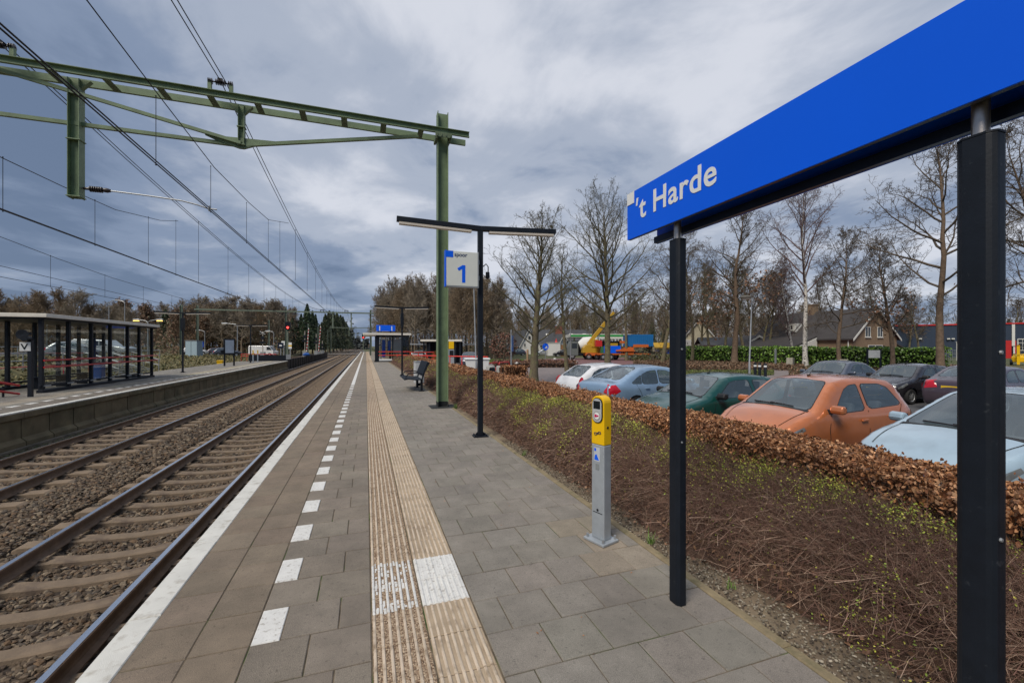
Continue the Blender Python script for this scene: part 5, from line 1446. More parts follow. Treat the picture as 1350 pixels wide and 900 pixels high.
# ------------------------------------------------------------------ trees
UP = np.array((0, 0, 1.0))
class TreeGen:
    def __init__(s, seed):
        s.r = np.random.default_rng(seed); s.tv = []; s.tf = []; s.cv = []; s.cf = []; s.tips = []
        s.nt = 0; s.ncn = 0
    def tube(s, pts, rad, k, trunk):
        pts = np.asarray(pts); n = len(pts); d0 = pts[-1] - pts[0]; d0 = d0 / (np.linalg.norm(d0) + 1e-9)
        ref = np.array((1.0, 0, 0)) if abs(d0[0]) < 0.8 else np.array((0, 1.0, 0))
        x = np.cross(d0, ref); x /= np.linalg.norm(x); y = np.cross(d0, x)
        a = np.arange(k) * 2 * pi / k
        ring = np.cos(a)[:, None] * x + np.sin(a)[:, None] * y
        v = (pts[:, None] + ring[None] * np.asarray(rad)[:, None, None]).reshape(-1, 3)
        base = s.nt if trunk else s.ncn
        i = np.arange(n - 1)[:, None] * k; j = np.arange(k)[None]; j2 = (j + 1) % k
        f = np.stack([i + j, i + j2, i + k + j2, i + k + j], -1).reshape(-1, 4) + base
        if trunk: s.tv.append(v); s.tf.append(f); s.nt += len(v)
        else: s.cv.append(v); s.cf.append(f); s.ncn += len(v)
    def path(s, p, d, L, n, jit, trop):
        pts = [p]; d = d / np.linalg.norm(d)
        for i in range(n):
            d = d + s.r.normal(0, jit, 3) + UP * trop; d = d / np.linalg.norm(d)
            pts.append(pts[-1] + d * (L / n))
        return np.array(pts)
    def side_dir(s, d, ang, az):
        ref = UP if abs(d[2]) < 0.9 else np.array((1.0, 0, 0))
        x = np.cross(d, ref); x /= np.linalg.norm(x); y = np.cross(d, x)
        return d * cos(ang) + (x * cos(az) + y * sin(az)) * sin(ang)
    def branch(s, p, d, L, r, lev, S):
        n = (7, 6, 4, 3)[min(lev, 3)]
        pts = s.path(p, d, L, n, S['jit'][lev], S['trop'][lev])
        t = np.linspace(0, 1, n + 1); rad = np.maximum(r * (1 - 0.8 * t), S['rmin'])
        s.tube(pts, rad, (8, 5, 3, 3)[min(lev, 3)], False)
        if lev >= S['levels']:
            s.tips.append(pts[-1]); return
        nk = max(1, int(round(S['kids'][lev] * s.r.uniform(0.75, 1.25))))
        for q in range(nk):
            u = S['kstart'][lev] + (1 - S['kstart'][lev]) * ((q + s.r.uniform(0, 1)) / nk)
            i = min(int(u * n), n - 1); w = u * n - i
            pp = pts[i] * (1 - w) + pts[i + 1] * w; dd = pts[i + 1] - pts[i]; dd = dd / np.linalg.norm(dd)
            nd = s.side_dir(dd, radians(S['ang'][lev] * s.r.uniform(0.7, 1.25)), s.r.uniform(0, 2 * pi))
            s.branch(pp, nd, L * S['ratio'][lev] * s.r.uniform(0.65, 1.2) * (1 - 0.45 * u), max(S['rmin'], r * (1 - 0.75 * u) * 0.52), lev + 1, S)
    def tree(s, H, r0, S, lean=(0, 0)):
        d = np.array((lean[0], lean[1], 1.0))
        n = 14
        tp = s.path(np.zeros(3), d, H, n, S['tj'], 0.03)
        t = np.linspace(0, 1, n + 1)
        rad = np.maximum(r0 * (1 - t) ** S.get('taper', 0.85) + r0 * 0.35 * np.exp(-t * 40), S['rmin'])
        s.tube(tp, rad, 10, True)
        az = s.r.uniform(0, 6)
        for q in range(S['nlat']):
            u = S['first'] + (0.985 - S['first']) * ((q + s.r.uniform(0, 0.8)) / S['nlat']) ** S.get('lpow', 1.0)
            i = min(int(u * n), n - 1); w = u * n - i
            p = tp[i] * (1 - w) + tp[i + 1] * w; dd = tp[i + 1] - tp[i]; dd = dd / np.linalg.norm(dd)
            k = (u - S['first']) / (1 - S['first'])
            prof = S['prof'](k)
            az += 2.4 + s.r.uniform(-0.5, 0.5)
            ang = radians(S['lang'][0] + (S['lang'][1] - S['lang'][0]) * k) * s.r.uniform(0.85, 1.15)
            s.branch(p, s.side_dir(dd, ang, az), H * prof * s.r.uniform(0.8, 1.15), max(S['rmin'] * 1.5, min(r0 * (1 - u) ** 0.8 * 0.55 + S['rmin'], H * prof * 0.015)), 0, S)
        return s
    def objects(s, name, label, cat, loc, bark, twig, group=None, rz=0.0, leaves=None):
        t = thing(name, label, cat, loc, rz, group)
        np_mesh('trunk', np.concatenate(s.tv), np.concatenate(s.tf), bark, t, smooth=True)
        np_mesh('crown', np.concatenate(s.cv), np.concatenate(s.cf), twig, t, smooth=True)
        if leaves:
            n, size, pal, zmax = leaves
            T = np.array(s.tips); T = T[T[:, 2] < zmax] if zmax else T
            P = T[s.r.integers(0, len(T), n)] + s.r.normal(0, 0.22, (n, 3))
            leaf_obj('dry_leaves', P, size, pal, M_leaf, t, bias=0.1)
        return t
LIME = dict(levels=3, kids=(9, 6, 3), kstart=(0.18, 0.15, 0.2), ang=(42, 42, 38), ratio=(0.48, 0.5, 0.55), jit=(0.07, 0.10, 0.14, 0.16), trop=(0.07, 0.045, 0.03, 0.02), rmin=0.0055, nlat=34, first=0.20, lang=(58, 26), tj=0.02, prof=lambda k: 0.09 + 0.40 * (1 - k) ** 0.62 * min(1, 0.6 + k * 2.2), lpow=1.1)
OAK = dict(levels=3, kids=(9, 7, 4), kstart=(0.2, 0.15, 0.2), ang=(48, 50, 45), ratio=(0.5, 0.52, 0.55), jit=(0.15, 0.18, 0.2, 0.22), trop=(0.05, 0.03, 0.0, 0.0), rmin=0.008, nlat=26, first=0.24, lang=(68, 30), tj=0.05, prof=lambda k: 0.06 + 0.34 * (1 - k) ** 0.6 * min(1, 0.6 + k * 2), lpow=0.85)
BIRCH = dict(levels=3, kids=(9, 7, 3), kstart=(0.25, 0.2, 0.2), ang=(36, 40, 35), ratio=(0.45, 0.55, 0.6), jit=(0.08, 0.12, 0.14, 0.12), trop=(0.05, 0.0, -0.10, -0.16), rmin=0.008, nlat=26, first=0.36, lang=(42, 26), tj=0.035, prof=lambda k: 0.06 + 0.34 * (1 - k) ** 0.8 * min(1, 0.5 + k * 2.5), lpow=0.9)
SLIM = dict(LIME, nlat=24, kids=(6, 5, 3), first=0.26, lang=(50, 28), prof=lambda k: 0.05 + 0.28 * (1 - k) ** 0.8 * min(1, 0.6 + k * 2), tj=0.03)
M_bark = mat('mossy_bark', (0.145, 0.119, 0.076), 0.95, var=0.35, vscale=6, bump=0.9, bscale=25, color2=(0.145, 0.162, 0.060), c2scale=3)
M_barkred = mat('brown_bark', (0.170, 0.119, 0.082), 0.95, var=0.35, vscale=6, bump=0.9, bscale=25)
M_twigs = mat('twig_bark', (0.114, 0.089, 0.066), 0.95, var=0.25, vscale=2)
M_twigs2 = mat('olive_twig_bark', (0.111, 0.098, 0.057), 0.95, var=0.25, vscale=2)
M_birch = mat('birch_bark', (0.56, 0.53, 0.49), 0.8, var=0.2, vscale=3, color2=(0.05, 0.045, 0.04), c2scale=7, c2lo=0.52, c2hi=0.6, bump=0.4)
M_birchtwig = mat('birch_twig', (0.150, 0.100, 0.096), 0.9, var=0.2)
def tree_at(px, d, H, r0, S, seed, name, label, bark=M_bark, twig=M_twigs, z0=-0.46, lean=(0, 0), leaves=None, group=None, cat='tree'):
    x, y = ray(px, d)
    return TreeGen(seed).tree(H, r0, S, lean).objects(name, label, cat, (x, y, z0), bark, twig, group, leaves=leaves)
DRY = [(0.20, 0.10, 0.055), (0.16, 0.08, 0.045), (0.25, 0.14, 0.08)]
tree_at(703, 24.3, 9.0, 0.25, dict(LIME, first=0.23, nlat=36, lang=(64, 24)), 3, 'lime_tree', 'wide bare lime tree with mossy trunk nearest the track number sign', twig=M_twigs2)
tree_at(801, 32.2, 12.7, 0.26, dict(LIME, nlat=40, first=0.24, lang=(66, 26)), 5, 'lime_tree', 'tallest bare lime tree, its tip left of the blue station sign', twig=M_twigs2)
tree_at(747.5, 35, 10.2, 0.16, dict(SLIM, first=0.3), 8, 'lime_tree', 'slim bare tree between the two big lime trees', twig=M_twigs2, lean=(-0.07, 0))
tree_at(826, 62, 12.5, 0.24, SLIM, 9, 'bare_tree', 'bare round-crowned tree just right of the crane lorry')
tree_at(873, 46, 14.5, 0.22, OAK, 13, 'bare_tree', 'bare tree hidden partly by the far sign post, left side')
tree_at(912, 50, 15.5, 0.2, dict(SLIM, lang=(34, 20)), 14, 'bare_tree', 'steep branched bare tree just right of the far sign post', lean=(0.06, 0), twig=M_twigs2)
tree_at(936, 54, 13.5, 0.18, dict(SLIM, lang=(34, 20)), 15, 'bare_tree', 'thin bare tree between the far sign post and the oak', lean=(-0.05, 0), twig=M_twigs2)
tree_at(968, 45.5, 16.5, 0.32, dict(OAK, nlat=30), 17, 'oak_tree', 'big oak with brown leaves left on its low twigs beside the capped street lamp', bark=M_barkred, leaves=(700, 0.26, DRY, 9.5))
tree_at(1062, 40, 17.4, 0.22, BIRCH, 21, 'birch_tree', 'tall birch with white trunk in front of the brick house', bark=M_birch, twig=M_birchtwig)
tree_at(1047, 47, 11.5, 0.16, dict(BIRCH, first=0.2, nlat=20), 22, 'birch_tree', 'small crooked birch leaning left before the dark roof', bark=M_birch, twig=M_birchtwig, lean=(-0.12, 0.0))
tree_at(1106, 36.5, 11.6, 0.18, OAK, 25, 'oak_tree', 'slender oak with straight brown trunk hiding the house eaves', bark=M_barkred)
tree_at(1176, 34.5, 10.4, 0.18, OAK, 27, 'oak_tree', 'oak leaning right, at the gable end of the brick house', bark=M_barkred, lean=(0.14, 0), leaves=(420, 0.2, DRY, 6.0))
tree_at(1240, 27.5, 15.6, 0.23, dict(OAK, nlat=24, first=0.3), 29, 'oak_tree', 'tall oak with curved limbs rising left of the near sign post', bark=M_barkred, leaves=(160, 0.12, DRY, 6.0))
tree_at(1410, 24, 14.5, 0.22, dict(OAK, nlat=24, first=0.26), 31, 'oak_tree', 'oak at the right edge reaching in behind the near sign post', bark=M_barkred)
tree_at(1005, 60, 12, 0.18, OAK, 33, 'bare_tree', 'bare tree behind the capped street lamp')
tree_at(1022, 66, 13, 0.2, OAK, 34, 'bare_tree', 'bare dark tree behind the left end of the brick house roof')

BELT = dict(OAK, levels=3, kids=(8, 6, 4), nlat=24, rmin=0.011, lang=(56, 24), trop=(0.08, 0.05, 0.02, 0), prof=lambda k: 0.09 + 0.25 * (1 - k) ** 0.5)
belt_pr = [TreeGen(91 + k).tree(12, 0.2, BELT).objects('belt_tree', 'thin bare tree in the screen of trees between car park and houses', 'tree', (0, 0, -500), M_bark, (M_twigs, M_twigs2)[k % 2], 'screen of bare trees behind the car park') for k in range(3)]
for k, (px, d, H) in enumerate(((850, 66, 11), (868, 74, 12), (888, 62, 12.5), (900, 70, 13), (925, 66, 13.5), (944, 74, 14), (955, 60, 12), (983, 58, 13), (994, 70, 14), (1014, 60, 12), (1030, 72, 13.5), (1083, 72, 13), (1128, 74, 12.5), (1150, 70, 11.5), (1198, 78, 10.5), (1212, 66, 10), (1222, 80, 11), (1332, 84, 10), (1346, 78, 10.5), (780, 70, 10.5), (838, 82, 11.5))):
    o = belt_pr[k] if k < 3 else copy_tree(belt_pr[k % 3])
    x, y = ray(px, d); o.location = (x, y, -0.46); o.rotation_euler = (0, 0, k * 1.7); o.scale = (H / 12,) * 3

# woods: a few grown shapes, copied
WOOD = dict(OAK, levels=2, kids=(10, 8), nlat=36, rmin=0.02, first=0.32, lang=(58, 20), trop=(0.09, 0.05, 0.03, 0), prof=lambda k: 0.10 + 0.20 * (1 - k) ** 0.35, tj=0.045, taper=1.3)
WOODB = dict(OAK, levels=2, kids=(11, 9), nlat=34, rmin=0.02, first=0.2, lang=(66, 22), trop=(0.07, 0.05, 0.02, 0), prof=lambda k: 0.14 + 0.26 * (1 - k) ** 0.4, tj=0.05, taper=1.3)
M_woodbark = mat('wood_bark', (0.186, 0.144, 0.102), 0.95, var=0.3, vscale=2)
M_woodtwig = mat('wood_twig', (0.222, 0.167, 0.110), 0.95, var=0.25, vscale=0.5)
M_woodtwig2 = mat('wood_twig_grey', (0.246, 0.208, 0.160), 0.95, var=0.25, vscale=0.5)
def proto(name, seed, H, r0, S, twig, label, group, leaves=None):
    return TreeGen(seed).tree(H, r0, S).objects(name, label, 'tree', (0, 0, -500), M_woodbark, twig, group, leaves=leaves)
WLAB_R = 'bare tall tree standing in the wood right of the tracks'
WLAB_L = 'bare spreading tree standing in the wood left of the tracks'
BLAB = 'brown leaved beech standing in the wood left of the tracks'
pw = [proto('wood_tree', 41 + k, 14, 0.22, WOOD, (M_woodtwig, M_woodtwig2)[k % 2], WLAB_R, 'bare trees of the right wood') for k in range(4)]
pb = [proto('wood_tree', 51 + k, 11, 0.24, WOODB, (M_woodtwig, M_woodtwig2)[k % 2], WLAB_L, 'bare trees of the left wood') for k in range(4)]
RUST = [(0.22, 0.125, 0.078), (0.17, 0.105, 0.066), (0.25, 0.155, 0.10), (0.15, 0.12, 0.075)]
pl_ = [proto('beech_tree', 61 + k, 10, 0.2, dict(WOODB, first=0.12), M_woodtwig, BLAB, 'brown beeches of the left wood', leaves=(5200, 0.30, RUST, None)) for k in range(2)]
used = {}
def put(p, x, y, z, s, rz):
    o = p if not used.get(p.name) else copy_tree(p)
    used[p.name] = 1
    o.location = (x, y, z); o.rotation_euler = (0, 0, rz); o.scale = (s, s, s)
    return o
rn = random.Random(5)
def wood(protos, n, px0, px1, d0, d1, z, ytop):
    """n trees between two sight lines; ytop(px) gives the skyline as height over eye per metre"""
    for k in range(n):
        px = px0 + (px1 - px0) * (k + rn.random()) / n; d = rn.uniform(d0, d1)
        x, y = ray(px, d)
        if -17.5 < x < 2.4 and y < 131: continue
        p = rn.choice(protos)
        H0 = max(v for v in (14 if p in pw else 11 if p in pb else 10,))
        ht = 1.62 + ytop(px) * d - z
        put(p, x, y, z if callable(z) is False else z(y), ht / H0 * rn.uniform(0.82, 1.12), rn.uniform(0, 6.28))
wood(pw, 46, 486, 660, 62, 100, -0.5, lambda px: (0.128 if px < 560 else 0.125))
wood(pw, 20, 490, 640, 100, 125, -0.5, lambda px: 0.118)
wood(pw, 40, 640, 1010, 122, 165, -0.5, lambda px: 0.078)
wood(pb, 22, 640, 1000, 118, 140, -0.5, lambda px: 0.062)
wood(pb, 18, -40, 190, 58, 76, 0.4, lambda px: 0.104 if px < 120 else 0.088)
wood(pl_, 8, -20, 240, 70, 88, 0.3, lambda px: 0.080)
wood(pb, 16, 190, 330, 100, 118, -0.2, lambda px: 0.082)
wood(pb, 24, 255, 372, 104, 126, -0.4, lambda px: 0.092)
wood(pl_, 6, 250, 320, 102, 110, -0.3, lambda px: 0.062)
wood(pb, 10, 330, 400, 112, 140, -0.6, lambda px: 0.078)
wood(pb, 8, 1000, 1360, 110, 140, -0.5, lambda px: 0.075)

# conifers
def conifer_obj(label, H, w, seed, pal, group, n=5200):
    r = np.random.default_rng(seed)
    t = thing('conifer', label, 'tree', (0, 0, -500), 0, group)
    m = MB(); m.tube([(0, 0, 0), (0, 0, H * .5), (0, 0, H)], [H * 0.018, H * 0.011, 0.02], 7); m.build('trunk', M_woodbark, t)
    k = r.uniform(0.08, 1, n) ** 0.85; a = r.uniform(0, 2 * pi, n)
    lay = 0.6 + 0.4 * np.abs(np.sin(k * 38 + np.sin(a * 3) * 1.5)); lob = 0.8 + 0.35 * np.sin(a * 5 + k * 11)
    rad = w * (1 - k) ** 0.75 * lay * lob * np.sqrt(r.uniform(0.1, 1, n))
    P = np.stack([rad * np.cos(a), rad * np.sin(a), k * H - rad * 0.15], 1)
    leaf_obj('crown', P, 0.55, pal, M_leaf, t, aspect=0.4, bias=0.3)
    return t
EVG = [(0.040, 0.072, 0.036), (0.054, 0.094, 0.043), (0.029, 0.054, 0.029), (0.076, 0.112, 0.050)]
PINE = [(0.054, 0.081, 0.043), (0.072, 0.099, 0.054), (0.099, 0.099, 0.058)]
pc = [conifer_obj('dark conifer standing in the evergreen wood beyond the level crossing', 15, 3.4, 71 + k, EVG, 'conifers beyond the level crossing') for k in range(2)]
pp_ = [conifer_obj('dull green pine standing in the evergreen wood beyond the level crossing', 14, 4.6, 81 + k, PINE, 'pines beyond the level crossing') for k in range(2)]
def conif(ps, items, z):
    for px, d, tp in items:
        x, y = ray(px, d); p = rn.choice(ps)
        put(p, x, y, z, (1.62 + tp * d - z) / (15 if p in pc else 14), rn.uniform(0, 6))
conif(pc, [(386, 118, 0.066), (397, 125, 0.075), (405, 122, 0.098), (412, 128, 0.082), (416, 135, 0.074), (421, 140, 0.05)], -0.7)
conif(pp_, [(424, 150, 0.055), (429, 158, 0.074), (434, 165, 0.082), (439, 172, 0.08), (444, 180, 0.078), (449, 190, 0.072), (452, 205, 0.068), (456, 220, 0.056), (459, 240, 0.045), (390, 150, 0.06), (376, 140, 0.062)], -0.9)
conif(pp_, [(150, 95, 0.085), (112, 90, 0.09), (12, 80, 0.11), (218, 100, 0.085), (300, 120, 0.095), (335, 128, 0.088)], 0.2)
conif(pp_, [(1262, 130, 0.055), (1275, 135, 0.06), (1330, 128, 0.062), (1345, 130, 0.06), (1300, 140, 0.055), (860, 120, 0.055), (875, 125, 0.05)], -0.5)
x, y = ray(474, 420)
# far wood closing the view down the line
def farwood(n):
    px = RNG.uniform(452, 486, n); d = RNG.uniform(330, 480, n); u = (px - 675) / 562.5
    return np.stack([d * (u * _c + _s), d * (_c - u * _s), np.full(n, -1.0) + np.abs(RNG.normal(0, 1, n)) * np.where(px < 466, 9.0, 4.0) * (0.6 + 0.6 * vnoise(px, px * 0, 4, 3))], 1)
tag(leaf_obj('far_wood', farwood(3500), 3.0, [(0.05, 0.06, 0.06), (0.04, 0.05, 0.05), (0.06, 0.06, 0.05)], M_leaf), kind='stuff')
# undergrowth filling the woods' feet
def under(n, px0, px1, d0, d1, z, h):
    px = RNG.uniform(px0, px1, n); d = RNG.uniform(d0, d1, n); u = (px - 675) / 562.5
    P = np.stack([d * (u * _c + _s), d * (_c - u * _s), z + h * np.abs(RNG.beta(1.2, 2.0, n)) * (0.4 + 1.1 * vnoise(px, d, 9, 4))], 1)
    keep = ~((P[:, 0] > -17.6) & (P[:, 0] < 2.6) & (P[:, 1] < 131)); return P[keep]
UND = [(0.204, 0.149, 0.098), (0.259, 0.164, 0.109), (0.164, 0.149, 0.087), (0.314, 0.185, 0.118), (0.149, 0.164, 0.082)]
tag(leaf_obj('undergrowth', np.concatenate([under(17000, -60, 235, 74, 110, 0.0, 6.5), under(18000, 235, 400, 101, 128, -0.4, 9.0)]), 0.5, UND, M_leaf, aspect=0.3), kind='stuff')
tag(leaf_obj('undergrowth', under(34000, 486, 668, 84, 125, -0.5, 9.5), 0.46, UND, M_leaf, aspect=0.25), kind='stuff')
tag(leaf_obj('undergrowth', under(20000, 640, 1010, 121, 160, -0.5, 8.5), 0.6, UND, M_leaf, aspect=0.3), kind='stuff')
tag(leaf_obj('undergrowth', under(7000, 1000, 1380, 105, 140, -0.5, 8.0), 0.6, UND, M_leaf, aspect=0.3), kind='stuff')
# rusty bush left of the sign post and scrub behind the car park
x, y = ray(664, 58)
tb_ = thing('rusty_bush', 'round rusty brown bush on the lawn left of the blue-edged sign', 'bush', (x, y, -0.46))
P = RNG.normal(0, 1, (900, 3)); P /= np.linalg.norm(P, axis=1)[:, None]; P *= (RNG.uniform(0.4, 1, 900) ** 0.4)[:, None] * np.array((1.9, 1.9, 1.9)); P[:, 2] += 2.0
leaf_obj('crown', P, 0.28, [(0.14, 0.06, 0.04), (0.10, 0.045, 0.03), (0.18, 0.085, 0.055)], M_leaf, tb_)
m = MB(); m.tube([(0, 0, 0), (0.05, 0, 1.2)], [0.1, 0.06], 7); m.build('trunk', M_woodbark, tb_)
for k, (px, d, w, h, lb) in enumerate(((872, 56, 2.6, 2.6, 'ragged olive scrub bush right of the blue container'), (893, 54, 2.2, 2.9, 'ragged olive scrub bush just left of the far sign post'), (846, 60, 1.6, 1.4, 'low olive scrub bush under the blue container'))):
    x, y = ray(px, d); t = thing('scrub_bush', lb, 'bush', (x, y, -0.46))
    P = RNG.normal(0, 0.45, (1500, 3)) * np.array((w, w, h * 0.7)); P[:, 2] = np.abs(P[:, 2])
    leaf_obj('foliage', P, 0.22, [(0.10, 0.085, 0.035), (0.075, 0.075, 0.03), (0.13, 0.10, 0.05), (0.09, 0.12, 0.03)], M_leaf, t, aspect=0.4)
    m = MB()
    for j in range(7):
        a = j * 0.9; m.tube([(0, 0, 0), (cos(a) * w * .3, sin(a) * w * .3, h * .6)], [0.05, 0.02], 5)
    m.build('stems', M_woodbark, t)

# =================================================================== BUILDINGS AND LORRIES
M_rooftile = mat('dark_roof_tiles', (0.045, 0.040, 0.040), 0.75, var=0.2, vscale=1.5, bump=0.6, bscale=14)
M_roofslate = mat('slate_roof', (0.055, 0.058, 0.066), 0.7, var=0.15, vscale=1.5, bump=0.5, bscale=14)
M_housebrick = mat('yellow_brown_brick', (0.235, 0.165, 0.105), 0.85, var=0.18, vscale=5, bump=0.4, bscale=30)
M_redbrick = mat('red_brick', (0.24, 0.08, 0.055), 0.85, var=0.18, vscale=5, bump=0.4, bscale=30)
M_whitewall = mat('white_render', (0.68, 0.68, 0.66), 0.8, var=0.05, vscale=2)
M_cream = mat('cream_wall', (0.55, 0.50, 0.36), 0.8, var=0.06)
M_trim = mat('white_trim', (0.66, 0.66, 0.62), 0.6, var=0.04)
M_pane = mat('dark_window_pane', (0.025, 0.032, 0.04), 0.12, var=0.1, spec=0.8)

def window(parent, c, w, h, axis, depth=0.05, mullion=True):
    """window at local point c in a wall whose outward normal is -Y ('y') or -X ('x')"""
    x, y, z = c
    def B(m, a0, a1, d0, d1, z0, z1):
        if axis == 'y': m.bx(x + a0, x + a1, y + d0, y + d1, z + z0, z + z1)
        else: m.bx(x + d0, x + d1, y + a0, y + a1, z + z0, z + z1)
    m = MB(); t_ = 0.07
    B(m, -w / 2, -w / 2 + t_, -depth, 0.01, 0, h); B(m, w / 2 - t_, w / 2, -depth, 0.01, 0, h); B(m, -w / 2 + t_, w / 2 - t_, -depth, 0.01, 0, t_); B(m, -w / 2 + t_, w / 2 - t_, -depth, 0.01, h - t_, h)
    if mullion: B(m, -0.03, 0.03, -depth, 0.008, t_, h - t_)
    f = m.build('window', M_trim, parent)
    m = MB(); B(m, -w / 2 + t_, w / 2 - t_, -depth * 0.4, 0.005, t_, h - t_); m.build('pane', M_pane, f)
    m = MB(); B(m, -w / 2 - 0.06, w / 2 + 0.06, -depth - 0.07, 0.0, -0.08, -0.002); m.build('sill', M_trim, f)
    return f
def gable_house(name, label, loc, rz, hw, ln, zeave, zridge, wall, roof, over=0.35, cat='house'):
    """ridge along local Y from 0 to ln, gable faces -Y"""
    t = thing(name, label, cat, loc, rz)
    m = MB(); m.prism([(-hw, 0), (hw, 0), (hw, zeave), (0, zridge - 0.12), (-hw, zeave)], 'y', 0, ln); m.build('walls', wall, t)
    k = (zridge - zeave) / hw
    m = MB()
    for s in (-1, 1):
        a = (0, zridge); b = (s * (hw + over), zeave - k * over)
        m.prism([a, b, (b[0], b[1] + 0.16), (0, zridge + 0.18)], 'y', -0.3, ln + 0.3)
    r = m.build('roof', roof, t)
    m = MB()
    for s in (-1, 1):
        a = (0, zridge + 0.01); b = (s * (hw + over), zeave - k * over - 0.02)
        m.prism([(a[0], a[1] + 0.14), (b[0], b[1] + 0.14), (b[0], b[1] - 0.12), (a[0], a[1] - 0.14)], 'y', -0.36, -0.305)
    m.build('verge_board', M_trim, t)
    return t, r

# brick house behind the laurel hedge
hs_, rf = gable_house('brick_house', 'brown brick house with a big dark tiled roof, white dormer and two upper gable windows', (58.6, 34.8, -0.46), 0, 4.0, 13.5, 3.1, 6.6, M_housebrick, M_rooftile)
window(hs_, (-1.35, -0.002, 3.15), 0.95, 1.25, 'y'); window(hs_, (0.85, -0.002, 3.15), 0.95, 1.25, 'y'); window(hs_, (0.0, -0.002, 0.8), 2.6, 1.4, 'y')
m = MB(); m.bx(-0.5, 0.45, 7.2, 8.2, 6.3, 7.7); m.bx(-0.56, 0.51, 7.14, 8.26, 7.701, 7.82); m.build('chimney', M_housebrick, rf)
m = MB(); m.prism([(-8.4, 1.75), (-4.1, 3.15), (-4.1, 3.32), (-8.4, 1.92)], 'y', 4.2, 15.5); m.prism([(-8.2, 0), (-4.05, 0), (-4.05, 2.95), (-8.2, 1.75)], 'y', 14.2, 15.2); m.build('lean_to_roof', M_rooftile, hs_)
m = MB(); m.bx(-7.6, -4.05, 4.6, 8.0, 0, 1.7); m.build('porch_wall', M_housebrick, hs_)
m = MB(); m.prism([(-8.4, 1.66), (-4.2, 3.1), (-4.2, 1.66)], 'y', 4.05, 4.18); m.bx(-8.55, -8.42, 4.2, 15.5, 1.7, 1.95); m.build('porch_gable', M_trim, hs_)
m = MB(); m.bx(-3.4, -2.2, 7.6, 9.0, 4.0, 5.15); m.build('dormer', M_trim, hs_); window(hs_, (-3.402, 8.3, 4.25), 0.8, 0.7, 'x')
m = MB(); m.bx(-8.2, -8.0, 9, 15, 0, 1.7); m.build('front_wall', M_pane, hs_)
m = MB(); m.tube([(-4.12, 0.4, 0), (-4.12, 0.4, 3.0)], 0.06, 8); m.build('downpipe', M_trim, hs_)
# lower hipped part right of the gable
m = MB(); m.add([(4.0, 0.8, 3.0), (4.0, 9, 3.0), (8.4, 0.5, 1.2), (8.4, 9, 1.2), (4.0, 0.8, 2.8), (4.0, 9, 2.8), (8.4, 0.5, 1.0), (8.4, 9, 1.0)], [(0, 2, 3, 1), (4, 5, 7, 6), (0, 4, 6, 2), (2, 6, 7, 3), (1, 3, 7, 5), (0, 1, 5, 4)]); m.build('side_roof', M_rooftile, hs_)
m = MB(); m.bx(4.001, 8.0, 1.0, 8.8, 0, 1.1); m.build('side_wall', M_housebrick, hs_)

# dark blue hall
hx, hy = ray(1180, 80); ex, ey = ray(1460, 66)
an = math.atan2(ey - hy, ex - hx); ln = math.hypot(ex - hx, ey - hy)
hall = thing('industrial_hall', 'long low dark blue industrial hall with a red roof edge at the right', 'industrial hall', (hx, hy, -0.46), an)
M_hall = mat('dark_blue_cladding', (0.026, 0.042, 0.075), 0.55, 0.1, var=0.1, vscale=0.8)
m = MB(); m.bx(0, ln, 0, 25, 0, 5.75); m.build('walls', M_hall, hall)
m = MB(); [m.bx(x - 0.03, x + 0.03, -0.03, -0.002, 0, 5.6) for x in np.arange(0.5, ln, 1.1)]; m.build('cladding_ribs', M_hall, hall)
m = MB(); m.bx(-0.1, ln + 0.1, -0.12, 0.1, 5.752, 5.98); m.build('red_roof_edge', M_red, hall)
def hall_u(px):
    # distance along the facade where a sight line meets it
    u = (px - 675) / 562.5; dx, dy = u * _c + _s, _c - u * _s
    det = dx * (-sin(an)) - dy * (-cos(an))
    A = np.array([[dx, -cos(an)], [dy, -sin(an)]]); r = np.linalg.solve(A, np.array([hx, hy])); return r[1]
a = hall_u(1329); m = MB(); m.bx(a - 0.7, a + 0.9, -0.06, -0.031, 0.0, 3.0); m.build('red_door', M_red, hall)
a = hall_u(1333.5); m = MB(); m.bx(a, a + 0.35, -0.2, -0.061, 0, 5.7); m.build('white_downpipe', M_trim, hall)
a = hall_u(1341)
for k in range(3):
    f = None
    mw = MB(); mw.bx(a + k * 1.3, a + k * 1.3 + 1.15, -0.12, -0.032, 1.3, 3.3); f = mw.build('window', M_trim, hall)
    mp_ = MB()
    for i in range(2):
        for j in range(3): mp_.bx(a + k * 1.3 + 0.1 + i * 0.5, a + k * 1.3 + 0.55 + i * 0.5, -0.13, -0.121, 1.4 + j * 0.62, 1.94 + j * 0.62)
    mp_.build('pane', M_pane, f)
for px, z in ((1213, 3.3), (1250, 3.25), (1256, 3.25)):
    a = hall_u(px); m = MB(); m.bx(a - 0.2, a + 0.2, -0.35, -0.032, z, z + 0.2); m.build('wall_lamp', M_trim, hall)
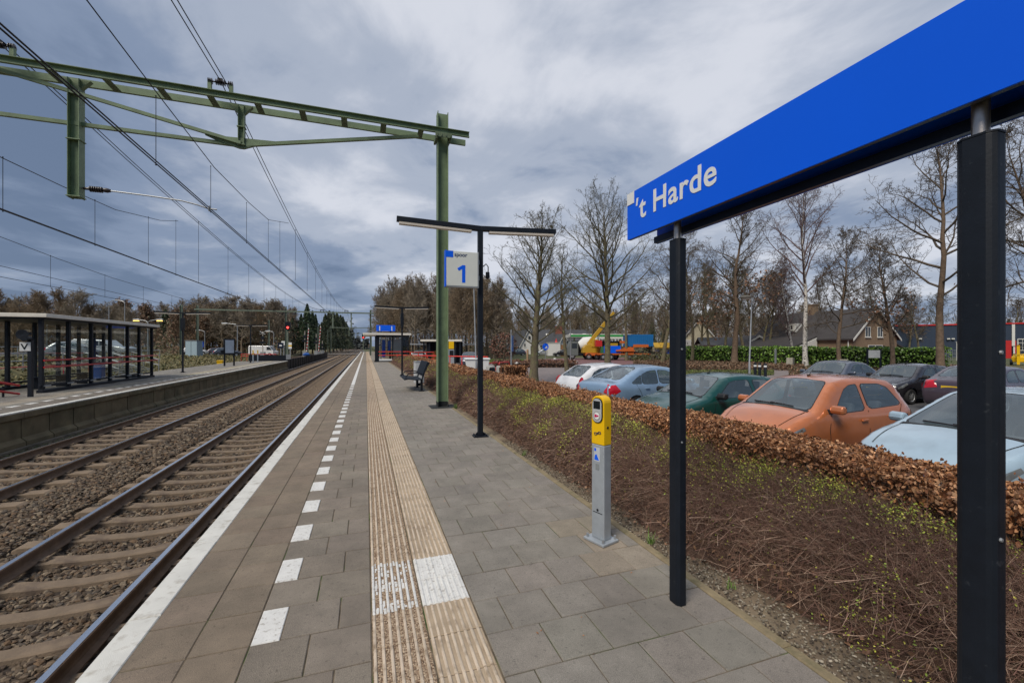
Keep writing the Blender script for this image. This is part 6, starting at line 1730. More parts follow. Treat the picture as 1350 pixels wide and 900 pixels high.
# yellow machine in front of the hall
x, y = ray(1343, 46)
t = thing('forklift', 'yellow forklift truck standing before the white windows of the dark blue hall', 'forklift', (x, y, -0.46), radians(20))
m = MB(); [m.bx(-1.3 + s, -1.15 + s, -0.1, 0.1, 0.1, 2.2) for s in (0, 0.75)]; m.bx(-1.3, -0.4, -0.1, 0.1, 2.05, 2.2); m.bx(-1.3, -0.4, -0.12, 0.08, 1.0, 1.15); m.build('mast', M_yellow, t)
m = MB(); m.prism([(-0.4, 0.35), (1.2, 0.35), (1.3, 1.1), (0.6, 1.25), (-0.4, 0.9)], 'y', -0.5, 0.5); m.build('body', M_yellow, t, bevel=0.05)
m = MB(); [m.tube([(a, b, 1.0), (a * 0.9, b, 2.0)], 0.05, 6) for a in (-0.3, 0.8) for b in (-0.45, 0.45)]; m.bx(-0.4, 0.9, -0.5, 0.5, 2.0, 2.08); m.build('cab_guard', M_black, t)
for a in (-0.2, 0.95):
    for b in (-0.52, 0.52):
        m = MB(); m.lathe([(0, -0.1), (0.3, -0.1), (0.34, -0.05), (0.34, 0.05), (0.3, 0.1), (0, 0.1)], (a, b, 0.34), 16, 'y'); m.build('wheel', M_black, t)
x, y = ray(1263, 60)
t = thing('white_gate_post', 'white gate post before the dark blue hall, close left of the near sign post', 'post', (x, y, -0.46)); m = MB(); m.bx(-0.12, 0.12, -0.12, 0.12, 0, 2.6); m.build('shaft', M_trim, t); m = MB(); m.bx(-0.16, 0.16, -0.16, 0.16, 2.6, 2.68); m.build('cap', M_trim, t)
a, b = ray(1242, 62), ray(1262, 60)
railing('mesh_fence', 'low grey mesh fence beside the white gate post', a, b, -0.46, 1.5, M_galv, 8, (1.0, 0.66, 0.33), 0.03, cat='fence')

# white house row beyond the roundabout
x, y = ray(697, 108)
wh, r_ = gable_house('white_house', 'white gabled house with grey slate roof behind the first lime trunk', (x, y, -0.5), radians(-6), 2.2, 14, 2.3, 6.2, M_whitewall, M_roofslate)
window(wh, (0.2, -0.002, 3.6), 0.8, 1.1, 'y', mullion=False); window(wh, (0.9, -0.002, 0.9), 1.0, 1.3, 'y'); window(wh, (-1.0, -0.002, 1.9), 0.5, 0.9, 'y', mullion=False)
x, y = ray(712, 106)
t = thing('slate_roofed_house', 'wide house with a long slate roof, skylights and brick chimney beside the white gable', 'house', (x, y, -0.5), radians(-16))
m = MB(); m.bx(0, 13.5, 0, 7, 0, 2.6); m.build('walls', M_whitewall, t)
m = MB(); m.prism([(-0.5, 2.3), (3.5, 6.3), (7.5, 2.3), (3.5, 6.0)], 'x', -0.3, 13.8); rf2 = m.build('roof', M_roofslate, t)
m = MB(); m.bx(4.2, 5.9, 2.2, 3.4, 4.5, 7.2); m.build('chimney', M_redbrick, rf2)
for xx in (2.2, 8.2, 11.6):
    m = MB(); m.beam((xx, 1.5, 4.36), (xx, 2.4, 5.26), 0.9, 0.06); m.build('skylight', M_trim, rf2)
for xx in (1.5, 4.0, 6.5, 11): window(t, (xx, -0.002, 0.9), 1.6, 1.2, 'y')
m = MB(); m.bx(-0.1, 13.6, -0.35, -0.01, 2.25, 2.5); m.build('gutter_board', M_trim, t)
x, y = ray(743, 100)
t, r_ = gable_house('white_gabled_annex', 'small steep roofed white annex between the big lime trunk and the slim tree', (x, y, -0.5), radians(10), 2.0, 6, 1.8, 4.8, M_whitewall, M_roofslate)
window(t, (0.0, -0.002, 0.7), 1.0, 1.0, 'y')
x, y = ray(733, 86)
t = thing('white_site_cabin', 'plain white site cabin with a brown timber fence beside it', 'cabin', (x, y, -0.46), radians(-16)); m = MB(); m.bx(-1.6, 0.9, 0, 2.4, 0.1, 2.7); m.build('walls', M_whitewall, t); m = MB(); m.bx(0.0, 0.02, -0.02, -0.005, 0.1, 2.5); m.bx(-1.7, 1.0, -0.1, 2.5, 2.702, 2.8); m.build('roof', M_trim, t); m = MB(); m.bx(0.905, 2.9, 0.2, 0.3, 0.0, 2.3); m.build('timber_fence', mat('brown_timber', (0.27, 0.14, 0.065), 0.8, var=0.2), t); m = MB(); m.lathe([(0, 0.9), (0.30, 0.0), (0, 0)], (0.2, 1.0, 2.805), 12); m.build('red_cone', M_red, t)
x, y = ray(684, 115)
t, r_ = gable_house('small_white_house', 'small far white house with dark roof left of the white gable', (x, y, -0.5), radians(0), 1.7, 6, 1.6, 4.2, M_whitewall, M_roofslate)
window(t, (0, -0.002, 1.0), 0.8, 0.9, 'y')
# fuel station canopy
x, y = ray(752, 88)
fs = thing('fuel_station_canopy', 'wide flat fuel station canopy with green and white edge behind the lorries', 'canopy', (x, y, -0.46), radians(-18))
m = MB(); m.bx(0, 12.6, 0, 8, 3.9, 4.55); m.build('canopy', M_whitewall, fs)
m = MB(); m.bx(-0.05, 12.65, -0.03, -0.002, 4.0, 4.4); m.build('green_band', mat('canopy_green', (0.02, 0.30, 0.06), 0.45, var=0.05), fs)
m = MB(); m.bx(4.5, 12.65, -0.035, 0.0, 3.55, 3.898); m.build('lower_band', M_trim, fs)
for xx in (1.2, 6, 11): 
    m = MB(); m.bx(xx - 0.15, xx + 0.15, 2.5, 2.8, 0, 3.9); m.build('column', M_trim, fs)
m = MB(); m.bx(0.3, 12.3, 7.0, 7.9, 0.3, 3.2); m.build('shop_front', M_pane, fs)

# lorries on the yard
def wheel(parent, c, r, w, name='wheel', rim=M_galv):
    m = MB(); m.lathe([(r * 0.55, -w / 2), (r * 0.93, -w / 2), (r, -w * 0.3), (r, w * 0.3), (r * 0.93, w / 2), (r * 0.55, w / 2)], c, 18, 'y'); o = m.build(name, mat('tyre_rubber', (0.015, 0.015, 0.016), 0.85, var=0.15), parent, smooth=True)
    m = MB(); m.lathe([(0, -w * 0.36), (r * 0.25, -w * 0.42), (r * 0.56, -w * 0.30), (r * 0.56, w * 0.30), (r * 0.25, w * 0.42), (0, w * 0.36)], c, 18, 'y'); m.build('rim', rim, o, smooth=True)
    return o
M_orange = mat('orange_paint', (0.55, 0.13, 0.025), 0.45, var=0.08)
M_yel2 = mat('crane_yellow', (0.46, 0.28, 0.02), 0.45, var=0.08)
M_greytruck = mat('grey_truck_paint', (0.13, 0.15, 0.15), 0.5, var=0.15)
x, y = ray(748, 66)
tr = thing('mixer_lorry', 'grey and white concrete mixer lorry behind the slim tree', 'lorry', (x, y, -0.46), radians(-20))
m = MB(); m.prism([(0.0, 0.6), (1.7, 0.6), (1.7, 2.7), (0.4, 2.8), (0.05, 1.9)], 'y', 0, 2.3); cb = m.build('cab', M_greytruck, tr, bevel=0.06)
m = MB(); m.prism([(0.1, 1.75), (0.38, 2.55), (0.4, 1.75)], 'y', 0.15, 2.15); m.bx(0.7, 1.5, -0.01, 0.02, 1.7, 2.5); m.build('windows', M_pane, cb)
m = MB(); m.tube([(2.0, 1.15, 2.0), (2.9, 1.15, 2.35), (4.0, 1.15, 2.6), (4.9, 1.15, 2.9)], [0.7, 1.15, 1.0, 0.45], 18); m.build('drum', M_whitewall, tr, smooth=True)
m = MB(); m.bx(0.2, 5.6, 0.5, 1.8, 0.55, 0.85); m.build('chassis', M_black, tr)
for xx in (0.8, 3.2, 4.4): wheel(tr, (xx, 0.2, 0.52), 0.5, 0.35); wheel(tr, (xx, 2.1, 0.52), 0.5, 0.35)
x, y = ray(772, 64)
cr1 = thing('mobile_crane', 'yellow mobile crane with its boom raised to the right', 'crane', (x, y, -0.46), radians(-20))
m = MB(); m.bx(0.0, 5.0, 0, 2.3, 0.62, 1.02); m.build('carrier', M_orange, cr1, bevel=0.04)
m = MB(); m.prism([(-0.4, 1.03), (2.4, 1.03), (2.3, 1.9), (1.5, 2.1), (1.2, 2.4), (0.2, 2.3), (-0.3, 1.8)], 'y', 0.2, 2.1); m.build('superstructure', M_yel2, cr1, bevel=0.06)
m = MB(); m.prism([(0.9, 1.9), (1.9, 1.9), (2.0, 3.0), (1.2, 3.15)], 'y', 0.1, 1.0); m.build('operator_cab', M_yel2, cr1, bevel=0.05)
m = MB(); m.beam((0.55, 1.3, 2.3), (4.0, 1.3, 6.6), 0.5, 0.55); m.beam((3.9, 1.3, 6.48), (4.5, 1.3, 7.22), 0.36, 0.4); m.build('boom', M_yel2, cr1, bevel=0.03)
m = MB(); m.tube([(1.6, 1.3, 2.1), (2.6, 1.3, 4.6)], 0.13, 8); m.build('lift_cylinder', M_galv, cr1)
for xx in (0.5, 1.8, 3.4, 4.5): wheel(cr1, (xx, 0.15, 0.5), 0.48, 0.35)
x, y = ray(788, 62)
l1 = thing('coloured_lorry', 'flatbed lorry loaded with green, blue and red boxes right of the yellow crane', 'lorry', (x, y, -0.46), radians(-20))
m = MB(); m.bx(0, 7.6, 0, 2.3, 0.8, 1.0); m.build('bed', M_orange, l1)
m = MB(); m.bx(0.5, 2.6, 0.1, 1.2, 1.001, 2.0); m.build('green_box', mat('box_green', (0.03, 0.14, 0.06), 0.5), l1)
m = MB(); m.bx(0.9, 3.3, -0.05, 0.098, 1.05, 2.1); m.build('blue_board', M_blue, l1)
m = MB(); m.bx(-0.2, 0.7, 0.3, 1.6, 2.003, 2.9); m.build('red_box', M_red, l1)
m = MB(); m.bx(1.4, 3.0, 0.4, 1.6, 2.102, 2.5); m.build('yellow_load', M_yel2, l1)
m = MB(); m.bx(3.9, 5.2, 0.0, 1.5, 1.001, 1.9); m.build('orange_box', M_orange, l1)
m = MB(); m.bx(5.2, 7.4, 0.2, 1.4, 1.9, 2.3); m.prism([(3.4, 2.5), (7.6, 2.2), (7.6, 2.6), (3.4, 2.85)], 'y', 0.5, 1.1); m.build('folded_arm', M_orange, l1)
for xx in (0.8, 1.9, 5.4, 6.6): wheel(l1, (xx, 0.1, 0.48), 0.46, 0.35)
x, y = ray(826, 62)
l2 = thing('blue_container_lorry', 'lorry chassis carrying a big blue container, with an orange crane arm in front', 'lorry', (x, y, -0.46), radians(-18))
m = MB(); m.bx(0.2, 4.0, 0.2, 2.6, 2.0, 3.75)
m.build('container', mat('container_blue', (0.01, 0.145, 0.40), 0.5, var=0.06), l2, bevel=0.03)
m = MB(); [m.bx(0.3 + k * 0.3, 0.4 + k * 0.3, 0.16, 0.199, 2.1, 3.65) for k in range(12)]; m.build('container_ribs', MATS['container_blue'], l2)
m = MB(); m.bx(-0.4, 5.2, 0.3, 2.5, 0.9, 1.25); m.bx(0.2, 0.5, 0.3, 2.4, 1.25, 1.99); m.bx(3.6, 3.9, 0.3, 2.4, 1.25, 1.99); m.build('chassis', M_black, l2)
m = MB(); m.prism([(-1.6, 1.3), (1.2, 1.3), (1.0, 1.5), (0.3, 1.75), (-0.2, 1.7), (-1.6, 1.5)], 'y', -0.3, 0.1); m.build('crane_arm', M_orange, l2)
for xx in (0.4, 1.5, 3.4, 4.6): wheel(l2, (xx, 0.2, 0.5), 0.46, 0.35)
x, y = ray(862, 66)
kk = thing('yellow_kiosk', 'small stall with a yellow awning, right of the blue container', 'stall', (x, y, -0.46), radians(-20))
m = MB(); m.bx(0, 3.0, 0, 2, 0.2, 1.9); m.build('body', M_cream, kk); m = MB(); m.prism([(-0.7, 1.9), (0.1, 2.6), (0.1, 2.5), (-0.7, 1.78)], 'x', -0.1, 3.1); m.build('awning', M_yel2, kk); m = MB(); m.bx(-0.1, 3.1, 0.102, 2.1, 2.5, 2.6); m.build('roof', M_trim, kk)
m = MB(); m.bx(0.2, 0.9, -0.02, -0.002, 0.9, 1.5); m.bx(1.9, 2.7, -0.02, -0.002, 0.9, 1.5); m.build('blue_panels', M_blue, kk)
x, y = ray(883, 72)
t = thing('box_van', 'white box van body standing between the stall and the far sign post', 'van', (x, y, -0.46), radians(-20)); m = MB(); m.bx(0, 4.2, 0, 2.2, 0.7, 3.1); m.build('body', M_whitewall, t, bevel=0.05); m = MB(); m.bx(0, 4.2, 0.2, 2.0, 0.4, 0.699); m.build('chassis', M_black, t)
for xx in (0.8, 3.4): wheel(t, (xx, 0.1, 0.42), 0.42, 0.3)
# cream house and red shed left of the oak
x, y = ray(922, 72)
t, r_ = gable_house('cream_house', 'cream walled house with a steep dark roof behind the laurel hedge left end', (x, y, -0.46), radians(-38), 3.4, 9, 2.2, 6.6, M_cream, M_rooftile)
window(t, (0.8, -0.002, 1.2), 1.2, 1.2, 'y')
x, y = ray(1000, 62)
t, r_ = gable_house('red_shed', 'low red brick shed with white verge boards right of the oak trunk', (x, y, -0.46), radians(-25), 1.7, 5, 2.4, 3.5, M_redbrick, M_rooftile, cat='shed')
window(t, (0.3, -0.002, 1.2), 0.8, 0.9, 'y')
x, y = ray(950, 64)
t = thing('long_shed', 'long low shed with a slate grey roof left of the oak trunk', 'shed', (x, y, -0.46), radians(-30)); m = MB(); m.bx(-2.5, 5.0, 0, 4, 0, 2.4); m.build('walls', M_cream, t); m = MB(); m.prism([(-0.4, 2.2), (2.0, 3.4), (4.4, 2.2), (2.0, 3.2)], 'x', -2.8, 5.3); m.build('roof', M_roofslate, t)

# =================================================================== LEFT SIDE BEYOND THE TRACKS
M_lamplit = mat('lit_lamp', (0.8, 0.5, 0.1), 0.5, var=0, emit=(1.0, 0.62, 0.12), estr=2.2)
def two_arm(label, px, d, z0, zt, lit=True, arm=1.7, single=False):
    x, y = ray(px, d); t = thing('street_lamp', label, 'street lamp', (x, y, z0), radians(-YAW), 'street lamps left of the tracks'); h = zt - z0
    m = MB(); m.tube([(0, 0, 0), (0, 0, h * 0.5), (0, 0, h - 0.35)], [0.11, 0.09, 0.06], 10); m.build('pole', M_galv, t)
    for s in ((1,) if single == 1 else (-1,) if single == -1 else (-1, 1)):
        m = MB(); m.tube([(0, 0, h - 0.4), (s * 0.3, 0, h - 0.12), (s * (arm - 0.5), 0, h + 0.02)], 0.045, 6); m.build('arm', M_galv, t)
        m = MB(); m.lathe([(0, -0.5), (0.12, -0.42), (0.16, 0.2), (0.1, 0.5), (0, 0.52)], (s * arm, 0, h + 0.02), 10, 'x'); hd = m.build('head', M_galv, t)
        m = MB(); m.bx(s * arm - 0.35, s * arm + 0.35, -0.12, 0.12, h - 0.17, h - 0.09); m.build('lamp_glass', M_lamplit if lit else M_tube, hd)
    return t
two_arm('two-armed street lamp with both amber lamps lit above the shelter roof end', 195, 62, 0.4, 5.4, arm=1.7)
two_arm('amber lit street lamp whose head peeps over the long shelter roof', 62, 66, 0.4, 6.2, arm=0.2, single=1)
two_arm('curved arm street lamp between the information board and the far platform lamp', 313, 72, -0.3, 5.4, lit=False, arm=2.2, single=-1)
two_arm('street lamp with one arm right of the far platform lamp', 361, 86, -0.5, 4.6, lit=False, arm=1.2, single=-1)
two_arm('small one-armed street lamp left of the information board', 270, 92, -0.4, 5.0, lit=False, arm=1.5, single=-1)
two_arm('faint street lamp in front of the brown beeches', 288, 110, -0.5, 5.2, lit=True, arm=1.4, single=-1)
# arch mast above the wood
x, y = ray(154, 46)
t = thing('arched_mast', 'thin arched cable mast showing above the brown beeches on the left', 'mast', (x, y, 0.3), radians(-YAW))
m = MB(); pts = [(-0.85, 0, 0.0), (-0.85, 0, 5.9)] + [(-0.85 * cos(a), 0, 5.9 + 0.35 * sin(a)) for a in np.linspace(0.1, pi - 0.1, 8)] + [(0.85, 0, 5.9), (0.85, 0, 0)]; m.tube(pts, 0.035, 6); m.build('arch', M_galv, t)
m = MB(); m.bx(-1.0, 1.0, -0.1, 0.1, -0.05, 0.05); m.build('base', M_galv, t)
# galvanised railings and bike stands on the bank
railing('galvanised_railing', 'long galvanised railing on the bank seen through the far shelter', (-20.0, 22), (-19.6, 52), 0.1, 1.1, M_galv, 18, (1.0, 0.55), 0.035)
railing('galvanised_railing', 'upper galvanised railing along the left car park', (-24.0, 30), (-24.4, 62), 0.5, 1.05, M_galv, 18, (1.0, 0.5), 0.035)
railing('red_barrier', 'thin red rail line on the bank behind the far shelter', (-18.9, 20), (-18.7, 44), -0.35, 0.75, M_red, 10, (1.0,), 0.035)
st_ = thing('bank_stairs', 'grey steel stairs and ramp frame leading up the bank right of the far shelter', 'stairs', (-17.6, 40, -0.6))
m = MB()
for k in range(9): m.bx(-0.3 - k * 0.36, -0.02 - k * 0.36, 0, 3.0, k * 0.13, k * 0.13 + 0.06)
m.build('steps', M_galv, st_)
for yy in (0.0, 3.0, 6.5):
    m = MB()
    for dz in (0.5, 1.0): m.tube([(0, yy, dz), (-3.4, yy, 1.2 + dz)], 0.04, 6)
    for q in range(4): m.tube([(-q * 1.1, yy, q * 0.39 - 0.2), (-q * 1.1, yy, q * 0.39 + 1.0)], 0.035, 6)
    m.build('handrail', M_galv, st_)
m = MB(); [m.beam((-0.2, 3.2 + k * 0.5, 0.1), (-3.2, 3.2 + k * 0.5, 1.15), 0.05, 0.05) for k in range(7)]; m.build('ramp_bars', M_galv, st_)
# electrical cabinet, sign board
x, y = ray(256, 58); t = thing('relay_cabinet', 'pale blue-grey equipment cabinet on the grassy bank', 'cabinet', (x, y, 0.0), radians(-25)); m = MB(); m.bx(-0.85, 0.85, -0.5, 0.5, 0, 2.3); m.build('body', mat('cabinet_blue_grey', (0.30, 0.40, 0.46), 0.5, var=0.1), t, bevel=0.03); m = MB(); m.bx(-0.9, 0.9, -0.55, 0.55, 2.301, 2.38); m.build('lid', M_galv, t); m = MB(); m.bx(-0.02, 0.02, -0.51, -0.502, 0.1, 2.2); m.build('door_seam', M_black, t)
x, y = ray(265, 80); t = thing('blue_board', 'small blue board beside the blue-grey cabinet', 'sign', (x, y, -0.1), radians(-20)); m = MB(); m.bx(-0.45, 0.45, -0.05, 0.05, 1.5, 2.5); m.build('panel', M_blue, t); m = MB(); m.bx(-0.06, 0.06, 0.06, 0.14, 0, 2.4); m.build('post', M_galv, t)
# level crossing
def crossing_mast(label, px, d, h, boards=True):
    x, y = ray(px, d); t = thing('crossing_light', label, 'level crossing light', (x, y, -0.75), radians(-12), 'level crossing lights')
    m = MB(); m.tube([(0, 0, 0), (0, 0, h)], 0.09, 8); m.build('pole', mat('pale_mast_paint', (0.42, 0.38, 0.34), 0.6, var=0.2), t)
    if boards:
        m = MB(); m.beam((-0.5, -0.1, h - 0.55), (0.5, -0.1, h + 0.05), 0.16, 0.03); m.beam((-0.5, -0.14, h + 0.05), (0.5, -0.14, h - 0.55), 0.16, 0.03); m.build('cross_board', M_signwhite, t)
    m = MB(); m.lathe([(0, -0.06), (0.34, -0.06), (0.34, 0.04), (0, 0.04)], (0, -0.12, h - 1.2), 16, 'y'); m.bx(-0.5, 0.5, -0.2, 0.1, h - 2.3, h - 1.9); m.build('lamp_shield', M_black, t)
    m = MB(); m.bx(-0.4, 0.4, -0.3, 0.3, 0, 1.2); m.build('drive_box', M_galv, t)
    return t
crossing_mast('crossing light with white cross boards by the white van', 346.5, 84, 5.2)
crossing_mast('tall pale crossing mast with dark lamps beyond the ramp screen', 402, 92, 5.6, False)
crossing_mast('slim crossing mast left of the far pale masts', 417, 104, 5.3, False)
crossing_mast('short crossing mast at the road edge near the second track', 425, 114, 3.8, False)
# raised barrier arms
for k, (px, d, tp) in enumerate(((404, 96, 6.4), (420, 108, 7.4))):
    x, y = ray(px, d); t = thing('barrier_arm', ('raised red and white barrier arm beyond the ramp screen', 'raised barrier arm beside the slim crossing mast')[k], 'barrier', (x, y, -0.75), radians(-12))
    m = MB(); m.beam((0, 0, 0.8), (0.5, 0, tp), 0.14, 0.05); m.build('arm', M_signwhite, t)
    m = MB(); [m.beam((0.5 * q / 8, -0.03, 0.8 + (tp - 0.8) * q / 8), (0.5 * (q + 0.5) / 8, -0.03, 0.8 + (tp - 0.8) * (q + 0.5) / 8), 0.145, 0.06) for q in range(8)]; m.build('red_bands', M_red, t)
    m = MB(); m.bx(-0.3, 0.3, -0.25, 0.25, 0, 1.0); m.build('drive_box', M_galv, t)
for k, (px, d, z, s, col, lb) in enumerate(((370, 70, 1.7, 0.9, M_bluedark, 'dark blue square track board with a white mark left of the red signal'), (374, 72, 2.1, 0.7, M_signwhite, 'white square board just above the dark blue track board'), (382.5, 60, 1.9, 0.42, M_signwhite, 'tall white plate with a yellow stripe under the left red signal'))):
    x, y = ray(px, d); t = thing('track_board', lb, 'track board', (x, y, -0.8), radians(-10)); h = z + 0.8
    m = MB(); m.bx(-0.06, 0.06, 0.03, 0.15, 0, h); m.build('post', M_galv, t)
    m = MB(); m.bx(-s / 2, s / 2, -0.03, 0.029, h - (1.6 * s if k == 2 else s / 2), h + s / 2); m.build('board', col, t)
    if k == 0: m = MB(); m.bx(-0.2, 0.2, -0.04, -0.031, h - 0.12, h + 0.12); m.build('white_mark', M_signwhite, t)
    if k == 2: m = MB(); m.bx(-0.215, 0.215, -0.04, -0.031, h - 0.35, h - 0.15); m.build('yellow_stripe', M_yellow, t)
x, y = ray(404, 70); t = thing('blue_tarpaulin', 'small blue tarpaulin heap behind the ramp screen', 'tarpaulin', (x, y, -0.3))
bm_ = bmesh.new(); bmesh.ops.create_icosphere(bm_, subdivisions=2, radius=0.32)
for v in bm_.verts: v.co *= random.uniform(0.85, 1.1); v.co.x *= 1.8; v.co.z *= 0.9
me = bpy.data.meshes.new('sheet'); bm_.to_mesh(me); bm_.free(); me.materials.append(M_bluebin); o = bpy.data.objects.new('sheet', me); COL.objects.link(o); o.parent = t; o.location = (0, 0, 0.5)

# =================================================================== CARS
M_tyre = mat('tyre_rubber', (0.015, 0.015, 0.016), 0.85, var=0.15)
M_alloy = mat('wheel_silver', (0.45, 0.46, 0.47), 0.4, 0.7, var=0.1)
M_carglass = glass_mat('car_glass', (0.74, 0.82, 0.82), 1.9, 1.4, 0.02, body=(0.30, 0.43, 0.50), bodyfac=0.13)  # bluish diffuse part paints reflected sky into the panes
M_seat = mat('car_interior', (0.09, 0.092, 0.10), 0.85, var=0.2)
M_dash = mat('car_dashboard', (0.10, 0.10, 0.105), 0.7, var=0.15)
M_plastic = mat('black_plastic', (0.016, 0.016, 0.018), 0.55, var=0.15)
M_tail = mat('tail_lamp_red', (0.50, 0.008, 0.022), 0.2, var=0.15, vscale=14, coat=0.8)
M_head = mat('headlamp_clear', (0.30, 0.32, 0.33), 0.10, 0.5, var=0.2, vscale=12, coat=0.8)
M_plate = mat('yellow_number_plate', (0.75, 0.48, 0.02), 0.5, var=0.04)
M_seam = mat('door_seam', (0.006, 0.006, 0.007), 0.9, var=0)
def paint(name, col, rough=0.32, metal=0.25):
    return mat(name, col, rough, metal, var=0.07, vscale=3, coat=1.0, color2=tuple(c * 0.8 + 0.025 for c in col), c2scale=2.2)

def chaikin(P, it=2):
    P = [np.array(p, float) for p in P]
    for _ in range(it):
        Q = [P[0]]
        for a, b in zip(P, P[1:]): Q += [a * 0.75 + b * 0.25, a * 0.25 + b * 0.75]
        Q.append(P[-1]); P = Q
    return np.array(P)
def resample(P, step):
    d = np.r_[0, np.cumsum(np.linalg.norm(np.diff(P, axis=0), axis=1))]; n = max(2, int(d[-1] / step))
    t = np.linspace(0, d[-1], n + 1); return np.stack([np.interp(t, d, P[:, 0]), np.interp(t, d, P[:, 1])], 1), t
def pip(P, poly):
    x, y = P[:, 0], P[:, 1]; ins = np.zeros(len(P), bool); n = len(poly)
    for i in range(n):
        x0, y0 = poly[i]; x1, y1 = poly[(i + 1) % n]
        c = (y0 > y) != (y1 > y)
        with np.errstate(divide='ignore', invalid='ignore'):
            xi = (x1 - x0) * (y - y0) / (y1 - y0) + x0
        ins ^= c & (x < xi)
    return ins
def cdt(polys, grid):
    pts = []; edges = []
    for p in polys:
        b = len(pts); n = len(p)
        pts += [Vector((float(a), float(c))) for a, c in p]; edges += [(b + i, b + (i + 1) % n) for i in range(n)]
    pts += [Vector((float(a), float(c))) for a, c in grid]
    v, e, f = geometry.delaunay_2d_cdt(pts, edges, [], 0, 1e-5)[:3]
    return np.array([(a.x, a.y) for a in v]), np.array([t for t in f if len(t) == 3])
def round_poly(P, it=2, r=None):
    """closed Chaikin"""
    P = [np.array(p, float) for p in P]
    for _ in range(it):
        Q = []
        for i in range(len(P)):
            a, b = P[i], P[(i + 1) % len(P)]; Q += [a * 0.90 + b * 0.10, a * 0.10 + b * 0.90]
        P = Q
    return np.array(P)

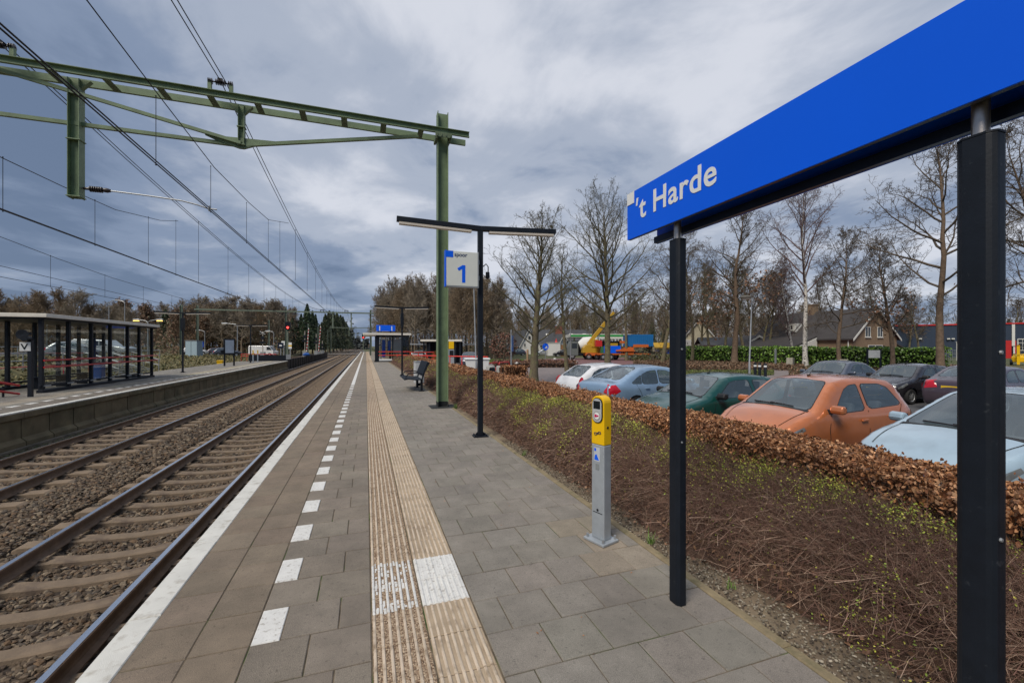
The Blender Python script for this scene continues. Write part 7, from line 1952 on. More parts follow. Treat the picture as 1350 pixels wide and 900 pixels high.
class Car:
    """side outline + plan taper -> body skin with real window openings"""
    def __init__(s, top, L, W, A, B, Cc, D, wheels, R, sill=0.22, grid=0.075, belt=None, tumble=0.30, roundr=0.07):
        s.L, s.W, s.R, s.wh, s.sill, s.grid, s.tumble, s.rr = L, W, R, wheels, sill, grid, tumble, roundr
        s.A, s.B, s.C, s.D = A, B, Cc, D
        top = chaikin(top, 2)
        s.top, s.tt = resample(top, 0.05)
        s.belt = belt or (A[1] - 0.02)
        arch = R + 0.055
        bot = [(L - 0.12, sill)]
        for xc in sorted(wheels, reverse=True):
            a0 = math.asin(min(1, (sill - R) / arch)) if abs(sill - R) < arch else 0
            for a in np.linspace(a0, pi - a0, 13): bot.append((xc + arch * cos(a), R + arch * sin(a)))
        bot.append((0.14, sill))
        s.bot = np.array(bot)
        s.outline = np.concatenate([s.top, s.bot])
    def half(s, x, z, edge=True):
        x = np.asarray(x, float); z = np.asarray(z, float); w = np.full(x.shape, s.W / 2)
        f = np.clip(1 - x / 0.85, 0, 1); w = w - 0.17 * f ** 2.2
        r = np.clip(1 - (s.L - x) / 0.6, 0, 1); w = w - 0.10 * r ** 2
        w = w - 0.05 * np.clip((0.5 - z) / 0.3, 0, 1) ** 2
        w = w - 0.018 * np.clip(np.abs(z - 0.66) / 0.25, 0, 1) ** 2
        k = np.clip(z - s.belt, 0, None); w = w - s.tumble * k - 0.02 * np.clip(k / 0.08, 0, 1)
        if edge:
            d = np.full(x.shape, 9.0)
            P = s.top
            for a, b in zip(P[:-1], P[1:]):
                ab = b - a; t = np.clip(((x - a[0]) * ab[0] + (z - a[1]) * ab[1]) / (ab @ ab + 1e-12), 0, 1)
                d = np.minimum(d, np.hypot(x - a[0] - t * ab[0], z - a[1] - t * ab[1]))
            q = np.clip(1 - d / s.rr, 0, 1); w = w - s.rr * (1 - np.sqrt(np.clip(1 - q * q, 0, 1))) * 0.85
        return w
    def side3(s, P, sgn, off=0.0):
        return np.stack([P[:, 0], sgn * (s.half(P[:, 0], P[:, 1]) + off), P[:, 1]], 1)
    def topmap(s, P, off=0.0):
        """P = (arc length, t in -1..1)"""
        x = np.interp(P[:, 0], s.tt, s.top[:, 0]); z = np.interp(P[:, 0], s.tt, s.top[:, 1])
        e = 0.02
        x2 = np.interp(P[:, 0] + e, s.tt, s.top[:, 0]) - np.interp(P[:, 0] - e, s.tt, s.top[:, 0]); z2 = np.interp(P[:, 0] + e, s.tt, s.top[:, 1]) - np.interp(P[:, 0] - e, s.tt, s.top[:, 1])
        ln = np.hypot(x2, z2) + 1e-9; nx, nz = -z2 / ln, x2 / ln
        w = s.half(x, z); cr = 0.042 * (1 - np.abs(P[:, 1]) ** 2.2) + off
        return np.stack([x + nx * cr, P[:, 1] * w, z + nz * cr], 1)
    def arc_at(s, pt):
        d = np.linalg.norm(s.top - np.array(pt), axis=1); return s.tt[d.argmin()]
    def build(s, name, label, loc, heading, col, side_windows, group=None, wiper='front', hub=True, plate=None, roof_aerial=True, mirror_col=None, tailpoly=None, tailtop=None, cladding=True, handle=None, seams=(), z0=0.0, cat='car', detail=True):
        t = thing(name, label, cat, loc, heading, group)
        # local frame: x from front bumper to tail; turned so that +X of the thing is forward
        def W3(P): P = np.asarray(P); return np.stack([-P[:, 0], -P[:, 1], P[:, 2]], 1)
        bv, bf, n = [], [], 0
        glass = []
        g = s.grid
        gx, gz = np.meshgrid(np.arange(0.02, s.L, g), np.arange(0.15, 1.7, g)); G2 = np.stack([gx.ravel(), gz.ravel()], 1) + RNG.uniform(-.004, .004, (gx.size, 2))
        G2 = G2[pip(G2, s.outline)]
        swin = [round_poly(w, 2) for w in side_windows]
        V, F = cdt([s.outline] + swin, G2)
        cen = V[F].mean(1); inside = pip(cen, s.outline)
        wi = np.full(len(F), -1)
        for k, w in enumerate(swin): wi[pip(cen, w)] = k
        for sgn in (1, -1):
            P3 = W3(s.side3(V, sgn)); ff = F if sgn < 0 else F[:, ::-1]
            bv.append(P3); bf.append(ff[inside & (wi < 0)] + n); n += len(P3)
            for k in range(len(swin)): glass.append((P3, ff[wi == k]))
        # top skin
        a, b, c, d = (s.arc_at(p) for p in (s.A, s.B, s.C, s.D)); TL = s.tt[-1]
        ws = round_poly([(a + 0.03, -0.90), (b - 0.035, -0.87), (b - 0.02, 0), (b - 0.035, 0.87), (a + 0.03, 0.90), (a + 0.015, 0)], 2)
        rw = round_poly([(c + 0.05, -0.80), (d - 0.05, -0.84), (d - 0.05, 0.84), (c + 0.05, 0.80)], 2)
        gs, gt = np.meshgrid(s.tt[1:-1:max(1, int(g / 0.05))], np.linspace(-0.96, 0.96, 15)); GT = np.stack([gs.ravel(), gt.ravel()], 1) + RNG.uniform(-.003, .003, (gs.size, 2))
        edge = np.concatenate([np.stack([s.tt, np.full(len(s.tt), -1.0)], 1), np.stack([s.tt[::-1], np.full(len(s.tt), 1.0)], 1)])
        V2, F2 = cdt([edge, ws, rw], GT); cen2 = V2[F2].mean(1)
        P3 = W3(s.topmap(V2)); i1, i2 = pip(cen2, ws), pip(cen2, rw)
        F2o = F2[:, ::-1]
        bv.append(P3); bf.append(F2o[~i1 & ~i2] + n); n += len(P3)
        glass += [(P3, F2o[i1]), (P3, F2o[i2])]
        body = np_mesh('body', np.concatenate(bv), np.concatenate(bf), col, t, smooth=True)
        bm = bmesh.new(); bm.from_mesh(body.data); bmesh.ops.remove_doubles(bm, verts=bm.verts, dist=0.0008)
        bmesh.ops.delete(bm, geom=[v for v in bm.verts if not v.link_faces], context='VERTS'); bmesh.ops.recalc_face_normals(bm, faces=bm.faces); bm.to_mesh(body.data); bm.free()
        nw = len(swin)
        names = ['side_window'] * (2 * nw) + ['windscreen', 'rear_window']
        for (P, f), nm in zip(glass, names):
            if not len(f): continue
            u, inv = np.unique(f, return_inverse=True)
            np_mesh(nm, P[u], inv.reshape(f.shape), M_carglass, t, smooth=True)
        def patch2(polys_side, polys_top, off, nm, m, parent=t):
            vs_, fs_, k = [], [], 0
            for p, sg in polys_side:
                for sgn in sg:
                    pr = np.array(p); gg = G2[pip(G2, pr)]; v2, f2 = cdt([pr], gg); f2 = f2[pip(v2[f2].mean(1), pr)]
                    vs_.append(W3(s.side3(v2, sgn, off))); fs_.append((f2 if sgn < 0 else f2[:, ::-1]) + k); k += len(v2)
            for p in polys_top:
                pr = np.array(p); gg = GT[pip(GT, pr)]; v2, f2 = cdt([pr], gg); f2 = f2[pip(v2[f2].mean(1), pr)]
                vs_.append(W3(s.topmap(v2, off))); fs_.append(f2[:, ::-1] + k); k += len(v2)
            return np_mesh(nm, np.concatenate(vs_), np.concatenate(fs_), m, parent, smooth=True)
        def ribbon(pts, w):
            pts = np.array(pts, float); d_ = np.gradient(pts, axis=0); nrm = np.stack([-d_[:, 1], d_[:, 0]], 1); nrm /= np.linalg.norm(nrm, axis=1)[:, None]
            return np.concatenate([pts + nrm * w / 2, (pts - nrm * w / 2)[::-1]])
        # black surrounds of the glass
        def ringpoly(w, o): c0 = w.mean(0); q = w - c0; return np.concatenate([w, w[:1], (c0 + q * (1 + o))[:1], (c0 + q * (1 + o))[::-1]])
        vs_, fs_, k = [], [], 0
        for w, sc in [(x, 0.05) for x in swin]:
            c0 = w.mean(0); o = c0 + (w - c0) * (1 + sc); m_ = len(w)
            for sgn in (1, -1):
                V_ = np.concatenate([s.side3(w, sgn, 0.002), s.side3(o, sgn, 0.002)]); vs_.append(W3(V_)); fs_.append(np.array([(i, (i + 1) % m_, m_ + (i + 1) % m_, m_ + i) for i in range(m_)]) + k); k += 2 * m_
        for w, sc in ((ws, 0.05), (rw, 0.05)):
            c0 = w.mean(0); o = c0 + (w - c0) * np.array([1 + sc, 1 + sc * 0.6]); m_ = len(w)
            V_ = np.concatenate([s.topmap(w, 0.002), s.topmap(o, 0.002)]); vs_.append(W3(V_)); fs_.append(np.array([(i, (i + 1) % m_, m_ + (i + 1) % m_, m_ + i) for i in range(m_)]) + k); k += 2 * m_
        np_mesh('window_seals', np.concatenate(vs_), np.concatenate(fs_), M_plastic, t, smooth=True)
        if seams: patch2([(ribbon(q, 0.013), (1, -1)) for q in seams], [[(a - 0.42, -0.93), (a - 0.41, -0.93), (a - 0.41, 0.93), (a - 0.42, 0.93)]] if False else [], 0.006, 'door_seams', M_seam)
        if cladding:
            ol = s.outline; lo = np.array([(0.0, 0.2), (0.0, 0.40), (0.16, 0.42), (0.35, 0.42), (0.35, 0.2)])
            w1, w2 = s.wh; ar = s.R + 0.06
            patch2([([(w1 + ar + 0.02, s.sill + 0.01), (w2 - ar - 0.02, s.sill + 0.01), (w2 - ar, s.sill + 0.07), (w1 + ar, s.sill + 0.07)], (1, -1))], [], 0.004, 'sill_trim', M_plastic)
        # bonnet gaps and the dark cowl under the windscreen
        h0 = s.arc_at((0.22, s.A[1] - 0.22)); tl = np.linspace(h0, a - 0.05, 12)
        patch2([], [ribbon(np.stack([tl, sg * (0.80 + 0.06 * np.linspace(0, 1, 12))], 1), 0.016) for sg in (1, -1)], 0.005, 'bonnet_gaps', M_seam)
        patch2([], [np.array([(a - 0.035, -0.90), (a + 0.03, -0.90), (a + 0.03, 0.90), (a - 0.035, 0.90)])], 0.006, 'cowl', M_plastic)
        # lamps
        for sg in (1, -1):
            patch2([([(0.10, 0.60), (0.20, 0.66), (0.46, 0.77), (0.50, 0.72), (0.30, 0.60), (0.12, 0.55)], (sg,))], [[(s.arc_at((0.05, 0.60)) - 0.03, sg * 0.66), (s.arc_at((0.05, 0.60)) - 0.03, sg * 0.985), (s.arc_at((0.20, 0.72)) , sg * 0.985), (s.arc_at((0.16, 0.71)), sg * 0.74)]], 0.006, 'headlight', M_head)
            if tailpoly is not None: patch2([(tailpoly, (sg,))], [[(q[0], q[1] * sg) for q in tailtop]] if tailtop is not None else [], 0.007, 'tail_light', M_tail)
        # wheels
        for xw in s.wh:
            for sg in (1, -1):
                y = sg * (s.W / 2 - 0.11)
                m = MB(); m.lathe([(s.R * .62, -0.09), (s.R * .9, -0.095), (s.R, -0.06), (s.R, 0.06), (s.R * .9, 0.095), (s.R * .62, 0.09)], (-xw, -y, s.R), 22, 'y'); w_ = m.build('wheel', M_tyre, t, smooth=True)
                m = MB(); o_ = -sg
                m.lathe([(s.R * .64, o_ * 0.085), (s.R * .60, o_ * 0.07), (s.R * .5, o_ * 0.06), (s.R * .2, o_ * 0.085), (0, o_ * 0.09)], (-xw, -y, s.R), 22, 'y')
                r_ = m.build('rim', M_alloy, w_, smooth=True)
                if detail:
                    m = MB()
                    for q in range(9):
                        an = 2 * pi * q / 9; m.beam((-xw + cos(an) * s.R * .30, -y + o_ * 0.079, s.R + sin(an) * s.R * .30), (-xw + cos(an) * s.R * .52, -y + o_ * 0.064, s.R + sin(an) * s.R * .52), 0.035, 0.008)
                    m.build('rim_slots', M_plastic, w_)
        # dark tub, seats, dashboard
        xa, xd = s.A[0], s.D[0]
        m = MB(); m.bx(-(s.L - 0.25), -0.25, -(s.W / 2 - 0.16), s.W / 2 - 0.16, s.sill, s.sill + 0.10)
        m.bx(-(xa + 0.02), -0.3, -(s.W / 2 - 0.2), s.W / 2 - 0.2, s.sill + 0.1, s.A[1] - 0.22); m.bx(-(s.L - 0.2), -(xd - 0.35), -(s.W / 2 - 0.2), s.W / 2 - 0.2, s.sill + 0.1, s.D[1] - 0.22); m.build('interior_floor', M_seat, t)
        m = MB(); m.prism([(-(xa + 0.05), s.A[1] - 0.2), (-(xa + 0.10), s.A[1] - 0.03), (-(xa + 0.45), s.A[1] + 0.0), (-(xa + 0.55), s.A[1] - 0.2)], 'y', -(s.W / 2 - 0.17), s.W / 2 - 0.17); m.build('dashboard', M_dash, t, bevel=0.02)
        m = MB()
        xs1 = xa + 0.95; xs2 = xa + 1.75
        for xs, ys in ((xs1, (-0.36, 0.36)), (xs2, (-0.38, 0.0, 0.38))):
            for y in ys:
                m.prism([(-xs, 0.45), (-(xs + 0.10), 0.45), (-(xs + 0.30), s.belt + 0.10), (-(xs + 0.20), s.belt + 0.14)], 'y', y - 0.23 if len(ys) == 2 else y - 0.19, y + 0.23 if len(ys) == 2 else y + 0.19)
                m.prism([(-(xs + 0.19), s.belt + 0.15), (-(xs + 0.27), s.belt + 0.14), (-(xs + 0.31), s.belt + 0.31), (-(xs + 0.23), s.belt + 0.33)], 'y', y - 0.12, y + 0.12)
                m.bx(-(xs + 0.1), -(xs - 0.4), y - 0.22, y + 0.22, 0.40, 0.52)
        m.build('seats', M_seat, t, bevel=0.03)
        m = MB(); m.lathe([(0.175, -0.014), (0.19, 0), (0.175, 0.014), (0.16, 0)], (0, 0, 0), 20, 'x'); st = m.build('steering_wheel', M_plastic, t, loc=(-(xa + 0.58), 0.36, s.A[1] + 0.02)); st.rotation_euler = (0, radians(-25), 0)
        # mirrors
        for sg in (1, -1):
            yb = float(s.half(np.array([xa + 0.32]), np.array([s.A[1] + 0.03]))[0])
            m = MB(); prof = [(-0.05, 0.0), (0.05, 0.0), (0.07, 0.06), (0.05, 0.13), (-0.03, 0.14), (-0.07, 0.08)]
            pts = [(-(xa + 0.30) , sg * (yb + 0.045), s.A[1] + 0.0)]
            m.prism([(-(xa + 0.30) + u_, s.A[1] - 0.02 + v_) for u_, v_ in prof], 'y', sg * (yb + 0.05), sg * (yb + 0.25)); mr = m.build('mirror', mirror_col or col, t, bevel=0.028)
            m = MB(); m.bx(-(xa + 0.36), -(xa + 0.26), sg * (yb - 0.03), sg * (yb + 0.055), s.A[1] - 0.03, s.A[1] + 0.04); m.build('mirror_foot', M_plastic, mr)
            m = MB(); m.bx(-(xa + 0.30) - 0.076, -(xa + 0.30) - 0.071, sg * (yb + 0.07), sg * (yb + 0.235), s.A[1] + 0.0, s.A[1] + 0.10); m.build('mirror_glass', M_pane, mr)
        # wipers, handles, aerial, plates
        for y0, y1 in ((-0.52, 0.12), (0.02, 0.60)):
            q = np.array([(a + 0.045 + 0.03 * k_, y0 + (y1 - y0) * k_) for k_ in np.linspace(0, 1, 6)]); P = W3(s.topmap(q, 0.016)); m = MB(); m.tube(P, 0.011, 5); m.build('wiper', M_plastic, t)
        if handle:
            for hx_, hz_ in handle:
                for sg in (1, -1):
                    q = np.array([(hx_, hz_), (hx_ + 0.16, hz_ + 0.005)]); P = W3(s.side3(q, sg, 0.022)); m = MB(); m.beam(P[0], P[1], 0.03, 0.035); m.build('door_handle', col if mirror_col is None else M_plastic, t, bevel=0.008)
        if roof_aerial:
            q = np.array([(b + 0.22, 0.0)]); P = W3(s.topmap(q, 0.0))[0]; m = MB(); m.tube([P, P + np.array((-0.14, 0, 0.14))], [0.008, 0.004], 6); m.box(tuple(P + np.array((0, 0, 0.008))), (0.05, 0.035, 0.03)); m.build('aerial', M_plastic, t)
        for xe, lbl in ((0.0, 'number_plate'), (s.L, 'number_plate')):
            e = -0.012 if xe == 0 else s.L + 0.012
            m = MB(); m.bx(-e - 0.006, -e + 0.006, -0.26, 0.26, 0.46 if plate is None else plate, 0.57 if plate is None else plate + 0.11); pl = m.build('number_plate', M_plate, t)
            m = MB(); m.bx(-e - 0.008, -e + 0.008, -0.262 if xe else 0.20, -0.20 if xe else 0.262, 0.462 if plate is None else plate + .002, 0.568 if plate is None else plate + 0.108); m.build('blue_strip', M_blue, pl)
        for xe in (0.03, s.L - 0.03):
            m = MB(); m.bx(-xe - 0.02, -xe + 0.02, -(s.W / 2 - 0.28), s.W / 2 - 0.28, 0.26, 0.34); m.build('bumper_grille', M_plastic, t)
        return t

def hatch(L=3.55, W=1.60, H=1.48, hood=0.97, A=0.86, B=1.55, C=3.0, D=3.38, R=0.285, w1=0.66, w2=2.98, belt=0.93, noseZ=0.70, rearZ=None, tailZ=0.98, grid=0.075):
    top = [(0.14, 0.2), (0.02, 0.28), (0.0, 0.45), (0.03, noseZ - 0.08), (0.16, noseZ + 0.02), (A * 0.6, hood - 0.075), (A - 0.05, hood - 0.005), (A + 0.03, hood + 0.03),
           (B - 0.12, H - 0.115), (B + 0.02, H - 0.055), (B + 0.45, H), (C - 0.55, H - 0.01), (C - 0.05, H - 0.06), (C + 0.05, H - 0.09), (D, tailZ), (D + 0.05, tailZ - 0.08), (L - 0.02, 0.72), (L, 0.5), (L - 0.03, 0.3), (L - 0.12, 0.2)]
    return Car(top, L, W, (A, hood + 0.01), (B, H - 0.055), (C, H - 0.07), (D, tailZ), (w1, w2), R, sill=0.2, belt=belt, grid=grid)

P_orange = paint('orange_car_paint', (0.57, 0.185, 0.066), 0.22, 0.3)
P_pale = paint('pale_blue_car_paint', (0.40, 0.53, 0.62), 0.28, 0.3)
P_light = paint('light_blue_car_paint', (0.26, 0.39, 0.55), 0.28, 0.3)
P_white = paint('white_car_paint', (0.74, 0.75, 0.77), 0.3, 0.0)
P_green = paint('green_car_paint', (0.006, 0.07, 0.06), 0.28, 0.2)
P_black = paint('black_car_paint', (0.022, 0.020, 0.026), 0.26, 0.2)
P_greyblue = paint('grey_blue_car_paint', (0.085, 0.10, 0.135), 0.28, 0.35)
P_plum = paint('plum_grey_car_paint', (0.085, 0.06, 0.078), 0.3, 0.3)
P_silver = paint('silver_car_paint', (0.42, 0.45, 0.48), 0.3, 0.4)

# orange hatchback (front towards the hedge)
c = hatch(H=1.50, B=1.46, A=0.80)
sw = [[(1.22, 0.95), (1.62, 1.32), (1.78, 1.385), (1.98, 1.40), (2.02, 0.97)], [(2.13, 0.98), (2.09, 1.40), (2.60, 1.385), (2.80, 1.32), (3.04, 1.05), (2.98, 1.01)]]
oc = c.build('parked_car', 'orange five-door hatchback parked nose to the hedge', (6.13, 5.69, -0.45), radians(182), P_orange, sw, 'cars parked along the hedge',
        seams=([(1.10, 0.30), (1.04, 0.7), (1.12, 0.95)], [(2.06, 0.27), (2.07, 0.6), (2.08, 0.96)], [(2.72, 0.62), (2.95, 0.9), (3.08, 1.02)], [(1.1, 0.27), (2.06, 0.26), (2.58, 0.27)]), handle=[(1.84, 0.80), (2.62, 0.84)],
        tailpoly=None, tailtop=None)
m = MB()      # yellow sticker in the rear side window
q = np.array([(2.22 + 0.045 * k, 1.20) for k in range(10)])
pm = Car.side3(c, q, 1, -0.012)
m.tube([(-a, -b, z) for a, b, z in pm], 0.022, 4); m.tube([(-a, b, z) for a, b, z in pm], 0.001, 3)
m.build('window_sticker', M_yellow, oc)
# pale blue car at the right
c = hatch(L=3.9, W=1.66, H=1.47, hood=0.96, A=0.90, B=1.72, C=3.35, D=3.72, w1=0.72, w2=3.2, belt=0.95)
sw = [[(1.36, 0.97), (1.88, 1.33), (2.06, 1.37), (2.26, 1.375), (2.3, 0.98)], [(2.4, 0.98), (2.36, 1.375), (2.95, 1.36), (3.2, 1.28), (3.36, 1.05)]]
c.build('parked_car', 'pale blue hatchback behind the near sign post, nose to the hedge', (6.25, 3.40, -0.45), radians(173), P_pale, sw, 'cars parked along the hedge',
        seams=([(1.22, 0.30), (1.14, 0.7), (1.24, 0.96)], [(2.34, 0.27), (2.35, 0.96)]), handle=[(2.1, 0.80), (2.9, 0.82)], roof_aerial=False, tailpoly=[(3.68, 0.8), (3.8, 0.75), (3.8, 0.95), (3.66, 1.0)])
# green three-door hatch
c = hatch(L=3.9, W=1.66, H=1.40, hood=0.93, A=1.0, B=1.68, C=3.2, D=3.70, w1=0.75, w2=3.2, belt=0.90, tailZ=0.95)
sw = [[(1.34, 0.93), (1.78, 1.25), (1.95, 1.285), (2.38, 1.295), (2.46, 0.935)], [(2.60, 0.945), (2.52, 1.29), (2.95, 1.28), (3.22, 1.18), (3.36, 1.0)]]
c.build('parked_car', 'dark green hatchback between the far sign post and the orange hatchback', (5.85, 8.0, -0.45), radians(184.5), P_green, sw, 'cars parked along the hedge', mirror_col=M_plastic,
        seams=([(1.24, 0.30), (1.18, 0.65), (1.26, 0.93)], [(2.52, 0.27), (2.53, 0.93)]), handle=[(2.24, 0.78)], tailpoly=[(3.66, 0.7), (3.8, 0.68), (3.8, 0.88), (3.66, 0.92)])
# light blue fastback, tail to the hedge
top = [(0.14, 0.2), (0.02, 0.28), (0.0, 0.45), (0.04, 0.62), (0.2, 0.72), (0.75, 0.84), (1.12, 0.92), (1.22, 0.955), (1.92, 1.36), (2.1, 1.42), (2.6, 1.465), (3.05, 1.44), (3.3, 1.40), (4.02, 1.08), (4.12, 1.03), (4.42, 0.99), (4.5, 0.9), (4.54, 0.6), (4.5, 0.3), (4.4, 0.2)]
c = Car(top, 4.55, 1.74, (1.2, 0.955), (2.05, 1.40), (3.22, 1.42), (4.06, 1.05), (0.88, 3.58), 0.31, sill=0.2, belt=0.93)
sw = [[(1.62, 0.955), (2.12, 1.27), (2.3, 1.335), (2.62, 1.35), (2.62, 0.965)], [(2.70, 0.965), (2.70, 1.35), (3.02, 1.325), (3.28, 1.235), (3.30, 0.975)], [(3.335, 0.975), (3.32, 1.225), (3.52, 1.13), (3.70, 1.02), (3.66, 0.985)]]
c.build('parked_car', 'light blue fastback car with red tail lights, tail to the hedge', (10.75, 11.75, -0.45), radians(8), P_light, sw, 'cars parked along the hedge', roof_aerial=False,
        seams=([(2.66, 0.27), (2.66, 0.96)], [(3.30, 0.5), (3.42, 0.75), (3.55, 0.97)]), handle=[(3.08, 0.84), (2.28, 0.82)], tailpoly=[(4.14, 0.80), (4.30, 0.72), (4.50, 0.70), (4.52, 0.86), (4.40, 0.97), (4.28, 0.98)], tailtop=[(c.arc_at((4.44, 0.98)), 0.86), (c.arc_at((4.44, 0.98)), 0.99), (c.arc_at((4.53, 0.72)), 0.99), (c.arc_at((4.53, 0.74)), 0.80)])
# white hatch, tail to the hedge
c = hatch(L=3.85, W=1.65, H=1.43, hood=0.93, A=0.95, B=1.66, C=3.02, D=3.66, w1=0.72, w2=3.16, belt=0.92, tailZ=0.97)
sw = [[(1.34, 0.95), (1.8, 1.27), (2.0, 1.31), (2.34, 1.32), (2.36, 0.96)], [(2.45, 0.96), (2.43, 1.32), (2.85, 1.29), (3.12, 1.18), (3.28, 1.0)]]
c.build('parked_car', 'white hatchback with sloping rear window, last in the row along the hedge', (10.4, 13.9, -0.45), radians(6), P_white, sw, 'cars parked along the hedge',
        seams=([(2.40, 0.27), (2.41, 0.95)],), handle=[(2.14, 0.8)], tailpoly=[(3.50, 0.72), (3.70, 0.66), (3.80, 0.7), (3.76, 0.92), (3.66, 1.02), (3.58, 1.0)])
# second row
c = hatch(L=3.68, W=1.58, H=1.37, hood=0.90, A=0.96, B=1.60, C=3.12, D=3.52, w1=0.70, w2=3.08, belt=0.88, tailZ=0.92, R=0.275)
sw = [[(1.32, 0.90), (1.72, 1.22), (1.88, 1.26), (2.22, 1.27), (2.30, 0.905)], [(2.42, 0.91), (2.34, 1.27), (2.85, 1.255), (3.12, 1.17), (3.26, 0.98), (3.18, 0.93)]]
c.build('parked_car', 'black three-door hatchback in the second row behind the orange hatchback', (17.55, 10.45, -0.45), radians(181), P_black, sw, 'cars in the second row', mirror_col=M_plastic,
        seams=([(1.22, 0.30), (1.17, 0.65), (1.24, 0.9)], [(2.36, 0.27), (2.38, 0.90)]), handle=[(2.08, 0.76)], tailpoly=[(3.44, 0.66), (3.58, 0.64), (3.58, 0.85), (3.44, 0.9)])
c = hatch(L=4.1, W=1.68, H=1.42, hood=0.93, A=1.0, B=1.72, C=2.95, D=3.72, w1=0.78, w2=3.3, belt=0.91, tailZ=0.98)
sw = [[(1.40, 0.935), (1.86, 1.26), (2.04, 1.305), (2.36, 1.31), (2.42, 0.945)], [(2.52, 0.945), (2.46, 1.31), (2.85, 1.27), (3.1, 1.17), (3.34, 0.99)]]
gbc = c.build('parked_car', 'grey-blue rounded hatchback left of the black hatchback in the second row', (16.95, 12.45, -0.45), radians(188), P_greyblue, sw, 'cars in the second row', seams=([(2.46, 0.27), (2.48, 0.94)],), handle=[(2.2, 0.8)], roof_aerial=False, tailpoly=[(3.9, 0.7), (4.02, 0.68), (4.02, 0.85), (3.9, 0.9)])
top = [(0.14, 0.2), (0.02, 0.28), (0.0, 0.45), (0.04, 0.62), (0.2, 0.72), (0.75, 0.82), (1.12, 0.90), (1.22, 0.94), (1.92, 1.33), (2.1, 1.38), (2.6, 1.42), (3.05, 1.40), (3.3, 1.36), (3.95, 1.05), (4.02, 1.02), (4.36, 0.99), (4.44, 0.92), (4.48, 0.6), (4.45, 0.3), (4.35, 0.2)]
c = Car(top, 4.48, 1.72, (1.2, 0.935), (2.05, 1.365), (3.22, 1.375), (3.98, 1.035), (0.88, 3.55), 0.305, sill=0.2, belt=0.92)
sw = [[(1.62, 0.94), (2.12, 1.25), (2.3, 1.30), (2.62, 1.315), (2.62, 0.95)], [(2.70, 0.95), (2.70, 1.315), (3.0, 1.29), (3.28, 1.19), (3.36, 0.97)]]
tp = dict(tailpoly=[(4.10, 0.80), (4.25, 0.74), (4.45, 0.72), (4.46, 0.9), (4.36, 0.98), (4.2, 0.97)], tailtop=[(c.arc_at((4.38, 0.98)), 0.6), (c.arc_at((4.38, 0.98)), 0.99), (c.arc_at((4.47, 0.74)), 0.99), (c.arc_at((4.47, 0.76)), 0.5)])
c.build('parked_car', 'plum grey saloon with large red tail lights left of the near sign post', (21.6, 8.3, -0.45), radians(3), P_plum, sw, 'cars in the second row', seams=([(2.66, 0.27), (2.66, 0.94)],), handle=[(3.04, 0.84)], plate=0.72, roof_aerial=False, **tp)
c.build('parked_car', 'dark grey saloon seen right of the near sign post, in front of the yellow forklift', (19.6, 4.6, -0.45), radians(186), paint('dark_grey_car_paint', (0.05, 0.052, 0.06), 0.3, 0.3), sw, 'cars in the second row', seams=([(2.66, 0.27), (2.66, 0.94)],), handle=[(3.04, 0.84)], roof_aerial=False, **tp)
# far cars: copies of one hatch with their own paint
far = hatch(L=4.0, W=1.68, H=1.45, hood=0.95, A=1.0, B=1.75, C=3.25, D=3.78, w1=0.78, w2=3.25, belt=0.93, grid=0.14)
sw = [[(1.42, 0.955), (1.9, 1.29), (2.06, 1.33), (2.38, 1.34), (2.42, 0.965)], [(2.52, 0.965), (2.48, 1.34), (3.0, 1.32), (3.24, 1.2), (3.42, 1.0)]]
fc = far.build('parked_car', 'dark blue-grey car standing under the far bicycle rack roof', (0, 0, 0), 0, P_greyblue, sw, 'far cars at the station square', tailpoly=[(3.8, 0.7), (3.92, 0.68), (3.92, 0.88), (3.8, 0.95)], detail=False)
def place(o, px, d, z, rz):
    x, y = ray(px, d); o.location = (x, y, z); o.rotation_euler = (0, 0, radians(rz)); return o
place(fc, 616, 43, -0.46, 250)
def farcar(px, d, z, rz, col, label, group):
    o = copy_tree(fc); tag(o, label, 'car', group); place(o, px, d, z, rz)
    for ch in o.children:
        if ch.name.split('.')[0] in ('body', 'mirror', 'door_handle'):
            me = ch.data; ch.material_slots[0].link = 'OBJECT'; ch.material_slots[0].material = col
    return o
farcar(729, 84, -0.46, 165, P_black, 'dark car parked before the slate-roofed house at the roundabout', 'far cars at the station square')
farcar(704, 90, -0.46, 165, P_silver, 'silver car parked before the white gabled house', 'far cars at the station square')
farcar(669, 92, -0.46, 170, P_greyblue, 'dark car parked left of the white gabled house', 'far cars at the station square')
farcar(549, 58, -0.46, 250, P_silver, 'silver car half hidden between the glass shelter and bicycle shed', 'far cars at the station square')
LG = 'far cars left of the tracks'
farcar(139, 41, 0.566, 20, P_silver, 'silver hatchback right of the white pickup behind the far shelter', LG)
farcar(318, 72, -0.1, 20, P_greyblue, 'blue-grey car left of the information board posts', LG)
farcar(275, 78, 0.0, 15, P_white, 'white car beside the blue-grey cabinet', LG)
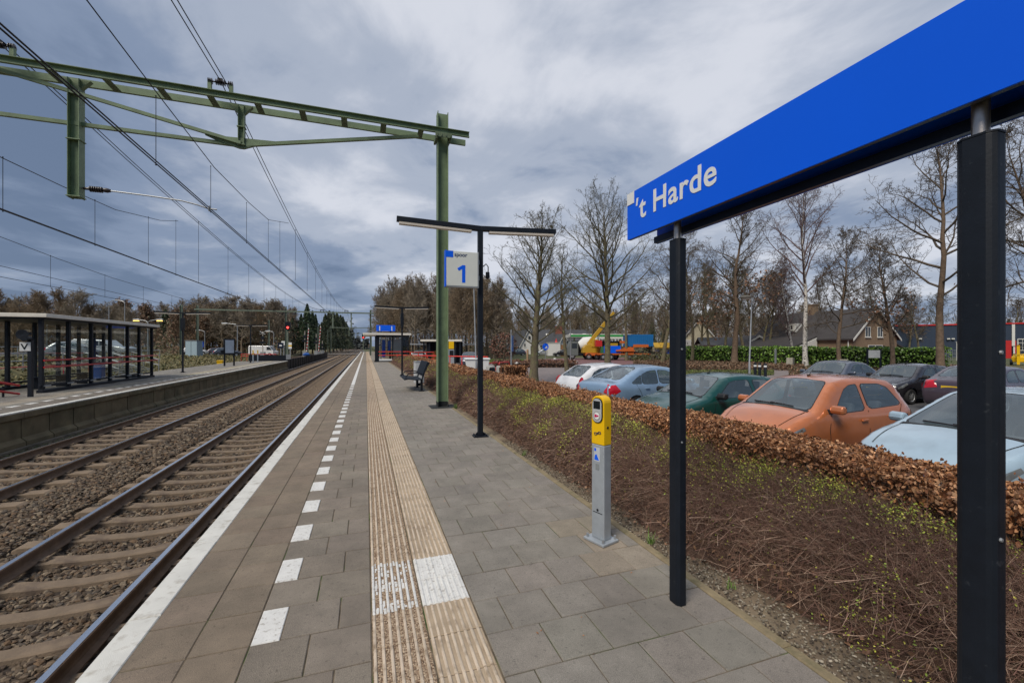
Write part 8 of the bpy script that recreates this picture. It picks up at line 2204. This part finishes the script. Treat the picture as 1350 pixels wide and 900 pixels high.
farcar(304, 86, -0.2, 15, P_plum, 'dark plum car behind the information board', LG)
farcar(365, 92, -0.5, 12, P_light, 'light blue car right of the white van', LG)
farcar(316, 98, -0.4, 12, paint('dark_red_car_paint', (0.22, 0.02, 0.03)), 'dark red car right of the information board', LG)
# van and pickup
x, y = ray(327, 88)
vn = thing('white_van', 'white panel van behind the red barrier at the end of the far platform', 'van', (x, y, -0.45), radians(-12))
m = MB(); m.prism([(0, 0.35), (5.2, 0.35), (5.2, 0.95), (4.75, 1.15), (4.2, 1.95), (3.9, 2.1), (0.15, 2.15), (0, 1.9)], 'y', 0, 1.9); m.build('body', P_white, vn, bevel=0.08)
m = MB(); m.prism([(4.2, 1.22), (4.62, 1.2), (4.2, 1.85), (3.6, 1.9), (3.6, 1.22)], 'y', -0.01, 0.0); m.prism([(4.72, 1.2), (4.26, 1.92), (4.3, 1.94), (4.78, 1.2)], 'y', 0.15, 1.75); m.build('windows', M_pane, vn)
for xx in (1.0, 4.2): wheel(vn, (xx, 0.08, 0.33), 0.33, 0.22)
x, y = ray(82, 40)
pk = thing('pickup_truck', 'white pickup with a canopy on its bed seen through the far shelter glass', 'pickup', (x, y, 0.57), radians(-8))
m = MB(); m.prism([(0, 0.4), (5.1, 0.4), (5.1, 0.85), (4.6, 1.0), (3.9, 1.05), (3.3, 1.62), (2.0, 1.66), (1.7, 1.0), (0, 1.0)], 'y', 0, 1.8); m.build('body', P_silver, pk, bevel=0.07)
m = MB(); m.prism([(0.05, 1.002), (1.72, 1.002), (2.0, 1.68), (0.9, 1.72), (0.3, 1.4)], 'y', 0.05, 1.75); m.build('bed_canopy', P_white, pk, bevel=0.06)
m = MB(); m.prism([(2.15, 1.1), (2.9, 1.1), (2.9, 1.52), (2.25, 1.55)], 'y', -0.01, 0.0); m.prism([(3.0, 1.1), (3.65, 1.1), (3.25, 1.52), (3.0, 1.52)], 'y', -0.01, 0.0); m.build('windows', M_pane, pk)
for xx in (0.95, 4.1): wheel(pk, (xx, 0.08, 0.36), 0.36, 0.24)
